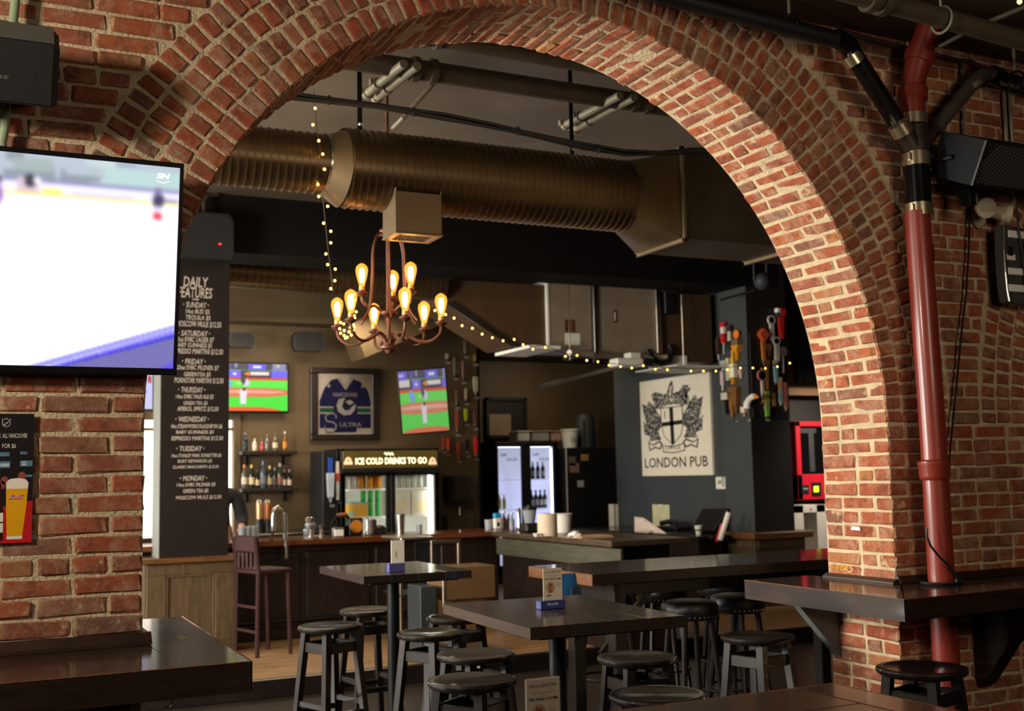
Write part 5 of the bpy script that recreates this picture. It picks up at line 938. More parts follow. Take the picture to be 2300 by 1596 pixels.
RGT = [(610, 380, 780, 90, ((0, .3, .2, .25, '8A8678'), (.05, .62, .35, .5, 'A86428'), (.62, .82, .2, 1.3, 'B84A30'), (.82, 1.0, 1.3, .1, 'B84A30')), 'wooden tap handle with red diamond top on the black side'),
 (712, 215, 520, 54, ((0, .65, .8, .8, 'B8B0A8'), (.62, 1.0, 0, 0, 'oC8C4BC'), (.68, .94, 0, 0, 'o3A342C')), 'white tap handle with big round top, tallest in its column'),
 (825, 240, 500, 64, ((0, 1, .5, 1, 'B82420'), (.15, .85, .4, .5, 'D8A848')), 'red and yellow tap handle with flag block on top'),
 (675, 560, 720, 54, ((0, .45, .3, .6, '5A3A20'), (.45, 1, 0, 0, 'o7A4A34')), 'small brown round tap handle beside the diamond one'),
 (775, 480, 780, 56, ((0, .72, .8, .9, 'A8A494'), (.65, 1, 0, 0, 'oB8BCB0'), (.68, .95, 0, 0, 'o2E6A34')), 'pale tap handle with green disc top'),
 (855, 600, 920, 74, ((0, .62, .14, .14, 'A8A498'), (.62, 1, 0, 0, 'o6A5E5A')), 'grey ball tap handle on a thin bent rod'),
 (655, 740, 1130, 70, ((0, .75, .3, .55, '8A5424'), (.72, .98, 0, 0, 'o6A4630')), 'brown blade tap handle with round emblem'),
 (762, 760, 1070, 56, ((0, .2, .3, .4, '8A5A20'), (.1, .75, .5, .8, '7A9AA0'), (.78, 1, 0, 0, 'oB09478')), 'tan round topped tap handle with blue blade'),
 (600, 860, 1290, 60, ((0, .15, .25, .3, 'C89A38'), (.12, .7, .45, .5, 'C8B4AC'), (.62, .94, 0, 0, 'oB86A64'), (.65, .91, 0, 0, 'oD0C8C0'), (.93, 1, .2, .1, 'C8A048')), 'white tap handle with red ringed disc and gold tip'),
 (655, 1150, 1460, 60, ((0, .25, .6, .7, '6AA838'), (.25, .6, .6, .8, '8A9A50'), (.22, .5, 0, 0, 'o9A9A78'), (.6, 1, .8, .9, 'A8A438')), 'yellow green tap handle, lowest of the black side'),
 (735, 1070, 1330, 56, ((0, .6, .5, .7, '8A6A38'), (.6, 1, .7, .9, '2A2014')), 'dark and gold tap handle right of the green one'),
 (820, 980, 1320, 46, ((0, .1, .4, .5, 'B0A898'), (.1, .5, .9, .9, '8AA4B0'), (.5, 1, .9, .9, 'B89470')), 'tan and pale blue paddle tap handle'),
 (885, 1045, 1380, 40, ((0, .1, .3, .4, 'B0A898'), (.1, 1, .9, .9, 'A8685C')), 'pinkish red paddle tap handle at the right edge of the column')]
taps(YP, 10.155, FY, 1600, 670, 5.504, RGT, gR)
taps(YP, 12.395, FY, 0, 0, 1, [(740, 1028, 1128, 16, ((0, .12, .1, .5, '9AA4B4'), (.12, .66, .7, 1.0, 'B4BECC'), (.3, .36, .5, .5, '3A55A0'), (.42, .48, .5, .5, '3A55A0'), (.54, .6, .5, .5, '3A55A0'), (.66, 1, .5, .6, '2A4CA8')), 'big blue and white shield tap handle on the panel left of the lit fridge'), (756, 1036, 1122, 12, ((0, .25, .4, .6, 'A8B4B0'), (.25, .5, .6, .5, 'B8C0BC'), (.5, .7, .8, .8, 'A84A3C'), (.7, 1, .6, .5, 'C8C0B4')), 'slim red and white tap handle beside the blue shield one')], 'tap handles on the panel left of the lit fridge')
ft_ = [o for o in bpy.data.objects if o.get('label', '').endswith('flag block on top')][0]; q0, q1 = YP(1600+800/5.504, 670+225/5.504, 10.1), YP(1600+895/5.504, 670+125/5.504, 10.1)
wpart('flag_block', mat('tap_B82420', 'B82420'), ft_, lambda b: b.bbox(q0.x+.03, q1.x, 10.08, 10.14, q0.z, q1.z, .006)); wpart('flag_block', M_WHITE, ft_, lambda b: b.bbox(q0.x-.005, q0.x+.035, 10.082, 10.138, (q0.z+q1.z)/2, q1.z, .004)); wpart('flag_block', mat('tap_navy', '22304A'), ft_, lambda b: b.bbox(q0.x-.005, q0.x+.035, 10.082, 10.138, q0.z, (q0.z+q1.z)/2, .004))
bpd = thing('tap_board', 'dark backing boards behind the column tap handles', 'board', (7.83, 10.14, 2.15)); z0_ = XP(1660, 945, 7.835).z; wpart('board', M_SLATE, bpd, lambda b: b.bbox(7.826, 7.838, 10.16, 10.64, z0_, 3.0, .003)); wpart('board', M_BLACK, bpd, lambda b: b.bbox(7.86, 8.36, 10.14, 10.154, z0_+.02, 3.1, .003))
B14 = [(65, 195, 270, 40, 'A8A49A'), (160, 240, 480, 26, '7E7A66'), (295, 20, 200, 34, '7A7658'), (268, 290, 530, 26, '9A7468'), (418, 210, 300, 24, 'A8842C'), (430, 490, 720, 58, 'B8AE9A'), (185, 660, 850, 32, '7A6A4C'), (305, 640, 800, 36, 'B8AA9A'), (305, 900, 1070, 42, 'A8B42C'), (192, 910, 1200, 34, 'A85A4C'), (420, 920, 1120, 40, '6A4A40'), (78, 1280, 1450, 34, 'C8452C'), (210, 1330, 1540, 32, '9A3022'), (325, 1290, 1470, 36, '18140F'), (430, 1260, 1510, 44, 'D03024'), (20, 1250, 1420, 30, '9A3A28')]
nmz = ['white ball tap handle high at the left', 'grey green tap handle beside the white ball', 'tall olive tap handle at the very top', 'pinkish tap handle under the olive one', 'tiny yellow tap handle near the right edge', 'big pale cone tap handle at the right edge', 'tan tap handle beside the television edge', 'white tap handle in the middle row', 'bright lime tap handle', 'long dusty red tap handle below the tan one', 'brown tap handle right of the lime one', 'orange red tap handle in the lowest row', 'dark red tap handle in the lowest row', 'black tap handle in the lowest row', 'bright red tap handle at the right of the lowest row', 'rust red tap handle just below the television']
for d, nm in zip(B14, nmz):
    taps(YP, 13.1, FY, 990, 760, 5.7, [(d[0], d[1], d[2], d[3], ((0, .15, .3, .3, '9A9688'), (.15, .6, .7, .9, d[4]), (.6, 1, .9, .8, d[4])), nm+' on the far brown wall')], gB)
# paper towel dispenser and till things on the brown wall
t = thing('towel_dispenser', 'grey plastic towel dispenser on the far brown wall', 'dispenser', tuple(YP(1030, 1095, 13.0))); q0, q1 = YP(1012, 1128, 13.0), YP(1062, 1068, 13.0); wpart('case', mat('smoked_plastic', '3A3530', .3), t, lambda b: b.bbox(q0.x, q1.x, 12.9, 13.1, q0.z, q1.z, .02)); wpart('side', M_BLACK, t, lambda b: b.bbox(q0.x-.06, q0.x, 12.92, 13.1, q0.z, q1.z, .01))
t = thing('hand_sink', 'steel splash panel of the hand sink below the towel dispenser', 'sink', tuple(YP(1030, 1170, 12.9))); q0, q1 = YP(1002, 1185, 12.95), YP(1060, 1155, 12.95); wpart('panel', mat('dull_steel', '5A5248', .4, metal=.4), t, lambda b: b.bbox(q0.x, q1.x, 12.9, 13.09, q0.z-.05, q1.z, .01)); wpart('spout', M_CHROME, t, lambda b: b.tube([(q1.x-.15, 12.98, q1.z), (q1.x-.15, 12.98, q1.z+.1), (q1.x-.15, 12.88, q1.z+.11)], .012, 6)); wpart('pedestal', M_BLACK, t, lambda b: b.box(q0.x+.05, q1.x-.05, 12.92, 13.08, .145, q0.z-.05))
# second fridge, in the recess
G0, G1 = YP(1108, 992, 14.3), YP(1252, 994, 14.3); gx0, gx1, gt_ = G0.x, G1.x, G0.z; gy = 14.3
f2_ = thing('bottle_fridge', 'tall black fridge with two bluish lit glass doors in the recess', 'fridge', ((gx0+gx1)/2, 14.6, .14))
wpart('cabinet', M_BLACK, f2_, lambda b: [b.bbox(*q, .004) for q in ((gx0, gx0+.04, gy, 14.95, .145, gt_), (gx1-.04, gx1, gy, 14.95, .145, gt_), (gx0, gx1, 14.9, 14.95, .145, gt_), (gx0, gx1, gy, 14.95, gt_-.05, gt_), (gx0, gx1, gy, 14.95, .145, .3))])
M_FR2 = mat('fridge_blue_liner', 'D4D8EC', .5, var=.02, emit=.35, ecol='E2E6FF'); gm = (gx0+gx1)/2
wpart('liner', M_FR2, f2_, lambda b: (b.box(gx0+.041, gx1-.041, 14.89, 14.898, .31, gt_-.055), b.box(gx0+.041, gx0+.045, gy+.06, 14.89, .31, gt_-.055), b.box(gx1-.045, gx1-.041, gy+.06, 14.89, .31, gt_-.055)))
M_TUBE2 = mat('fridge_blue_tube', 'F0F4FF', .4, emit=5.0, ecol='E8F0FF'); wpart('light_tube', M_TUBE2, f2_, lambda b: (b.bbox(gx1-.075, gx1-.055, gy+.07, gy+.09, .4, gt_-.1),)); wpart('light_tube', M_TUBE2, f2_, lambda b: b.bbox(gx0+.06, gm-.06, gy+.06, gy+.08, gt_-.075, gt_-.06)); wpart('light_tube', M_TUBE2, f2_, lambda b: b.bbox(gm+.06, gx1-.08, gy+.06, gy+.08, gt_-.075, gt_-.06))
for a_, b_ in ((gx0, gm), (gm, gx1)):
    d_ = wpart('door', M_BLACK, f2_, lambda b: [b.bbox(*q, .004) for q in ((a_+.002, a_+.07, gy, gy+.04, .3, gt_-.05), (b_-.07, b_-.002, gy, gy+.04, .3, gt_-.05), (a_, b_, gy, gy+.04, gt_-.07, gt_-.05), (a_, b_, gy, gy+.04, .3, .38))]); wpart('pane', M_GLASS, d_, lambda b: b.box(a_+.07, b_-.07, gy+.015, gy+.02, .38, gt_-.07)); text('OFF', FY(a_+.10, gy-.001, gt_-.2), .10, .04, M_BLACK, d_, depth=.001, bold=.02); text('SALES', FY(a_+.2, gy-.001, gt_-.26), .16, .04, M_BLACK, d_, depth=.001)
    for z_ in (YP(1200, 1075, gy+.3).z, YP(1200, 1140, gy+.3).z, .6): wpart('shelf', M_FR2, f2_, lambda b: b.bbox(a_+.05, b_-.05, gy+.09, 14.88, z_-.015, z_, .002))
z1_, z2_ = YP(1200, 1075, gy+.3).z, YP(1200, 1140, gy+.3).z
for i in range(4): p = (gm+.13+.08*i, gy+.22); bottle(0, 0, 1, .24, '2A2420', 'B0A8A0', '8A8478', 'dark beer bottle, '+NTH[i]+' from the left on the upper shelf of the recess fridge', 'beer bottles on the upper recess fridge shelf').location = (p[0], p[1], z1_)
for i in range(5): p = (gm+.11+.07*i, gy+.22); bottle(0, 0, 1, .25, '1A1614', '3A3430', 'A8A49C', 'black bottle, '+NTH[i]+' from the left on the middle shelf of the recess fridge', 'black bottles on the middle recess fridge shelf').location = (p[0], p[1], z2_)
for i in range(3): p = (gx0+.1+.07*i, gy+.2); bottle(0, 0, 1, .2, 'B8A050', 'C8C0A0', None, 'pale yellow bottle, '+NTH[i]+' from the left behind the left door of the recess fridge', 'yellow bottles in the recess fridge').location = (p[0], p[1], z2_)
for o in [o for o in bpy.data.objects if o.parent and o.parent.name.startswith('bottle') and ORG.get(o.parent.name) and abs(ORG[o.parent.name][1]-1) < .01]: pass
for i, (px, w, c, lab) in enumerate(((1170, .2, 'B8B8B4', 'white tub on top of the recess fridge, left one'), (1208, .28, '8A8880', 'long grey box on top of the recess fridge'), (1245, .16, '9A7A68', 'tan tub at the right end on top of the recess fridge'))):
    p = YP(px, 990, 14.5); t = thing('storage_tub', lab, 'tub', (p.x, 14.55, gt_)); m_ = mat('tub_'+c, c, .6); wpart('tub', m_, t, lambda b: b.bbox(p.x-w/2, p.x+w/2, 14.4, 14.7, gt_+.001, gt_+.14, .02)); wpart('lid', m_, t, lambda b: b.bbox(p.x-w/2-.008, p.x+w/2+.008, 14.39, 14.71, gt_+.14, gt_+.155, .006))
bk = thing('coffee_cabinet', 'tall black cabinet with notices right of the recess fridge', 'cabinet', (8.4, 14.3, .14)); q0, q1 = YP(1272, 1005, 14.1), YP(1375, 1005, 14.1); wpart('body', M_BLACK, bk, lambda b: b.bbox(q0.x, q0.x+.85, 14.1, 14.9, .145, q0.z, .01)); wpart('edge_strip', M_CREAM, bk, lambda b: b.bbox(q0.x-.015, q0.x, 14.09, 14.1, 1.0, q0.z, .003))
for a, b_, w, h_, c in ((1285, 1035, .11, .13, '6A5A50'), (1290, 1050, .15, .13, '8A6A5C'), (1313, 1027, .12, .09, '9A7A44'), (1304, 1086, .1, .09, 'A8A8A4')): p = YP(a, b_, 14.1); wpart('notice', mat('notice_'+c, c, .7), bk, lambda b: b.bbox(p.x-w/2, p.x+w/2, 14.094, 14.0995, p.z-h_/2, p.z+h_/2, .001))
p = YP(1286, 1005, 14.2); t = thing('paper_cup_tub', 'white tapered tub on top of the black cabinet', 'tub', (p.x, 14.3, q0.z)); wpart('tub', M_WHITE, t, lambda b: b.lathe([(0, 0), (.1, 0), (.13, .26), (.125, .26), (.095, .01), (0, .01)], 16, (p.x+.02, 14.3, q0.z+.001)), True); wpart('rim', M_WHITE, t, lambda b: b.lathe([(.13, .25), (.137, .255), (.13, .262)], 16, (p.x+.02, 14.3, q0.z+.001)), True); text('OLI', FY(p.x-.03, 14.18, q0.z+.08), .1, .07, M_DKGREY, t, depth=.001)
p = YP(1330, 975, 14.2); t = thing('steel_canister', 'dark steel canister on the black cabinet', 'canister', (p.x, 14.4, q0.z)); wpart('body', M_DKGREY, t, lambda b: b.lathe([(0, 0), (.14, 0), (.14, .42), (.1, .48), (0, .48)], 16, (p.x, 14.4, q0.z+.001)), True); wpart('highlight_rod', M_STEEL, t, lambda b: b.tube([(p.x-.1, 14.27, q0.z), (p.x-.1, 14.27, q0.z+.4)], .012, 6))
p0, p1 = YP(1092, 985, 15.0), YP(1183, 893, 15.0); t = thing('framed_picture', 'dim framed picture with orange reflection in the dark recess', 'picture', (p0.x, 15.0, p0.z))
for q in ((p0.x, p1.x, p1.z-.05, p1.z), (p0.x, p1.x, p0.z, p0.z+.05), (p0.x, p0.x+.05, p0.z, p1.z), (p1.x-.05, p1.x, p0.z, p1.z)): wpart('frame', M_DARKWALL, t, lambda b: b.bbox(q[0], q[1], 14.98, 15.04, q[2], q[3], .006))
wpart('mount', mat('dim_mount', '8A7460', .6), t, lambda b: b.box(p0.x+.05, p0.x+.4, 15.0, 15.01, p0.z+.03, p1.z-.24)); wpart('backing', M_DARKWALL, t, lambda b: b.box(p0.x+.04, p1.x-.04, 15.011, 15.04, p0.z+.04, p1.z-.04))
# ---------------- right-hand wall things
A = YP(1783, 946, 10.8); rb = thing('breath_tester', 'bright red framed wall machine with glowing green button', 'machine', (A.x, 10.9, 1.25)); B = YP(1788, 1123, 10.8); x1_ = A.x+.62; m_ = mat('bright_red', 'C0142A', .4)
wpart('surround', m_, rb, lambda b: [b.bbox(*q, .006) for q in ((A.x, A.x+.075, 10.78, 10.94, B.z, A.z), (x1_-.075, x1_, 10.78, 10.94, B.z, A.z), (A.x, x1_, 10.78, 10.94, A.z-.06, A.z), (A.x, x1_, 10.78, 10.94, B.z, B.z+.3))]); wpart('window_glass', M_BLACKG, rb, lambda b: b.box(A.x+.07, x1_-.07, 10.82, 10.84, B.z+.3, A.z-.06)); wpart('reflection_frame', M_DKGREY, rb, lambda b: (b.bbox(A.x+.1, A.x+.34, 10.812, 10.82, A.z-.14, A.z-.08, .002), b.bbox(A.x+.22, A.x+.3, 10.812, 10.82, B.z+.33, A.z-.14, .002)))
q = YP(1808, 1098, 10.78); wpart('push_plate', M_BLACK, rb, lambda b: b.bbox(q.x-.055, q.x+.055, 10.77, 10.781, q.z-.055, q.z+.05, .003)); text('PUSH', FY(q.x-.035, 10.769, q.z-.005), .07, .02, M_WHITE, rb, depth=.001); q = YP(1832, 1098, 10.78); wpart('button_plate', M_BLACK, rb, lambda b: b.bbox(q.x-.06, q.x+.08, 10.77, 10.781, q.z-.08, q.z+.08, .003)); wpart('button', mat('lit_green', 'C8FF30', .4, emit=1.3, ecol='C4F028', cast=False), rb, lambda b: b.bbox(q.x-.04, q.x+.035, 10.762, 10.771, q.z-.035, q.z+.035, .004))
A = YP(1775, 1135, 10.6); B = YP(1843, 1240, 10.6); wc = thing('white_cabinet', 'open white cabinet below the red machine', 'cabinet', (A.x, 10.7, .14)); wpart('frame', M_WHITE, wc, lambda b: [b.bbox(*q, .004) for q in ((A.x, A.x+.19, 10.6, 10.94, .145, A.z), (B.x-.03, B.x+.12, 10.6, 10.94, .145, A.z), (A.x, B.x+.1, 10.6, 10.94, A.z-.09, A.z))]); wpart('back', mat('tan_back', 'A89478', .6), wc, lambda b: b.box(A.x+.19, B.x, 10.86, 10.9, .2, A.z-.09)); wpart('knob', M_BLACK, wc, lambda b: b.sph((A.x+.3, 10.595, A.z-.05), .01, 6, 4)); wpart('scribble', mat('brown_mark', '6A3E20', .7), wc, lambda b: (b.tube([(A.x+.22, 10.855, B.z+.2), (A.x+.3, 10.855, B.z+.3), (A.x+.26, 10.855, B.z+.1)], .006, 5),))
A = YP(1776, 655, 10.45); B = YP(1794, 858, 10.62); sv = thing('television', 'switched off television seen edge on right of the tap column', 'television', (A.x, 10.6, 2.6)); wpart('housing', M_BLACKG, sv, lambda b: b.add([(A.x, 10.45, A.z), (A.x+1.5, 10.45, A.z), (B.x+1.5, 10.62, B.z), (B.x, 10.62, B.z), (A.x+.02, 10.53, A.z), (A.x+1.5, 10.53, A.z), (B.x+1.5, 10.70, B.z), (B.x+.02, 10.70, B.z)], [(0, 1, 2, 3), (7, 6, 5, 4), (0, 4, 5, 1), (1, 5, 6, 2), (2, 6, 7, 3), (3, 7, 4, 0)])); wpart('edge_trim', M_STEEL, sv, lambda b: (b.tube([(A.x-.006, 10.47, A.z), (B.x-.006, 10.64, B.z)], .006, 6), b.tube([(A.x+.022, 10.445, A.z), (B.x+.022, 10.615, B.z)], .004, 6))); wpart('backboard', mat('tan_board', '8A6444', .6), sv, lambda b: b.bbox(B.x-.03, B.x+1.5, 10.80, 10.86, B.z-.14, B.z+1.1, .004)); wpart('wall_arm', M_BLACKM, sv, lambda b: b.tube([(A.x+.7, 10.6, 3.0), (A.x+.7, 10.94, 3.0)], .04, 8))
# ---------------- furniture near the bar
M_REDW = mat('red_stained_wood', '2C0D0A', .5, var=.2, vs=5, coat=.1); rs = thing('bar_chair', 'tall red stained wooden bar chair against the bar', 'chair', (2.4, 9.85, .14))
def leg(b, x0, y0, z0, x1, y1, z1, r0=.017, r1=.02): b.tube([(x0, y0, z0), (x1, y1, z1)], [r0, r1], 6)
P1, P2 = YP(530, 1215, 10.02), YP(578, 1210, 9.66); dd = (P2-P1); dd.z = 0; ddn = dd.normalized(); sd = Vector((-ddn.y, ddn.x, 0)); sd = sd if sd.x > 0 else -sd
for q in (P1, P2): wpart('leg', M_REDW, rs, lambda b: b.tube([(q.x, q.y, .142), (q.x+.01, q.y, .85), (q.x-.02, q.y, 1.13)], .019, 6)); f_ = q+sd*.29; wpart('leg', M_REDW, rs, lambda b: b.tube([(f_.x+.02, f_.y, .142), (f_.x, f_.y, .82)], .018, 6))
mxc = Matrix((ddn, sd, VZ)).transposed().to_4x4(); mxc.translation = Vector((P1.x, P1.y, 0)); LL = dd.length
wpart('seat', M_REDW, rs, lambda b: b.bbox(-.02, LL+.02, -.01, .32, .82, .86, .012, mxc)); wpart('backrest', M_REDW, rs, lambda b: b.bbox(-.01, LL+.01, -.015, .015, 1.0, 1.14, .01, mxc))
for i in range(5): wpart('spindle', M_REDW, rs, lambda b: b.bbox(.04+i*LL*.19, .07+i*LL*.19, -.008, .008, .86, 1.0, .004, mxc))
for z_ in (.35, .55): wpart('rung', M_REDW, rs, lambda b: b.bbox(0, LL, -.01, .01, z_-.012, z_+.012, .004, mxc))
rs = thing('bar_chair', 'red stained chair back glimpsed left of the chalkboard column', 'chair', (1.5, 10.9, .14)); X0, X1 = YP(300, 1210, 11.2).x, YP(344, 1210, 11.2).x; wpart('backrest', M_REDW, rs, lambda b: b.bbox(X0, X1, 11.2, 11.23, YP(330, 1230, 11.2).z, YP(330, 1208, 11.2).z, .008)); wpart('seat', M_REDW, rs, lambda b: b.bbox(X0, X1, 11.2, 11.6, .78, .82, .01))
for xx in (X0+.02, X1-.02):
    for y_ in (11.215, 11.57): wpart('leg', M_REDW, rs, lambda b: leg(b, xx, y_, .142, xx, y_, .78 if y_ > 11.4 else 1.05))
# host stand with metal frame
hs = thing('metal_frame_stand', 'metal framed stand with steel top before the bar', 'stand', (3.6, 9.2, .14)); XA, XB, XM = YP(905, 1215, 9.2).x, YP(1033, 1215, 9.2).x, YP(966, 1215, 9.2).x; zt = YP(970, 1213, 9.2).z
wpart('top', M_STEEL, hs, lambda b: b.bbox(XA, XM+.06, 9.25, 9.75, zt+.01, zt+.03, .004)); wpart('frame', mat('bronze_metal', '8A7A6A', .25, metal=.9), hs, lambda b: [b.bbox(*q, .004) for q in ((XM, XB, 9.18, 9.22, zt-.03, zt), (XB-.03, XB, 9.18, 9.22, .142, zt-.03), (XM, XM+.025, 9.18, 9.22, .142, zt-.03), (XA, XA+.025, 9.28, 9.31, .142, zt+.01))]); wpart('back_panel', M_BLACK, hs, lambda b: b.box(XM+.02, XB-.03, 9.6, 9.62, .3, zt-.03)); wpart('shelf', M_BLACK, hs, lambda b: b.bbox(XA, XB, 9.25, 9.7, .60, .62, .003))
gg = None
for i in range(4):
    xx = XM+.06+.055*i; t = thing('wine_glass', ('first', 'second', 'third', 'fourth')[i]+' small clear glass from the left inside the metal framed stand', 'glass', (xx, 9.4, .62), group='glasses inside the metal framed stand'); wpart('bowl', M_GL, t, lambda b: b.lathe([(.02, 0), (.004, .01), (.004, .06), (.025, .09), (.028, .13), (.022, .15)], 8, (xx, 9.4, .622)), True)
q0, q1 = YP(1000, 1400, 8.74), YP(1112, 1270, 8.74); wbx = thing('tan_box_stand', 'tan wooden box on a plinth standing before the bar', 'box', ((q0.x+q1.x)/2, 9.1, .14)); zl = YP(1050, 1345, 8.74).z; m_ = mat('tan_ply', '604628', .6, var=.1)
wpart('box', m_, wbx, lambda b: b.bbox(q0.x, q1.x, 8.74, 9.1, zl, YP(1050, 1272, 8.74).z, .006)); wpart('plinth', m_, wbx, lambda b: b.bbox(q0.x-.05, q1.x-.07, 8.78, 9.07, .142, zl, .006)); wpart('side_panel', mat('grey_panel', '2E3234', .4), wbx, lambda b: b.bbox(q0.x-.2, q0.x-.06, 8.77, 9.06, .142, zl+.12, .004)); wpart('edge_strip', M_STEEL, wbx, lambda b: b.bbox(q0.x-.02, q0.x-.005, 8.73, 8.74, zl-.05, zl+.2, .003)); wpart('knob', M_STEEL, wbx, lambda b: [b.lathe([(.012, 0), (.02, .03), (.012, .05), (0, .05)], 8, (q0.x+.26+dx, 8.765, zl-.1)) for dx in (0, .09)])
# person behind the bar, mostly hidden by the column
def skin(name, pts, edges, m, parent, lvl=2):
    me = bpy.data.meshes.new(name); me.from_pydata([p_[:3] for p_ in pts], edges, []); o = bpy.data.objects.new(name, me); COL.objects.link(o)
    md = o.modifiers.new('skin', 'SKIN'); sv_ = me.skin_vertices[0].data if me.skin_vertices else None
    if sv_ is None:
        bmx = bmesh.new(); bmx.from_mesh(me); bmx.verts.layers.skin.verify(); bmx.to_mesh(me); bmx.free(); sv_ = me.skin_vertices[0].data
    for i, p_ in enumerate(pts): sv_[i].radius = (p_[3], p_[4] if len(p_) > 4 else p_[3])
    sv_[0].use_root = True; md.use_smooth_shade = True; s2 = o.modifiers.new('sub', 'SUBSURF'); s2.levels = lvl; s2.render_levels = lvl
    me.materials.append(m); dg = bpy.context.evaluated_depsgraph_get(); ev = o.evaluated_get(dg); m2 = bpy.data.meshes.new_from_object(ev); bpy.data.objects.remove(o)
    o2 = bpy.data.objects.new(name, m2); COL.objects.link(o2); m2.polygons.foreach_set('use_smooth', [True]*len(m2.polygons))
    m2.materials.clear(); m2.materials.append(m)
    if parent is not None: o2.parent = parent
    return o2
pe_x, pe_y = YP(522, 1150, 11.85).x-.02, 11.85
ps = thing('person', 'person in a black shirt standing behind the bar, half hidden by the column', 'person', (pe_x, pe_y, .14))
M_SKIN = mat('skin', 'A8765A', .5, var=.05); M_SHIRT = mat('black_shirt', '121114', .9, var=.1); M_JEAN = mat('dark_trousers', '1A1C24', .9)
body = skin('body', [(-.12, 0, .88, .115, .1), (-.12, 0, 1.05, .115, .095), (-.125, -.01, 1.22, .13, .1), (-.13, -.02, 1.33, .1, .085), (-.14, -.04, 1.42, .05, .05), (-.15, -.06, 1.50, .06, .065), (-.15, -.07, 1.58, .075, .09), (-.15, -.07, 1.66, .055, .07),
    (.05, -.02, 1.30, .062), (.10, -.05, 1.05, .046), (.06, -.25, 1.0, .036), (.04, -.34, 1.0, .03), (-.31, -.02, 1.30, .062), (-.36, -.05, 1.05, .046), (-.32, -.25, 1.0, .036), (-.3, -.34, 1.0, .03),
    (-.03, 0, .8, .09), (-.02, 0, .45, .06), (-.02, .01, .08, .045), (-.02, -.1, .035, .04, .03), (-.21, 0, .8, .09), (-.22, 0, .45, .06), (-.22, .01, .08, .045), (-.22, -.1, .035, .04, .03)],
    [(0, 1), (1, 2), (2, 3), (3, 4), (4, 5), (5, 6), (6, 7), (3, 8), (8, 9), (9, 10), (10, 11), (3, 12), (12, 13), (13, 14), (14, 15), (0, 16), (16, 17), (17, 18), (18, 19), (0, 20), (20, 21), (21, 22), (22, 23)], M_SKIN, ps)
skin('shirt', [(-.12, 0, .86, .135, .115), (-.12, 0, 1.05, .13, .11), (-.125, -.01, 1.22, .145, .115), (-.13, -.02, 1.34, .11, .1), (.06, -.02, 1.305, .085), (.115, -.05, 1.05, .066), (-.32, -.02, 1.305, .085), (-.375, -.05, 1.05, .066), (.065, -.24, 1.005, .048), (-.325, -.24, 1.005, .048)], [(0, 1), (1, 2), (2, 3), (3, 4), (4, 5), (3, 6), (6, 7), (5, 8), (7, 9)], M_SHIRT, ps)
skin('trousers', [(-.12, 0, .9, .128, .112), (-.03, 0, .78, .102), (-.02, 0, .45, .075), (-.02, .01, .1, .062), (-.21, 0, .78, .102), (-.22, 0, .45, .075), (-.22, .01, .1, .062)], [(0, 1), (1, 2), (2, 3), (0, 4), (4, 5), (5, 6)], M_JEAN, ps)
b = MB(); b.sph((-.15, -.055, 1.63), .098, 14, 10, (.95, 1.08, .95)); hr = b.obj('hair', mat('dark_hair', '1E1410', .8), None, True); hr.parent = ps
for dx in (-.03, .03): b = MB(); b.sph((-.15+dx, -.152, 1.575), .012, 8, 6); e_ = b.obj('eye', M_WHITE, None, True); e_.parent = ps
b = MB(); b.sph((-.15, -.165, 1.545), .016, 8, 6, (.8, 1, 1.5)); e_ = b.obj('nose', M_SKIN, None, True); e_.parent = ps
for sx in (.04, -.3):
    for k_ in range(5):
        b = MB(); x_ = sx+(k_-2)*.016 if k_ else sx+(-.045 if sx > 0 else .045); L_ = (.045, .065, .075, .07, .055)[k_]; b.tube([(x_*.4+sx*.6, -.33, 1.0), (x_, -.36-L_*.4, .985), (x_, -.36-L_, .955)], [.011, .009, .007], 6); e_ = b.obj('finger', M_SKIN, None, True); e_.parent = ps
# ================================================================== the front room
# ---------------- big television on the left pier
BR, TR = Vector((.703, 4.12, 1.972)), Vector((.70, 3.995, 2.698)); TW = 1.335
ux = Vector((1, 0, 0)); uy = (TR-BR); tvh = uy.length; uy.normalize(); nn_ = ux.cross(uy)
mx = Matrix((ux, -nn_, uy)).transposed().to_4x4(); mx.translation = BR+uy*tvh/2-ux*TW/2
tv = thing('television', 'big wall television showing ice hockey on the left brick pier', 'television', (.03, 4.1, 1.97))
wpart('housing', M_BLACK, tv, lambda b: b.bbox(-TW/2, TW/2, .004, .055, -tvh/2, tvh/2, .005, mx))
for nm, q in (('bezel', (-TW/2, TW/2, -tvh/2, -tvh/2+.024)), ('bezel', (-TW/2, TW/2, tvh/2-.017, tvh/2)), ('bezel', (-TW/2, -TW/2+.014, -tvh/2+.024, tvh/2-.017)), ('bezel', (TW/2-.014, TW/2, -tvh/2+.024, tvh/2-.017))): wpart(nm, mat('bezel_black', '0E0D10', .35, var=.1), tv, lambda b: b.bbox(q[0], q[1], -.004, .006, q[2], q[3], .002, mx))
wpart('wall_mount', M_BLACKM, tv, lambda b: b.bbox(-.2, .2, 4.09, 4.19, 2.15, 2.5, .006))
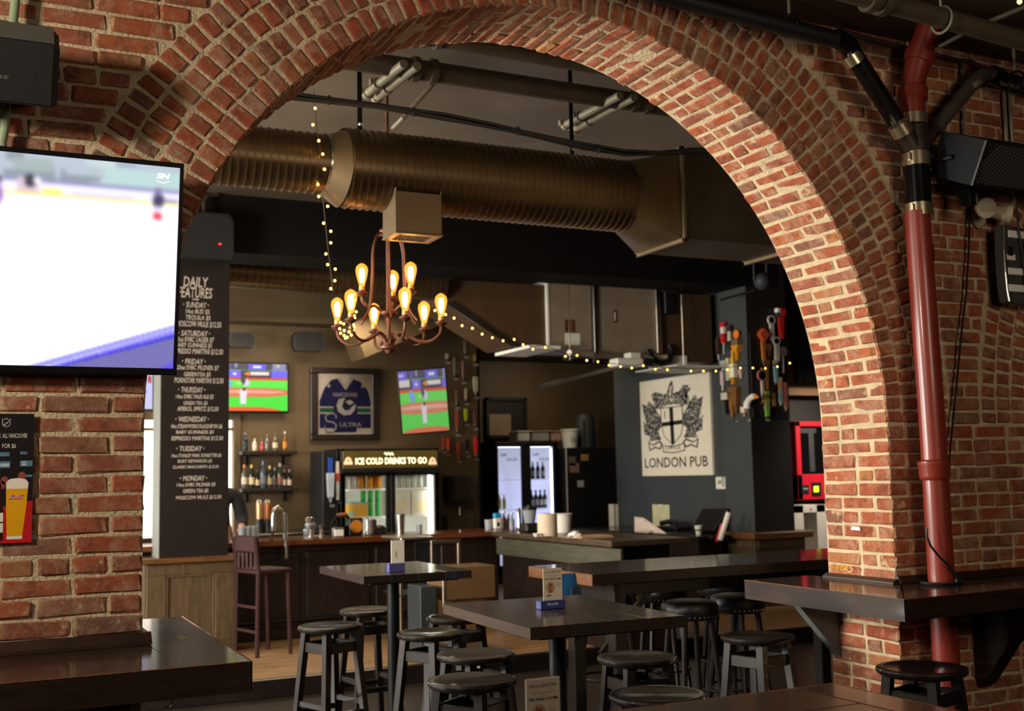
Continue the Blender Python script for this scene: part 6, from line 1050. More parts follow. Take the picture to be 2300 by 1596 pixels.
def hockey():
    a = px_img(220, 120, (250, 251, 254)); w = lambda px: .555+(px/402.0)*.445; hh = lambda v: (v-338)/(828-338)
    for i in range(120): a[i, :] = (250, 251, 254)
    rct(a, 0, 1, 0, .145, (176, 186, 198)); rng = np.random.RandomState(5)
    for _ in range(26):
        x = rng.rand(); y = rng.rand()*.11; ww_ = .02+rng.rand()*.12; rct(a, x, min(1, x+ww_), y, min(.145, y+.02+rng.rand()*.05), [(150, 160, 176), (190, 204, 206), (205, 212, 226), (140, 150, 160), (168, 188, 186)][rng.randint(5)])
    rct(a, w(230), 1, .04, .14, (178, 204, 204)); rct(a, w(130), w(135), .06, .13, (220, 225, 240)); rct(a, w(40), w(120), .03, .09, (158, 172, 172))
    rct(a, 0, 1, .12, .15, (140, 136, 176)); 
    for i in range(220):
        s_ = -.014
        y0, y1 = .15+s_, .205+s_; rct(a, i/220, (i+1)/220, y0, y1, (232, 230, 248)); rct(a, i/220, (i+1)/220, y1-.006, y1+.008, (250, 214, 70))
    rct(a, w(100), w(140), .165, .195, (250, 232, 120)); rct(a, w(160), w(300), .168, .19, (214, 208, 236)); rct(a, w(45), w(90), .12, .19, (214, 190, 200)); ellip(a, w(70), .125, .012, .03, (60, 56, 70)); ellip(a, w(84), .12, .008, .018, (240, 240, 245))
    ellip(a, w(350), .17, .014, .04, (70, 64, 96)); ellip(a, w(349), .125, .008, .02, (120, 110, 150)); rct(a, w(342), w(357), .2, .235, (220, 206, 226)); ellip(a, w(350), .245, .012, .02, (226, 60, 80)); rct(a, w(360), w(400), .168, .174, (90, 70, 110)); ellip(a, w(2), .2, .012, .05, (150, 110, 190)); ellip(a, w(1), .13, .01, .02, (70, 60, 80))
    ellip(a, w(70), .34, .02, .01, (255, 240, 226))
    a = blur(a, 2)
    poly(a, [(w(72), 1.0), (1.0, .775), (1.0, 1.0)], (138, 132, 250)); poly(a, [(w(100), 1.0), (1.0, .79), (1, .80), (w(120), 1.0)], (190, 186, 255)); poly(a, [(w(126), 1.0), (1.0, .822), (1.0, .84), (w(142), 1.0)], (70, 60, 205)); poly(a, [(w(142), 1.0), (1.0, .84), (1.0, 1.0)], (112, 108, 168)); poly(a, [(w(362), 1.0), (1.0, .955), (1, 1)], (100, 80, 220))
    return blur(a, 1)
sfr = (BR-ux*(TW-.013)+uy*.023, ux, uy)
picture('screen', sfr, TW-.026, tvh-.039, hockey(), tv, emit=1.25, depth=.002, rough=.2)
wht = mat('screen_white', 'FFFFFF', .4, emit=1.2, cast=False); swd, shh = TW-.026, tvh-.039
text('SN', sfr, swd*.034, shh*.028, wht, tv, depth=.0035, u=swd*(.555+348/402*.445), v=shh*.938, font_shear=.2, bold=.04)
wpart('screen_logo', wht, tv, lambda b: [b.prism([(swd*(.555+(348+a)/402*.445), shh*(.928-.006*k)) for a, k in ((0, 0), (15, 1.3), (30, 0), (30, .6), (15, 1.9), (0, .6))], sfr, .0035)])
# ---------------- left speaker and conduit
ls = thing('wall_speaker', 'black wall speaker with sloping top above the big television', 'speaker', (.1, 4.0, 2.82)); A = YP(128, 238, 3.88); Bq = YP(133, 95, 3.88); T_ = YP(120, 56, 3.98)
prof = [(3.958, 2.832), (3.95, 2.836), (3.862, 3.005), (3.866, 3.012), (3.93, 3.088), (4.14, 3.088), (4.14, 2.905), (4.13, 2.90)]
wpart('cabinet', mat('speaker_black', '2A2725', .6, var=.1), ls, lambda b: b.add([(x, y, z) for x in (-.26, .262) for y, z in prof]+[(.283, 3.89+(y-3.868)*.85, 2.815+(z-2.8)*.9) for y, z in prof], [tuple(range(8)), tuple(range(23, 15, -1))]+[(i, (i+1) % 8, 8+(i+1) % 8, 8+i) for i in range(8)]+[(8+i, 8+(i+1) % 8, 16+(i+1) % 8, 16+i) for i in range(8)]))
wpart('grille', mat('grille_black', '1A1918', .8, var=.1, bump=.4, bs=260), ls, lambda b: slabq(b, [Vector((-.25, 3.952, 2.838)), Vector((.262, 3.952, 2.838)), Vector((.262, 3.864, 3.006)), Vector((-.25, 3.864, 3.006))], .006)); q = YP(-14, 184, 3.86); q2 = YP(28, 171, 3.86); text('BOSE', (Vector((.06, 3.914, 2.897)), VX, Vector((0, -.464, .886))), .075, .011, mat('badge_silver', '77706A', .5), ls, depth=.001, font_shear=.2)
wpart('top_panel', mat('speaker_top_grey', '57524A', .6, var=.08), ls, lambda b: slabq(b, [Vector((-.26, 3.862, 3.014)), Vector((.264, 3.862, 3.014)), Vector((.264, 3.926, 3.09)), Vector((-.26, 3.926, 3.09))], .003))
wpart('bracket', M_BLACKM, ls, lambda b: b.bbox(-.05, .05, 4.14, 4.19, 2.88, 3.0, .005))
cn = thing('conduit', 'pale green conduit running down behind the left speaker', 'conduit', (.15, 4.13, 2.7)); m_ = mat('pale_green_paint', '8E9C7A', .4, var=.1, coat=.2)
a, b0 = YP(37, -20, 4.15), YP(28, 60, 4.15); wpart('pipe', m_, cn, lambda b: b.tube([(a.x, 4.16, 3.75), tuple(a), tuple(b0), tuple(YP(18, 200, 4.155)), tuple(YP(12, 250, 4.15)), tuple(YP(10, 290, 4.15)), tuple(YP(4, 320, 4.15)), tuple(YP(0, 340, 4.15)-Vector((0, 0, .3)))], .016, 10), True); wpart('coupling', m_, cn, lambda b: b.tube([tuple(YP(12, 245, 4.15)), tuple(YP(12, 252, 4.15))], .019, 10), True)
# ---------------- beer poster
P0, P1 = YP(0, 1222, 4.186), YP(77, 931, 4.186); po = thing('beer_poster', 'black and red hockey beer poster taped to the left brick pier', 'poster', (.1, 4.18, P0.z)); px0, pz0, pw, ph = -.14, P0.z+.003, P1.x+.14, P1.z-P0.z
pu = lambda px: YP(px, 1080, 4.186).x-px0; pv = lambda py: YP(40, py, 4.186).z-pz0; pf = FY(px0, 4.184, pz0)
wpart('sheet', mat('poster_black', '191416', .4, var=.08), po, lambda b: b.box(px0, px0+pw, 4.184, 4.187, pz0, pz0+ph))
wpart('red_panel', mat('poster_red', 'B8141C', .4, var=.05), po, lambda b: b.prism([(0, 0), (pw, 0), (pw, pv(1124)), (pu(62), pv(1126)), (pu(12), pv(1136)), (0, pv(1140))], pf, .0004))
M_PB = mat('poster_blue', '4F7286', .5, var=.3, vs=60); M_PBL = mat('poster_pale_blue', 'A8BCC4', .5)
for x0, x1, y0, y1 in ((-30, 20, 1015, 1024), (44, 60, 1014, 1020), (-30, 22, 1035, 1050), (44, 72, 1034, 1047), (55, 72, 1066, 1071)): wpart('rink_light', M_PB, po, lambda b: b.prism([(pu(x0), pv(y1)), (pu(x1), pv(y1)), (pu(x1), pv(y0)), (pu(x0), pv(y0))], pf, .0005))
for x0, x1, y0, y1 in ((0, 20, 1040, 1047), (48, 58, 1036, 1039), (48, 58, 1041, 1045)): wpart('rink_glow', M_PBL, po, lambda b: b.prism([(pu(x0), pv(y1)), (pu(x1), pv(y1)), (pu(x1), pv(y0)), (pu(x0), pv(y0))], pf, .0007))
for x_, y_ in ((10, 1078), (4, 1088), (49, 1068)): wpart('fan_face', mat('poster_flesh', '8A3A2C', .6), po, lambda b: b.prism([(pu(x_)+.012*math.cos(k*PI/4), pv(y_)+.014*math.sin(k*PI/4)) for k in range(8)], pf, .0006))
M_BEER = mat('beer_gold', 'D89A0C', .4, var=.08); M_FOAM = mat('foam', 'DCCFBE', .7)
wpart('beer_glass', M_BEER, po, lambda b: b.prism([(pu(18), pv(1205)), (pu(52), pv(1205)), (pu(60), pv(1140)), (pu(63), pv(1096)), (pu(14), pv(1096)), (pu(15), pv(1140))], pf, .0008)); wpart('foam', M_FOAM, po, lambda b: b.prism([(pu(14), pv(1097)), (pu(63), pv(1097)), (pu(64), pv(1084)), (pu(58), pv(1076)), (pu(40), pv(1073)), (pu(22), pv(1075)), (pu(14), pv(1082))], pf, .0009)); wpart('glass_base', M_FOAM, po, lambda b: b.prism([(pu(18), pv(1210)), (pu(52), pv(1210)), (pu(53), pv(1203)), (pu(17), pv(1203))], pf, .0009))
wpart('bow_tie_logo', mat('logo_red', 'B01820', .4), po, lambda b: b.prism([(pu(19), pv(1122)), (pu(30), pv(1120)), (pu(50), pv(1121)), (pu(56), pv(1111)), (pu(40), pv(1114)), (pu(27), pv(1111))], pf, .001)); text('Budweiser', pf, pu(54)-pu(22), .011, M_WHITE, po, depth=.0015, u=pu(22), v=pv(1119), font_shear=.25)
wpart('bottle_print', mat('bottle_brown', '2A0E0C', .4), po, lambda b: b.prism([(pu(-22), pv(1212)), (pu(9), pv(1212)), (pu(10), pv(1150)), (pu(5), pv(1125)), (pu(3), pv(1085)), (pu(-8), pv(1085)), (pu(-8), pv(1125)), (pu(-22), pv(1150))], pf, .0009)); wpart('bottle_label', M_CREAM, po, lambda b: (b.prism([(pu(-22), pv(1195)), (pu(9), pv(1194)), (pu(9), pv(1173)), (pu(-22), pv(1174))], pf, .0012), b.prism([(pu(-22), pv(1171)), (pu(9), pv(1170)), (pu(9), pv(1150)), (pu(-20), pv(1150))], pf, .0012)))
text('ALL VANCOUVER', pf, pu(59)-pu(3), pv(973)-pv(983), M_CREAM, po, depth=.001, u=pu(3), v=pv(983)); text('FOR $6', pf, pu(34)-pu(3), pv(996)-pv(1007), M_CREAM, po, depth=.001, u=pu(3), v=pv(1007)); text('G', pf, pu(0)-pu(-3), pv(973)-pv(983), M_CREAM, po, depth=.001, u=pu(-4), v=pv(983))
shx = [(2, 939), (6, 942), (11, 938), (16, 942), (21, 940), (20, 953), (17, 957), (11, 959), (5, 957), (1, 952)]; wpart('shield_logo', mat('silver_print', 'A8A49C', .4), po, lambda b: b.prism([(pu(x), pv(y)) for x, y in shx], pf, .0006)); cxs, cys = 11, 949; wpart('shield_field', mat('poster_black', '191416'), po, lambda b: b.prism([(pu(cxs+(x-cxs)*.82), pv(cys+(y-cys)*.84)) for x, y in shx], pf, .0008)); wpart('shield_band', mat('silver_print', 'A8A49C'), po, lambda b: b.prism([(pu(3), pv(954)), (pu(5), pv(957)), (pu(19), pv(946)), (pu(17), pv(943))], pf, .001)); text('NHL', (pf[0], (pf[1]*math.cos(.6)+pf[2]*math.sin(.6)), (pf[2]*math.cos(.6)-pf[1]*math.sin(.6))), .024, .008, mat('poster_black', '191416'), po, depth=.0015, u=pu(6)*math.cos(.6)+pv(954)*math.sin(.6), v=-pu(6)*math.sin(.6)+pv(954)*math.cos(.6))
# ---------------- drink ledges wrapped round both piers
LZ = 1.05; LT = .092
lg = thing('drink_ledge', 'thick dark wooden drink ledge around the left brick pier', 'ledge', (.1, 3.9, LZ-LT))
lfY, lrX = 3.60, .845
wpart('front_board', M_DWOOD, lg, lambda b: b.prism([(-1.6, lfY), (lrX, lfY), (.63, 3.93), (.615, YW-.004), (-1.6, YW-.004)], (Vector((0, 0, LZ-LT)), VX, VY), LT))
wpart('side_board', M_DWOODY, lg, lambda b: b.prism([(lrX+.004, lfY), (lrX+.03, 4.95), (.619, 4.95), (.619, 4.197), (.634, 3.934)], (Vector((0, 0, LZ-LT)), VX, VY), LT-.001))
wpart('molding', mat('dark_molding', '2C1A10', .45, var=.3), lg, lambda b: (b.prism([(0, 0), (.045, 0), (.045, .012), (.02, .04), (0, .04)], (Vector((-1.6, YW-.003, LZ+.001)), -VY, VZ), -2.235), b.bbox(.614, .64, YW, YW+TH, LZ, LZ+.035, .006)))
wpart('table_print', mat('worn_patch', '6A5444', .5), lg, lambda b: b.box(*sorted((ZP(398, 1432, LZ).x, ZP(420, 1432, LZ).x)), ZP(400, 1436, LZ).y, ZP(400, 1429, LZ).y, LZ-.002, LZ+.0006))
for xx in (-.5, .52): wpart('bracket', M_BLACKWOOD, lg, lambda b: b.prism([(0, 0), (.38, 0), (.38, -.05), (.05, -.42), (0, -.42)], (Vector((xx, YW-.002, LZ-LT)), -VY, VZ), .08))
wpart('bag_hook', M_STEEL, lg, lambda b: b.tube([(.62, 3.66, LZ-LT), (.62, 3.66, LZ-LT-.02), (.61, 3.655, LZ-LT-.03), (.6, 3.65, LZ-LT-.028)], .003, 5))
rg = thing('drink_ledge', 'thick dark wooden drink ledge wrapped round the right pier and red pipe', 'ledge', (4.2, 3.9, LZ-LT))
A = ZP(1672, 1302, LZ); Bc = ZP(2030, 1346, LZ)
wpart('end_board', M_DWOODY, rg, lambda b: b.prism([(A.x, A.y), (Bc.x, Bc.y), (XR-.02, YW-.05), (XR-.004, YW), (XR-.004, A.y)], (Vector((0, 0, LZ-LT)), VX, VY), LT))
fxe = ZP(2300, 1318, LZ); sl = (fxe.y-Bc.y)/(fxe.x-Bc.x)
wpart('front_board', M_DWOOD, rg, lambda b: b.prism([(Bc.x+.004, Bc.y), (5.9, Bc.y+sl*(5.9-Bc.x)), (5.9, YW-.002), (XR+.002, YW-.002), (XR-.014, YW-.054)], (Vector((0, 0, LZ-LT)), VX, VY), LT-.001))
wpart('molding', mat('dark_molding', '2C1A10'), rg, lambda b: (b.prism([(0, 0), (.034, 0), (.034, .008), (.014, .022), (0, .022)], (Vector((XR-.002, YW+TH, LZ+.001)), -VX, VZ), -TH-.02), b.prism([(0, 0), (.03, 0), (.03, .01), (.012, .035), (0, .035)], (Vector((XR, YW-.003, LZ+.001)), -VY, VZ), -1.8)))
wpart('bracket', mat('grey_bracket', '5A5E5C', .5), rg, lambda b: b.prism([(0, 0), (.26, 0), (.24, -.04), (0, -.30)], (Vector((XR-.004, YW+TH-.02, LZ-LT)), -VX, VZ), -.05)); wpart('bracket', M_BLACKWOOD, rg, lambda b: b.prism([(0, 0), (.33, 0), (.33, -.05), (.04, -.42), (0, -.42)], (Vector((4.62, YW-.002, LZ-LT)), -VY, VZ), .09)); wpart('graffiti', mat('yellow_pen', 'E8AA28', .6), rg, lambda b: None if False else [b.tube([tuple(XP(x, y, XR-.012)) for x, y in q], .0034, 4) for q in (((1870, 1264), (1866, 1268), (1873, 1274), (1870, 1279)), ((1876, 1270), (1880, 1278), (1884, 1270), (1886, 1277)), ((1890, 1279), (1888, 1273), (1895, 1272), (1898, 1278), (1891, 1279)), ((1898, 1276), (1904, 1271), (1905, 1278), (1898, 1279)), ((1904, 1283), (1914, 1284)), ((1909, 1273), (1913, 1272)), ((1911, 1278), (1916, 1278)))])
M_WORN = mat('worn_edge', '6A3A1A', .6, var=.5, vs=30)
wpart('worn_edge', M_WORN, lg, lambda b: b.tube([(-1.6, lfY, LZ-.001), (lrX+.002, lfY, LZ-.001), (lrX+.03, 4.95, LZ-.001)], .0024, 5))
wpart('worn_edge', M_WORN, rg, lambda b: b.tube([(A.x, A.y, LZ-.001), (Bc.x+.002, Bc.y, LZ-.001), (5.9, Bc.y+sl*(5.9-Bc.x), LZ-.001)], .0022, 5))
# ---------------- pipes on the right
PX, PY = 4.205, 4.06
rp = thing('red_drain_pipe', 'tall red painted drain pipe with black rubber joint in front of the right pier', 'pipe', (PX, PY, 0))
zc = lambda py: YP(2100, py, PY).z
wpart('pipe', M_RED, rp, lambda b: b.tube([(PX, PY, .02), (PX, PY, LZ-LT-.01), (PX, PY, 1.7), (PX-.02, PY, zc(480))], .061, 20), True)
wpart('hub', M_RED, rp, lambda b: b.lathe([(.061, zc(1078)), (.068, zc(1074)), (.072, zc(1068)), (.072, zc(1048)), (.076, zc(1044)), (.076, zc(1036)), (.061, zc(1032))], 24, (PX-.004, PY, 0)), True)
wpart('floor_ring', M_BLACK, rp, lambda b: b.tube([(PX+.1*math.cos(k*PI/10), PY+.08*math.sin(k*PI/10), LZ+.008) for k in range(20)], .008, 6, closed=True), True)
t0 = YP(2064, 470, PY); t1 = YP(2057, 352, PY); t2 = YP(2053, 285, PY); t3 = YP(2052, 268, PY)
def band(b, p, q, r): b.tube([tuple(p), tuple(q)], r, 20, caps=True)
M_BAND = mat('clamp_steel', 'C0B090', .25, metal=.9, var=.1)
wpart('black_section', M_BLACKG, rp, lambda b: b.tube([tuple(t0+Vector((0, 0, -.02))), tuple(t1)], .062, 20), True)
for (a, c) in (((2065, 486), (2063, 458)), ((2058, 374), (2056, 344)), ((2052, 282), (2051, 258))): wpart('clamp', M_BAND, rp, lambda b: (band(b, YP(*a, PY), YP(*c, PY), .067), b.tube([tuple(YP(*a, PY)+Vector((-.07, -.03, .02))), tuple(YP(*c, PY)+Vector((-.07, -.03, -.01)))], .008, 6)), True)
wpart('branch_fitting', mat('tarred_iron', '2A1E14', .5, var=.5, vs=20), rp, lambda b: (b.tube([tuple(t1), tuple(t2)], [.062, .066], 18), b.tube([tuple(YP(2055, 345, PY)), tuple(YP(2025, 292, PY))], .055, 16), b.tube([tuple(YP(2058, 340, PY)), tuple(YP(2098, 290, PY))], .04, 12)), True)
up_ = [YP(2051, 262, PY), YP(2048, 225, PY), YP(2051, 180, PY), YP(2062, 135, PY-.03), YP(2078, 85, PY-.06), YP(2094, 35, PY-.10)]
wpart('upper_bend', M_RED, rp, lambda b: b.tube([q[:] for q in up_], .06, 20), True)
wpart('bend_hub', M_RED, rp, lambda b: b.tube([YP(2049, 226, PY)[:], YP(2049, 222, PY)[:], YP(2050, 200, PY)[:], YP(2050, 196, PY)[:]], [.062, .072, .072, .062], 20), True)
wpart('bend_hub', M_RED, rp, lambda b: b.tube([YP(2060, 142, PY-.027)[:], YP(2061, 139, PY-.028)[:], YP(2068, 117, PY-.04)[:], YP(2069, 114, PY-.042)[:]], [.062, .072, .075, .062], 20), True)
wpart('sticker', mat('blue_sticker', '1E7AA8', .4), rp, lambda b: b.lathe([(.0618, 0), (.0618, .085)], 40, mtx=Matrix.Translation((PX-.012, PY, YP(2088, 590, PY).z)))); 
stk = [o for o in rp.children if o.name.startswith('sticker')][0]; me = stk.data; bmx = bmesh.new(); bmx.from_mesh(me); bmesh.ops.delete(bmx, geom=[f for f in bmx.faces if not (len(f.verts) == 4 and -55 < math.degrees(math.atan2(f.calc_center_median().y, f.calc_center_median().x-(PX-.012)+PX)) < 8)], context='FACES'); bmx.to_mesh(me); bmx.free()
text('A', (Vector((PX-.012+.05, PY-.040, YP(2088, 586, PY).z)), Vector((.62, .78, 0)), VZ), .03, .06, mat('lime_print', 'B0C83A', .5), rp, depth=.004, bold=.02)
bd = thing('black_drain_pipe', 'black drain pipe running under the ceiling then down to the branch fitting', 'pipe', (3.5, 4.0, 3.5)); e1 = YP(1890, 92, 3.98)
wpart('pipe', M_BLACK, bd, lambda b: b.tube([(1.6, 3.98, 3.69), (2.6, 3.98, 3.645), tuple(e1)], .04, 14), True); wpart('elbow', M_BLACKG, bd, lambda b: b.tube([tuple(YP(1876, 84, 3.98)), tuple(e1), tuple(YP(1908, 105, 3.99)), tuple(YP(1916, 125, 4.0))], .046, 14), True); wpart('sloping_pipe', mat('bitumen_black', '0F0D0C', .3, var=.6, vs=25), bd, lambda b: b.tube([tuple(YP(1916, 122, 4.0)), tuple(YP(2030, 298, PY))], .044, 16), True)
for a, c, r_ in (((1884, 86), (1892, 96), .05), ((1908, 122), (1921, 142), .05), ((2016, 278), (2030, 300), .052)): wpart('clamp', M_BAND if a[0] != 1884 else mat('beige_band', '9A8468', .5), bd, lambda b: band(b, YP(*a, 4.0), YP(*c, 4.0), r_), True)
gp = thing('grey_drain_pipe', 'dull grey pipe rising right from the branch fitting to an elbow', 'pipe', (4.5, 4.0, 3.4)); wpart('pipe', mat('grey_abs', '3A342C', .5, var=.2), gp, lambda b: b.tube([tuple(YP(2096, 295, PY)), tuple(YP(2165, 212, PY)), tuple(YP(2192, 178, PY)), tuple(YP(2212, 163, PY)), tuple(YP(2228, 168, PY)), tuple(YP(2240, 176, PY))], .036, 14), True); wpart('pipe', M_BLACK, gp, lambda b: b.tube([tuple(YP(2232, 172, PY)), tuple(YP(2320, 196, PY)), tuple(YP(2320, 196, PY)+Vector((.6, 0, -.02)))], .036, 14), True); wpart('coupling', M_BLACKG, gp, lambda b: b.tube([tuple(YP(2226, 166, PY)), tuple(YP(2246, 176, PY))], .047, 14), True); wpart('pipe_clip', M_GREYPIPE, gp, lambda b: b.tube([tuple(YP(2190, 186, PY-.02)), tuple(YP(2198, 195, PY-.03))], .04, 10), True); text('132mm TAB/0 225', (YP(2246, 190, PY-.037), (YP(2300, 203, PY-.037)-YP(2246, 190, PY-.037)).normalized(), VZ), .14, .02, mat('grey_stencil', '6A645C', .6), gp, depth=.001)
op = thing('sprinkler_main', 'thick grey overhead pipe crossing the upper right corner', 'pipe', (4.0, 3.5, 3.6)); q0, q1 = YP(1940, -8, 3.55), YP(2300, 92, 3.55); dq = (q1-q0); wpart('pipe', M_GREYPIPE, op, lambda b: b.tube([tuple(q0-dq*1.2), tuple(q1+dq*.8)], .045, 16), True)
for f_ in (.02, .09): wpart('coupling', M_GREYPIPE, op, lambda b: b.tube([tuple(q0+dq*f_), tuple(q0+dq*(f_+.035))], .062, 16), True)
wpart('hanger', M_LTPIPE, op, lambda b: (b.tube([(YP(2115, 45, 3.55)+Vector((0, .058*math.cos(k*PI/8), .058*math.sin(k*PI/8))))[:] for k in range(16)], .006, 5, closed=True), b.tube([tuple(YP(2115, 45, 3.55)+Vector((0, 0, .05))), (YP(2115, 45, 3.55).x, 3.55, 3.756)], .006, 5)))
br = thing('branch_pipe', 'thin pale pipe crossing behind the thick overhead pipe', 'pipe', (4.5, 3.6, 3.7)); wpart('pipe', M_GREYPIPE, br, lambda b: b.tube([tuple(YP(2110, 105, 3.85)), tuple(YP(2190, 62, 3.7)), tuple(YP(2310, 12, 3.5))], .012, 8))
for i, (a, c, lab) in enumerate((((1772, 0), (1774, 52), 'threaded rod hanger holding the black pipe above the arch'), ((2281, 105), (2281, 178), 'threaded rod hanger holding the black pipe at the right edge'))):
    h_ = thing('pipe_hanger', lab, 'hanger', tuple(YP(*c, 4.0))); p = YP(*c, 3.99); wpart('rod', M_LTPIPE, h_, lambda b: b.tube([tuple(p+Vector((0, 0, .045))), (p.x, p.y, 3.757)], .008, 6)); wpart('loop', M_BLACKM, h_, lambda b: b.tube([(p+Vector((.0, .052*math.cos(k*PI/8), -.01+.052*math.sin(k*PI/8))))[:] for k in range(16)], .006, 5, closed=True))
tb = thing('conduit_pair', 'pair of pale vertical conduits behind the right speaker', 'conduit', (4.85, 4.16, 3.2))
for px in (2253, 2266): wpart('conduit', M_LTPIPE, tb, lambda b: b.tube([tuple(YP(px, 195, 4.17)), tuple(YP(px+14, 420, 4.17))], .011, 8), True)
tb = thing('wall_trim_pipe', 'thin brown pipe along the top of the right wall', 'pipe', (4.0, 4.15, 3.7)); wpart('pipe', M_GREYPIPE, tb, lambda b: b.tube([tuple(YP(1880, 68, 4.16)), tuple(YP(2040, 110, 4.16)), tuple(YP(2150, 135, 4.16)), tuple(YP(2180, 138, 4.16)), tuple(YP(2215, 160, 4.16)), tuple(YP(2320, 190, 4.16))], .013, 8), True); wpart('drop', M_LTPIPE, tb, lambda b: (b.tube([tuple(YP(2162, 140, 4.165)), tuple(YP(2166, 310, 4.165))], .009, 6), b.tube([tuple(YP(2077, 150, 4.165)), tuple(YP(2084, 400, 4.165))], .008, 6)))
# ---------------- right speaker, emergency light, striped sign, cords
rs_ = thing('wall_speaker', 'big black loudspeaker with mesh grille on the right wall', 'speaker', (4.4, 4.0, 2.95)); SXp = 4.30; Q = [XP(x, y, SXp) for x, y in ((2114, 294), (2213, 314), (2180, 416), (2090, 394))]; M_SPK = mat('speaker_dark', '0C0D0E', .65, var=.12, bump=.25, bs=220, spec=.2)
wpart('cabinet', M_SPK, rs_, lambda b: b.add([tuple(q) for q in Q]+[tuple(q+Vector((.66, 0, 0))) for q in Q], [(0, 1, 2, 3), (7, 6, 5, 4), (0, 4, 5, 1), (1, 5, 6, 2), (2, 6, 7, 3), (3, 7, 4, 0)]))
gu = VX; gv = (Q[1]-Q[2]).normalized(); gn = gu.cross(gv); gl_ = (Q[1]-Q[2]).length
def mesh_grille(b):
    n_ = 26; m__ = 9
    for i in range(n_+m__):
        for s_ in (1, -1):
            pts = []
            for k in range(2):
                v_ = .012+(gl_-.024)*k; u_ = .02+(i*.024) + (-1 if s_ > 0 else 1)*0 + s_*(v_-.5*gl_)*.9
                pts.append((u_, v_))
            (u0, v0), (u1, v1) = pts
            if max(u0, u1) < .015 or min(u0, u1) > .645: continue
            def cl(u, v, uo, vo):
                if u < .015: t = (.015-u)/(uo-u); return (.015, v+(vo-v)*t)
                if u > .645: t = (.645-u)/(uo-u); return (.645, v+(vo-v)*t)
                return (u, v)
            a_, c_ = cl(u0, v0, u1, v1), cl(u1, v1, u0, v0); o_ = Q[2]
            b.tube([tuple(o_+gu*a_[0]+gv*a_[1]+gn*.004), tuple(o_+gu*c_[0]+gv*c_[1]+gn*.004)], .0042, 4, caps=False)
wpart('mesh_grille', mat('grille_grey', '3A3A38', .5, metal=.3), rs_, mesh_grille); [o.__setitem__('kind', 'stuff') for o in rs_.children if o.name.startswith('mesh_grille')]
wpart('front_rim', M_BLACK, rs_, lambda b: b.tube([tuple(Q[2]+gn*.004+gu*.006), tuple(Q[1]+gn*.004+gu*.006)], .009, 6)); 
for q in (Q[1]+gu*.03-gv*.02, Q[2]+gu*.03+gv*.02): wpart('screw', M_STEEL, rs_, lambda b: b.sph(tuple(q+gn*.006), .006, 6, 4))
qb = XP(2140, 352, SXp-.008); wpart('bracket', M_BLACKM, rs_, lambda b: b.tube([tuple(qb), tuple(XP(2095, 362, SXp-.012)), (SXp-.012, 4.19, XP(2095, 362, SXp-.012).z)], .012, 6)); wpart('bracket', M_BLACKM, rs_, lambda b: b.bbox(*sorted((YP(2163, 440, 4.0).x, YP(2178, 440, 4.0).x)), 3.96, 4.02, YP(2170, 462, 4.0).z, Q[3].z-.005, .004)); wpart('stem', M_LTPIPE, rs_, lambda b: b.tube([tuple(YP(2190, 420, 4.05)), tuple(YP(2190, 458, 4.05))], .014, 8))
el = thing('emergency_light', 'white twin headed emergency light under the right speaker', 'lamp', tuple(YP(2205, 480, 4.15))); M_EM = mat('aged_white_plastic', 'A89C84', .5, var=.1); pc_ = YP(2204, 480, 4.16)
wpart('base_plate', M_EM, el, lambda b: b.lathe([(0, 0), (.055, 0), (.06, .012), (.05, .028), (0, .03)], 20, mtx=Matrix.Translation(pc_+Vector((0, .03, 0))) @ Matrix.Rotation(PI/2, 4, 'X') @ Matrix.Diagonal((.75, 1.25, 1, 1))), True)
h1 = YP(2214, 467, 4.06); dirn = Vector((-.35, -1, -.25)).normalized(); rot = dirn.to_track_quat('Z', 'Y').to_matrix().to_4x4()
wpart('head', M_EM, el, lambda b: b.lathe([(0, -.06), (.03, -.055), (.05, -.01), (.052, .01), (.046, .012)], 20, mtx=Matrix.Translation(h1) @ rot), True); wpart('lens', mat('lamp_lens', 'D8D4C4', .08, metal=.6, bump=.8, bs=120), el, lambda b: b.lathe([(0, .012), (.045, .01), (.046, .004), (0, .004)], 20, mtx=Matrix.Translation(h1) @ rot), True)
h2 = YP(2246, 478, 4.09); d2_ = Vector((.75, -.5, -.2)).normalized(); wpart('head', M_EM, el, lambda b: b.lathe([(0, -.05), (.03, -.045), (.048, .03), (.05, .05), (0, .05)], 18, mtx=Matrix.Translation(h2) @ d2_.to_track_quat('Z', 'Y').to_matrix().to_4x4()), True)
ss = thing('bar_sign', 'grey wall sign with white bars at the right edge', 'sign', (4.8, 4.0, 2.4)); SY = 4.05; ed = [YP(x, y, SY) for x, y in ((2256, 503), (2256, 560), (2259, 610), (2263, 650), (2268, 676))]
wpart('panel', mat('sign_grey', '3E3C3A', .45, var=.1), ss, lambda b: b.prism([(q.x, q.z) for q in ed]+[(ed[-1].x+.34, ed[-1].z-.03), (ed[0].x+.36, ed[0].z-.03)], (Vector((0, SY+.06, 0)), VX, VZ), .06)); wpart('edge_trim', M_STEEL, ss, lambda b: b.tube([tuple(q+Vector((-.002, -.002, 0))) for q in ed], .006, 6))
for y0, y1 in ((517, 533), (601, 616), (638, 654)): 
    a, c = YP(2264, y1, SY), YP(2264, y0, SY); wpart('white_bar', M_WHITE, ss, lambda b: b.bbox(a.x, a.x+.33, SY-.008, SY, a.z, c.z, .002))
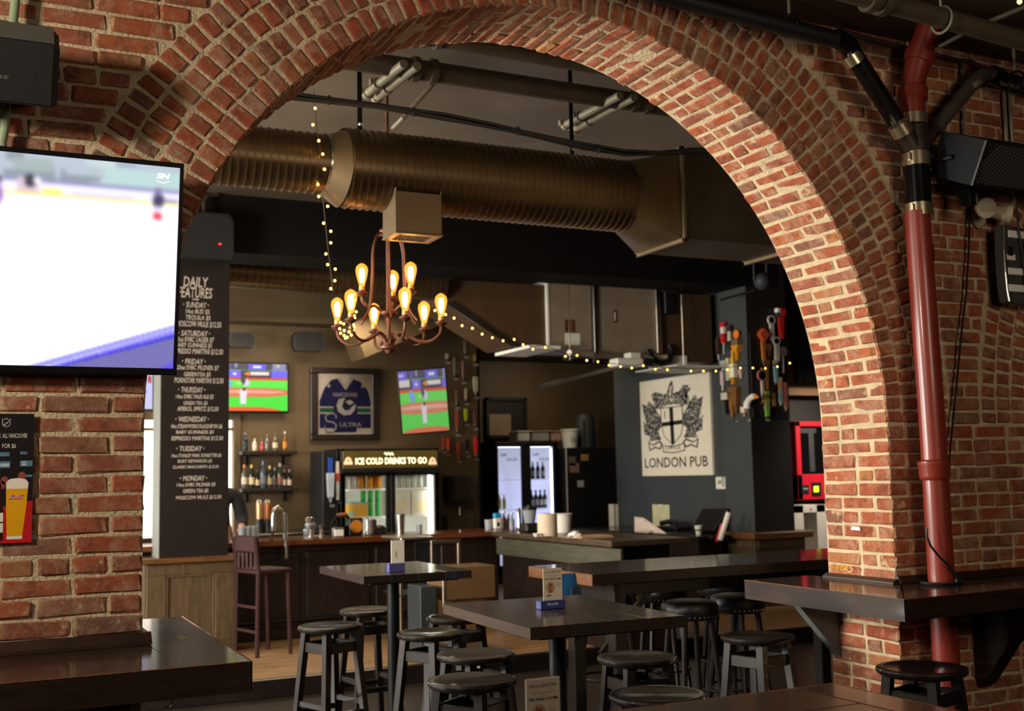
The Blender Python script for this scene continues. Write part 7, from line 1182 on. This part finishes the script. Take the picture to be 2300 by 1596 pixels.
wpart('rating_plate', M_BLACK, ss, lambda b: b.bbox(YP(2262, 560, SY).x, YP(2274, 560, SY).x, SY-.003, SY, YP(2262, 574, SY).z, YP(2262, 552, SY).z, .001)); wpart('maker_label', M_CREAM, ss, lambda b: b.bbox(YP(2261, 580, SY).x, YP(2280, 580, SY).x, SY-.003, SY, YP(2262, 583, SY).z, YP(2262, 570, SY).z, .001)); wpart('green_shield', mat('deep_green', '0E3A22', .4), ss, lambda b: b.prism([(YP(2296, 560, SY).x+.14+.15*math.cos(k*PI/12), YP(2296, 562, SY).z-.01+.13*math.sin(k*PI/12)) for k in range(24)], (Vector((0, SY-.008, 0)), VX, VZ), .012)); wpart('mount', M_BLACKM, ss, lambda b: b.bbox(ed[0].x+.1, ed[0].x+.2, SY+.06, 4.19, 2.5, 2.7, .004))
def cord(label, pts, loc, r=.006):
    c_ = thing('cord', label, 'cord', loc); wpart('cable', M_BLACK, c_, lambda b: b.tube([tuple(q) for q in pts], r, 6), True); return c_
c_ = cord('black cord hanging from the emergency light down to the red pipe hub', [YP(x, y, 4.16) for x, y in ((2178, 478), (2176, 560), (2170, 660), (2158, 760), (2150, 850), (2142, 930), (2134, 1010), (2132, 1035))], (4.5, 4.15, 2)); wpart('clip', M_BLACK, c_, lambda b: b.sph(tuple(YP(2178, 478, 4.165)), .012, 6, 4))
c_ = cord('black cord crossing the red pipe down to the right ledge', [YP(x, y, 3.985) for x, y in ((2082, 1185), (2082, 1205), (2090, 1225), (2108, 1248), (2126, 1266), (2142, 1282), (2152, 1300))], (4.3, 4, 1.1)); wpart('plug', M_BLACK, c_, lambda b: b.bbox(*(lambda q: (q.x-.015, q.x+.015, q.y-.01, q.y+.01, LZ+.001, LZ+.03, .004))(YP(2152, 1308, 3.985))))
c_ = cord('black cord beside the striped sign at the right edge', [YP(x, y, 4.03) for x, y in ((2282, 430), (2284, 480), (2288, 520), (2296, 560), (2300, 600), (2306, 660))], (4.85, 4.03, 2.6)); wpart('clip', M_BLACK, c_, lambda b: b.sph(tuple(YP(2282, 430, 4.03)), .01, 6, 4))
# ---------------- pub stools
def lathe_at(prof, n=28): b = MB(); b.lathe(prof, n); return b
stool0 = thing('bar_stool', '', 'stool', (0, 0, 0))
SH = .78
b = lathe_at([(0, SH-.036), (.155, SH-.036), (.172, SH-.030), (.182, SH-.020), (.184, SH-.010), (.180, SH-.003), (.168, SH), (.150, SH-.003), (0, SH-.006)], 36); part('seat', b.mesh('seat', M_BLACKWOOD, True), stool0)
for sx in (-1, 1):
    for sy in (-1, 1):
        b = MB(); tp_, bt_ = (.098*sx, .098*sy, SH-.036), (.158*sx, .158*sy, 0)
        def ring4(c, h): return [(c[0]+dx*h, c[1]+dy*h, c[2]) for dx, dy in ((-1, -1), (1, -1), (1, 1), (-1, 1))]
        b.add(ring4(bt_, .0165)+ring4(tp_, .0195), [(0, 1, 2, 3), (4, 5, 6, 7), (0, 1, 5, 4), (1, 2, 6, 5), (2, 3, 7, 6), (3, 0, 4, 7)]); part('leg', b.mesh('leg', M_BLACKWOOD), stool0)
def leg_at(z): f = 1-z/(SH-.036); return .098+.06*f
for z, nm, hz in ((.66, 'apron', .028), (.30, 'foot_rung', .016)):
    a = leg_at(z)
    for s in (-1, 1):
        b = MB(); b.bbox(-a, a, s*a-.009, s*a+.009, z-hz, z+hz, .003); part(nm, b.mesh(nm, M_BLACKWOOD), stool0)
        b = MB(); zz = z+.05 if nm == 'foot_rung' else z; a2 = leg_at(zz); b.bbox(s*a2-.009, s*a2+.009, -a2, a2, zz-hz, zz+hz, .003); part(nm, b.mesh(nm, M_BLACKWOOD), stool0)
G_ST = 'round dark wooden stools around the pub tables'
ST = [((1.96, 6.435), .35, 'dark round stool left of the small far table, nearest the step'), ((2.40, 7.06), .1, 'dark round stool behind the post of the small far table'), ((2.33, 5.83), .5, 'dark round stool right of the small far table post, seat shining yellowish'), ((2.72, 6.39), .2, 'dark round stool partly hidden behind the left edge of the middle table'), ((2.23, 5.02), .2, 'dark round stool at the left edge of the middle table'), ((1.935, 4.40), .6, 'dark round stool left of the near printed card'), ((2.81, 4.53), -.05, 'dark round stool under the right corner of the middle table'), ((3.66, 4.76), .25, 'dark round stool left of the right brick pier under the ledge'), ((2.40, 3.735), .4, 'dark round stool cut by the near table edge at the bottom'), ((3.63, 3.64), .3, 'dark round stool below the red pipe at the right ledge')]
for i, ((x, y), rz, lab) in enumerate(ST):
    if i == 0: stool0.location = (x, y, 0); stool0.rotation_euler = (0, 0, rz); stool0['label'] = lab; stool0['group'] = G_ST
    else: dup(stool0, (x, y, 0), rz, lab, G_ST)
# padded stools
pst = thing('padded_stool', '', 'stool'); b = lathe_at([(0, .70), (.15, .70), (.165, .705), (.17, .72), (.178, .745), (.178, .775), (.165, .80), (.12, .812), (0, .815)], 28); part('cushion', b.mesh('cushion', M_LEATHER, True), pst)
b = MB()
for k in range(36): w = 2*PI*k/36; b.sph((.176*math.cos(w), .176*math.sin(w), .722), .006, 5, 4)
o = part('nailheads', b.mesh('nailheads', mat('dull_brass', '6A5A40', .3, metal=.8), True), pst); o['kind'] = 'stuff'
for k in range(4):
    w = PI/4+k*PI/2; b = MB(); b.tube([(.21*math.cos(w), .21*math.sin(w), 0), (.13*math.cos(w), .13*math.sin(w), .70)], [.015, .02], 8); part('leg', b.mesh('leg', M_BLACKWOOD, True), pst)
b = MB(); b.tube([(.185*math.cos(k*PI/12), .185*math.sin(k*PI/12), .24) for k in range(24)], .01, 6, closed=True); part('foot_ring', b.mesh('foot_ring', M_BLACKM, True), pst)
G_PS = 'black padded stools along the long table'
PS = [((4.02, 6.86), 'black padded stool at the far left of the padded stools'), ((4.52, 6.94), 'black padded stool second from the left in the rear row'), ((5.1, 7.02), 'black padded stool farthest back, nail heads showing'), ((4.12, 6.02), 'black padded stool in front, nearest the middle table corner'), ((4.56, 6.13), 'black padded stool in front, nearest the right ledge')]
for i, ((x, y), lab) in enumerate(PS):
    if i == 0: pst.location = (x, y, 0); pst.rotation_euler = (0, 0, .3); pst['label'] = lab; pst['group'] = G_PS
    else: dup(pst, (x, y, 0), .3+i*.4, lab, G_PS)
# ---------------- pub tables
def pedestal_table(name, label, cx, cy, w, d, rz, h=1.05, th=.045):
    t = thing(name, label, 'table', (cx, cy, 0), rz); n_ = 4
    for i in range(n_):
        b = MB(); b.bbox(-w/2+i*w/n_, -w/2+(i+1)*w/n_-.0012, -d/2, d/2, h-th, h, .0025); part('plank', b.mesh('plank', M_DWOODY), t)
    b = MB(); b.bbox(-w/2+.06, w/2-.06, -d/2+.06, d/2-.06, h-th-.012, h-th, .002); part('sub_top', b.mesh('sub_top', M_BLACKWOOD), t)
    b = MB(); b.lathe([(.036, .05), (.036, h-th-.012)], 18); part('post', b.mesh('post', M_BLACKM, True), t)
    b = MB(); b.lathe([(0, .06), (.08, .055), (.09, .03), (.09, .0), (0, 0)], 18); part('base_hub', b.mesh('base_hub', M_BLACKM, True), t)
    for k in range(4):
        w_ = PI/4+k*PI/2; b = MB(); c_, s_ = math.cos(w_), math.sin(w_); b.tube([(c_*.07, s_*.07, .045), (c_*.3, s_*.3, .02)], [.026, .016], 8); part('foot', b.mesh('foot', M_BLACKM, True), t)
    b = MB(); b.bbox(-.16, .16, -.16, .16, h-th-.018, h-th-.012, .002); part('top_plate', b.mesh('top_plate', M_BLACKM), t); return t
T2 = pedestal_table('pub_table', 'dark rectangular pedestal table in the middle with a printed card', 2.252, 4.245, .655, .93, -.045)
T1 = pedestal_table('pub_table', 'smaller dark pedestal table farther back with a white card', 2.45, 6.745, .665, .92, -.02)
T3 = thing('near_table', 'dark worn plank table cut off by the bottom edge', 'table', (1.4, 1.9, 0))
wpart('end_plank', M_DWOODY, T3, lambda b: b.bbox(1.942, 2.06, 1.45, 2.375, 1.005, 1.05, .003))
for i in range(4): wpart('plank', mat('worn_dark_plank', '2A1A10', .35, var=.45, vs=5, stretch=(1, 8, 8), coat=.2), T3, lambda b: b.bbox(.75, 1.939, 1.45+i*.2313, 1.45+(i+1)*.2313-.002, 1.005, 1.05, .003))
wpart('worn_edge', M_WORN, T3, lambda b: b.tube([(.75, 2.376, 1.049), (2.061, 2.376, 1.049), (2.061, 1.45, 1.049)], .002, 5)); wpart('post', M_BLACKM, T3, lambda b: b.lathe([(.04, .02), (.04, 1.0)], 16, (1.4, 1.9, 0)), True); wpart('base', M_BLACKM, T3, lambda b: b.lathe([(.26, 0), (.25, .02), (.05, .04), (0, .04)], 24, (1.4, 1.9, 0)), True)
lt = thing('long_table', 'long glossy dark table between the pier and the bar return', 'table', (4.3, 5.95, 0))
for i in range(5): wpart('plank', M_DWOOD, lt, lambda b: b.bbox(3.185, 5.75, 5.57+i*.155, 5.57+(i+1)*.155-.002, .99, 1.05, .003))
wpart('end_cap', M_OAKT, lt, lambda b: b.bbox(3.178, 3.186, 5.57, 6.343, .985, 1.048, .002))
for xx in (3.42, 5.3):
    for yy_ in (5.72, 6.2): wpart('leg', M_BLACKWOOD, lt, lambda b: b.bbox(xx-.04, xx+.04, yy_-.04, yy_+.04, 0, .985, .005))
    wpart('cross_rail', M_BLACKWOOD, lt, lambda b: b.bbox(xx-.025, xx+.025, 5.76, 6.16, .86, .96, .004))
wpart('stretcher', M_BLACKWOOD, lt, lambda b: b.bbox(3.46, 5.26, 5.93, 5.99, .88, .95, .004)); wpart('brace', M_BLACKWOOD, lt, lambda b: b.tube([(3.45, 5.96, .55), (3.8, 5.96, .9)], .025, 4))
bg = thing('blue_bag', 'blue cloth bag hanging from the end of the long table', 'bag', (3.36, 5.53, .7)); p = YP(1268, 1330, 5.54); mb_ = mat('royal_blue_cloth', '1A5A96', .8, var=.25, bump=.3, bs=40)
def bagm(b):
    n_ = 14
    for lv, (z_, w_, d_) in enumerate(((-.10, .075, .028), (-.08, .088, .036), (0, .084, .032), (.07, .074, .02), (.1, .068, .008))):
        for k in range(n_): t = 2*PI*k/n_; b.v.append((p.x+w_*math.copysign(abs(math.cos(t))**.7, math.cos(t))+R.uniform(-.004, .004), 5.54+d_*math.sin(t)+R.uniform(-.003, .003), p.z+z_))
    for lv in range(4):
        for k in range(n_): b.f.append((lv*n_+k, lv*n_+(k+1) % n_, (lv+1)*n_+(k+1) % n_, (lv+1)*n_+k))
    b.f.append(tuple(range(n_-1, -1, -1))); b.f.append(tuple(4*n_+k for k in range(n_))); b.mi += [0]*(4*n_+2)
wpart('cloth', mb_, bg, bagm, True); wpart('strap', mb_, bg, lambda b: b.curve([(p.x-.045, 5.535, p.z+.095), (p.x-.03, 5.545, .955), (p.x, 5.555, .968), (p.x+.03, 5.545, .955), (p.x+.045, 5.535, p.z+.095)], .008, 6)); wpart('hook', M_STEEL, bg, lambda b: b.tube([(p.x, 5.575, .989), (p.x, 5.575, .975), (p.x, 5.555, .966), (p.x, 5.54, .975)], .004, 5)); wpart('pocket', mat('navy_panel', '222E3C', .7), bg, lambda b: b.bbox(p.x+.02, p.x+.082, 5.500, 5.512, p.z-.07, p.z+.03, .003))
# ---------------- printed cards on the tables
M_CARD = mat('card_stock', 'C9B9A4', .6, var=.03); M_CARDW = mat('white_card', 'F4F2EA', .6, var=.03); M_CBLUE = mat('blue_card_base', '25326E', .45, var=.08); M_REDP = mat('red_print', 'A0301C', .6); M_INK = mat('ink_print', '2A2428', .6); M_GRYP = mat('grey_print', '8A7C70', .6)
def card(label, px0, px1, py0, py1, y, base_px, base_h, sheet_m, base_m, printed, lean=0.0):
    p0, p1 = YP(px0, py1, y), YP(px1, py0, y); t = thing('table_card', label, 'card', ((p0.x+p1.x)/2, y, LZ)); w = p1.x-p0.x; z0 = LZ+.012; h = p1.z-z0; f = FY(p0.x, y, z0)
    wpart('sheet', sheet_m, t, lambda b: b.bbox(p0.x, p1.x, y, y+.003, z0, p1.z, .001)); q0, q1 = YP(base_px[0], py1, y-.015), YP(base_px[1], py1, y-.015)
    wpart('stand', base_m, t, lambda b: b.bbox(q0.x, q1.x, y-.022, y+.022, LZ+.0005, LZ+base_h, .002))
    if printed:
        vb_ = base_h; hh_ = h-vb_; V = lambda v: h-hh_*v
        text('Michelob', f, w*.38, hh_*.06, M_GRYP, t, u=w*.1, v=V(.16), font_shear=.3); text('ULTRA', f, w*.34, hh_*.055, M_INK, t, u=w*.56, v=V(.155))
        wpart('ribbon', M_REDP, t, lambda b: b.prism([(w*.505, V(.17)), (w*.535, V(.17)), (w*.53, V(.13)), (w*.54, V(.09)), (w*.5, V(.09)), (w*.51, V(.13))], f, .0006))
        text('WIN A PAIR OF TICKETS', f, w*.62, hh_*.028, M_GRYP, t, u=w*.19, v=V(.27)); text('TO THE', f, w*.2, hh_*.022, M_GRYP, t, u=w*.4, v=V(.31)); text('FIFA WORLD CUP', f, w*.66, hh_*.05, M_INK, t, u=w*.1, v=V(.4), bold=.02); wpart('badge', M_INK, t, lambda b: b.prism([(w*.79, V(.395)), (w*.92, V(.395)), (w*.92, V(.35)), (w*.79, V(.35))], f, .0006))
        wpart('splash', mat('grey_splash', 'A08C7C', .6), t, lambda b: b.prism([(w*(.37+.23*math.cos(k*PI/8)), V(.66-.2*math.sin(k*PI/8))) for k in range(16)], f, .0005)); wpart('mascot_free_print', M_REDP, t, lambda b: b.prism([(w*.27, V(.84)), (w*.47, V(.84)), (w*.45, V(.7)), (w*.48, V(.52)), (w*.38, V(.55)), (w*.28, V(.5)), (w*.3, V(.66))], f, .0008)).name = 'red_print'; wpart('gold_print', mat('gold_print', 'B87A2C', .6), t, lambda b: b.prism([(w*.36, V(.8)), (w*.42, V(.8)), (w*.43, V(.62)), (w*.37, V(.6))], f, .001))
        wpart('code_panel', mat('pale_panel', 'B4A594', .6), t, lambda b: b.prism([(w*.68, V(.65)), (w*.86, V(.65)), (w*.86, V(.52)), (w*.68, V(.52))], f, .0006)); wpart('footer', M_INK, t, lambda b: b.prism([(w*.18, V(.96)), (w*.4, V(.96)), (w*.4, V(.92)), (w*.18, V(.92))], f, .0006))
    else: wpart('faint_print', mat('faint_print', 'C8B098', .6), t, lambda b: b.prism([(w*.3, h*.4), (w*.42, h*.4), (w*.42, h*.62), (w*.3, h*.62)], f, .0005))
    return t
card('white card in a violet blue stand on the small far table', 879, 908, 1212, 1277, 6.48, (873, 909), .05, M_CARDW, mat('violet_base', '4A4A86', .45), False)
c2 = card('printed beer card in a dark blue stand on the middle table', 1221, 1262, 1274, 1355, 4.28, (1213, 1268), .034, M_CARD, M_CBLUE, True); q = YP(1230, 1357, 4.257); text('Mich ULTRA', FY(q.x, 4.257, q.z-.004), .05, .009, M_CARDW, c2, depth=.001)
card('printed beer card on the near table, largest of the cards', 1183, 1257, 1518, 1648, 2.12, (1172, 1268), .02, M_CARD, M_CBLUE, True)
# remaining wire: power strip label stuck on a brick
ws = thing('paper_scrap', 'torn white paper scrap stuck on the right pier jamb', 'paper', tuple(XP(1922, 1187, XR-.004))); a, c = XP(1911, 1189, XR-.006), XP(1932, 1183, XR-.006); wpart('scrap', M_WHITE, ws, lambda b: b.add([(XR-.007, a.y, a.z), (XR-.007, c.y, a.z-.002), (XR-.007, c.y+.005, c.z), (XR-.007, a.y-.01, c.z+.002), (XR-.001, a.y, a.z), (XR-.001, c.y, a.z-.002), (XR-.001, c.y+.005, c.z), (XR-.001, a.y-.01, c.z+.002)], [(0, 1, 2, 3), (7, 6, 5, 4), (0, 4, 5, 1), (1, 5, 6, 2), (2, 6, 7, 3), (3, 7, 4, 0)]))

fl = thing('fairy_lights', 'single warm light bulb on a wire at the top right corner of the ceiling', 'string lights', tuple(YP(2290, 5, 3.0))); q = YP(2290, 4, 3.0); wpart('wire', M_WIRE, fl, lambda b: b.tube([(q.x-.6, 3.0, 3.752), (q.x-.2, 3.0, q.z+.04), tuple(q+Vector((0, 0, .012))), (q.x+.3, 3.0, q.z+.05), (q.x+.7, 3.0, 3.752)], .003, 5)); wpart('bulb', M_FAIRY, fl, lambda b: b.sph(tuple(q), .010, 8, 6))
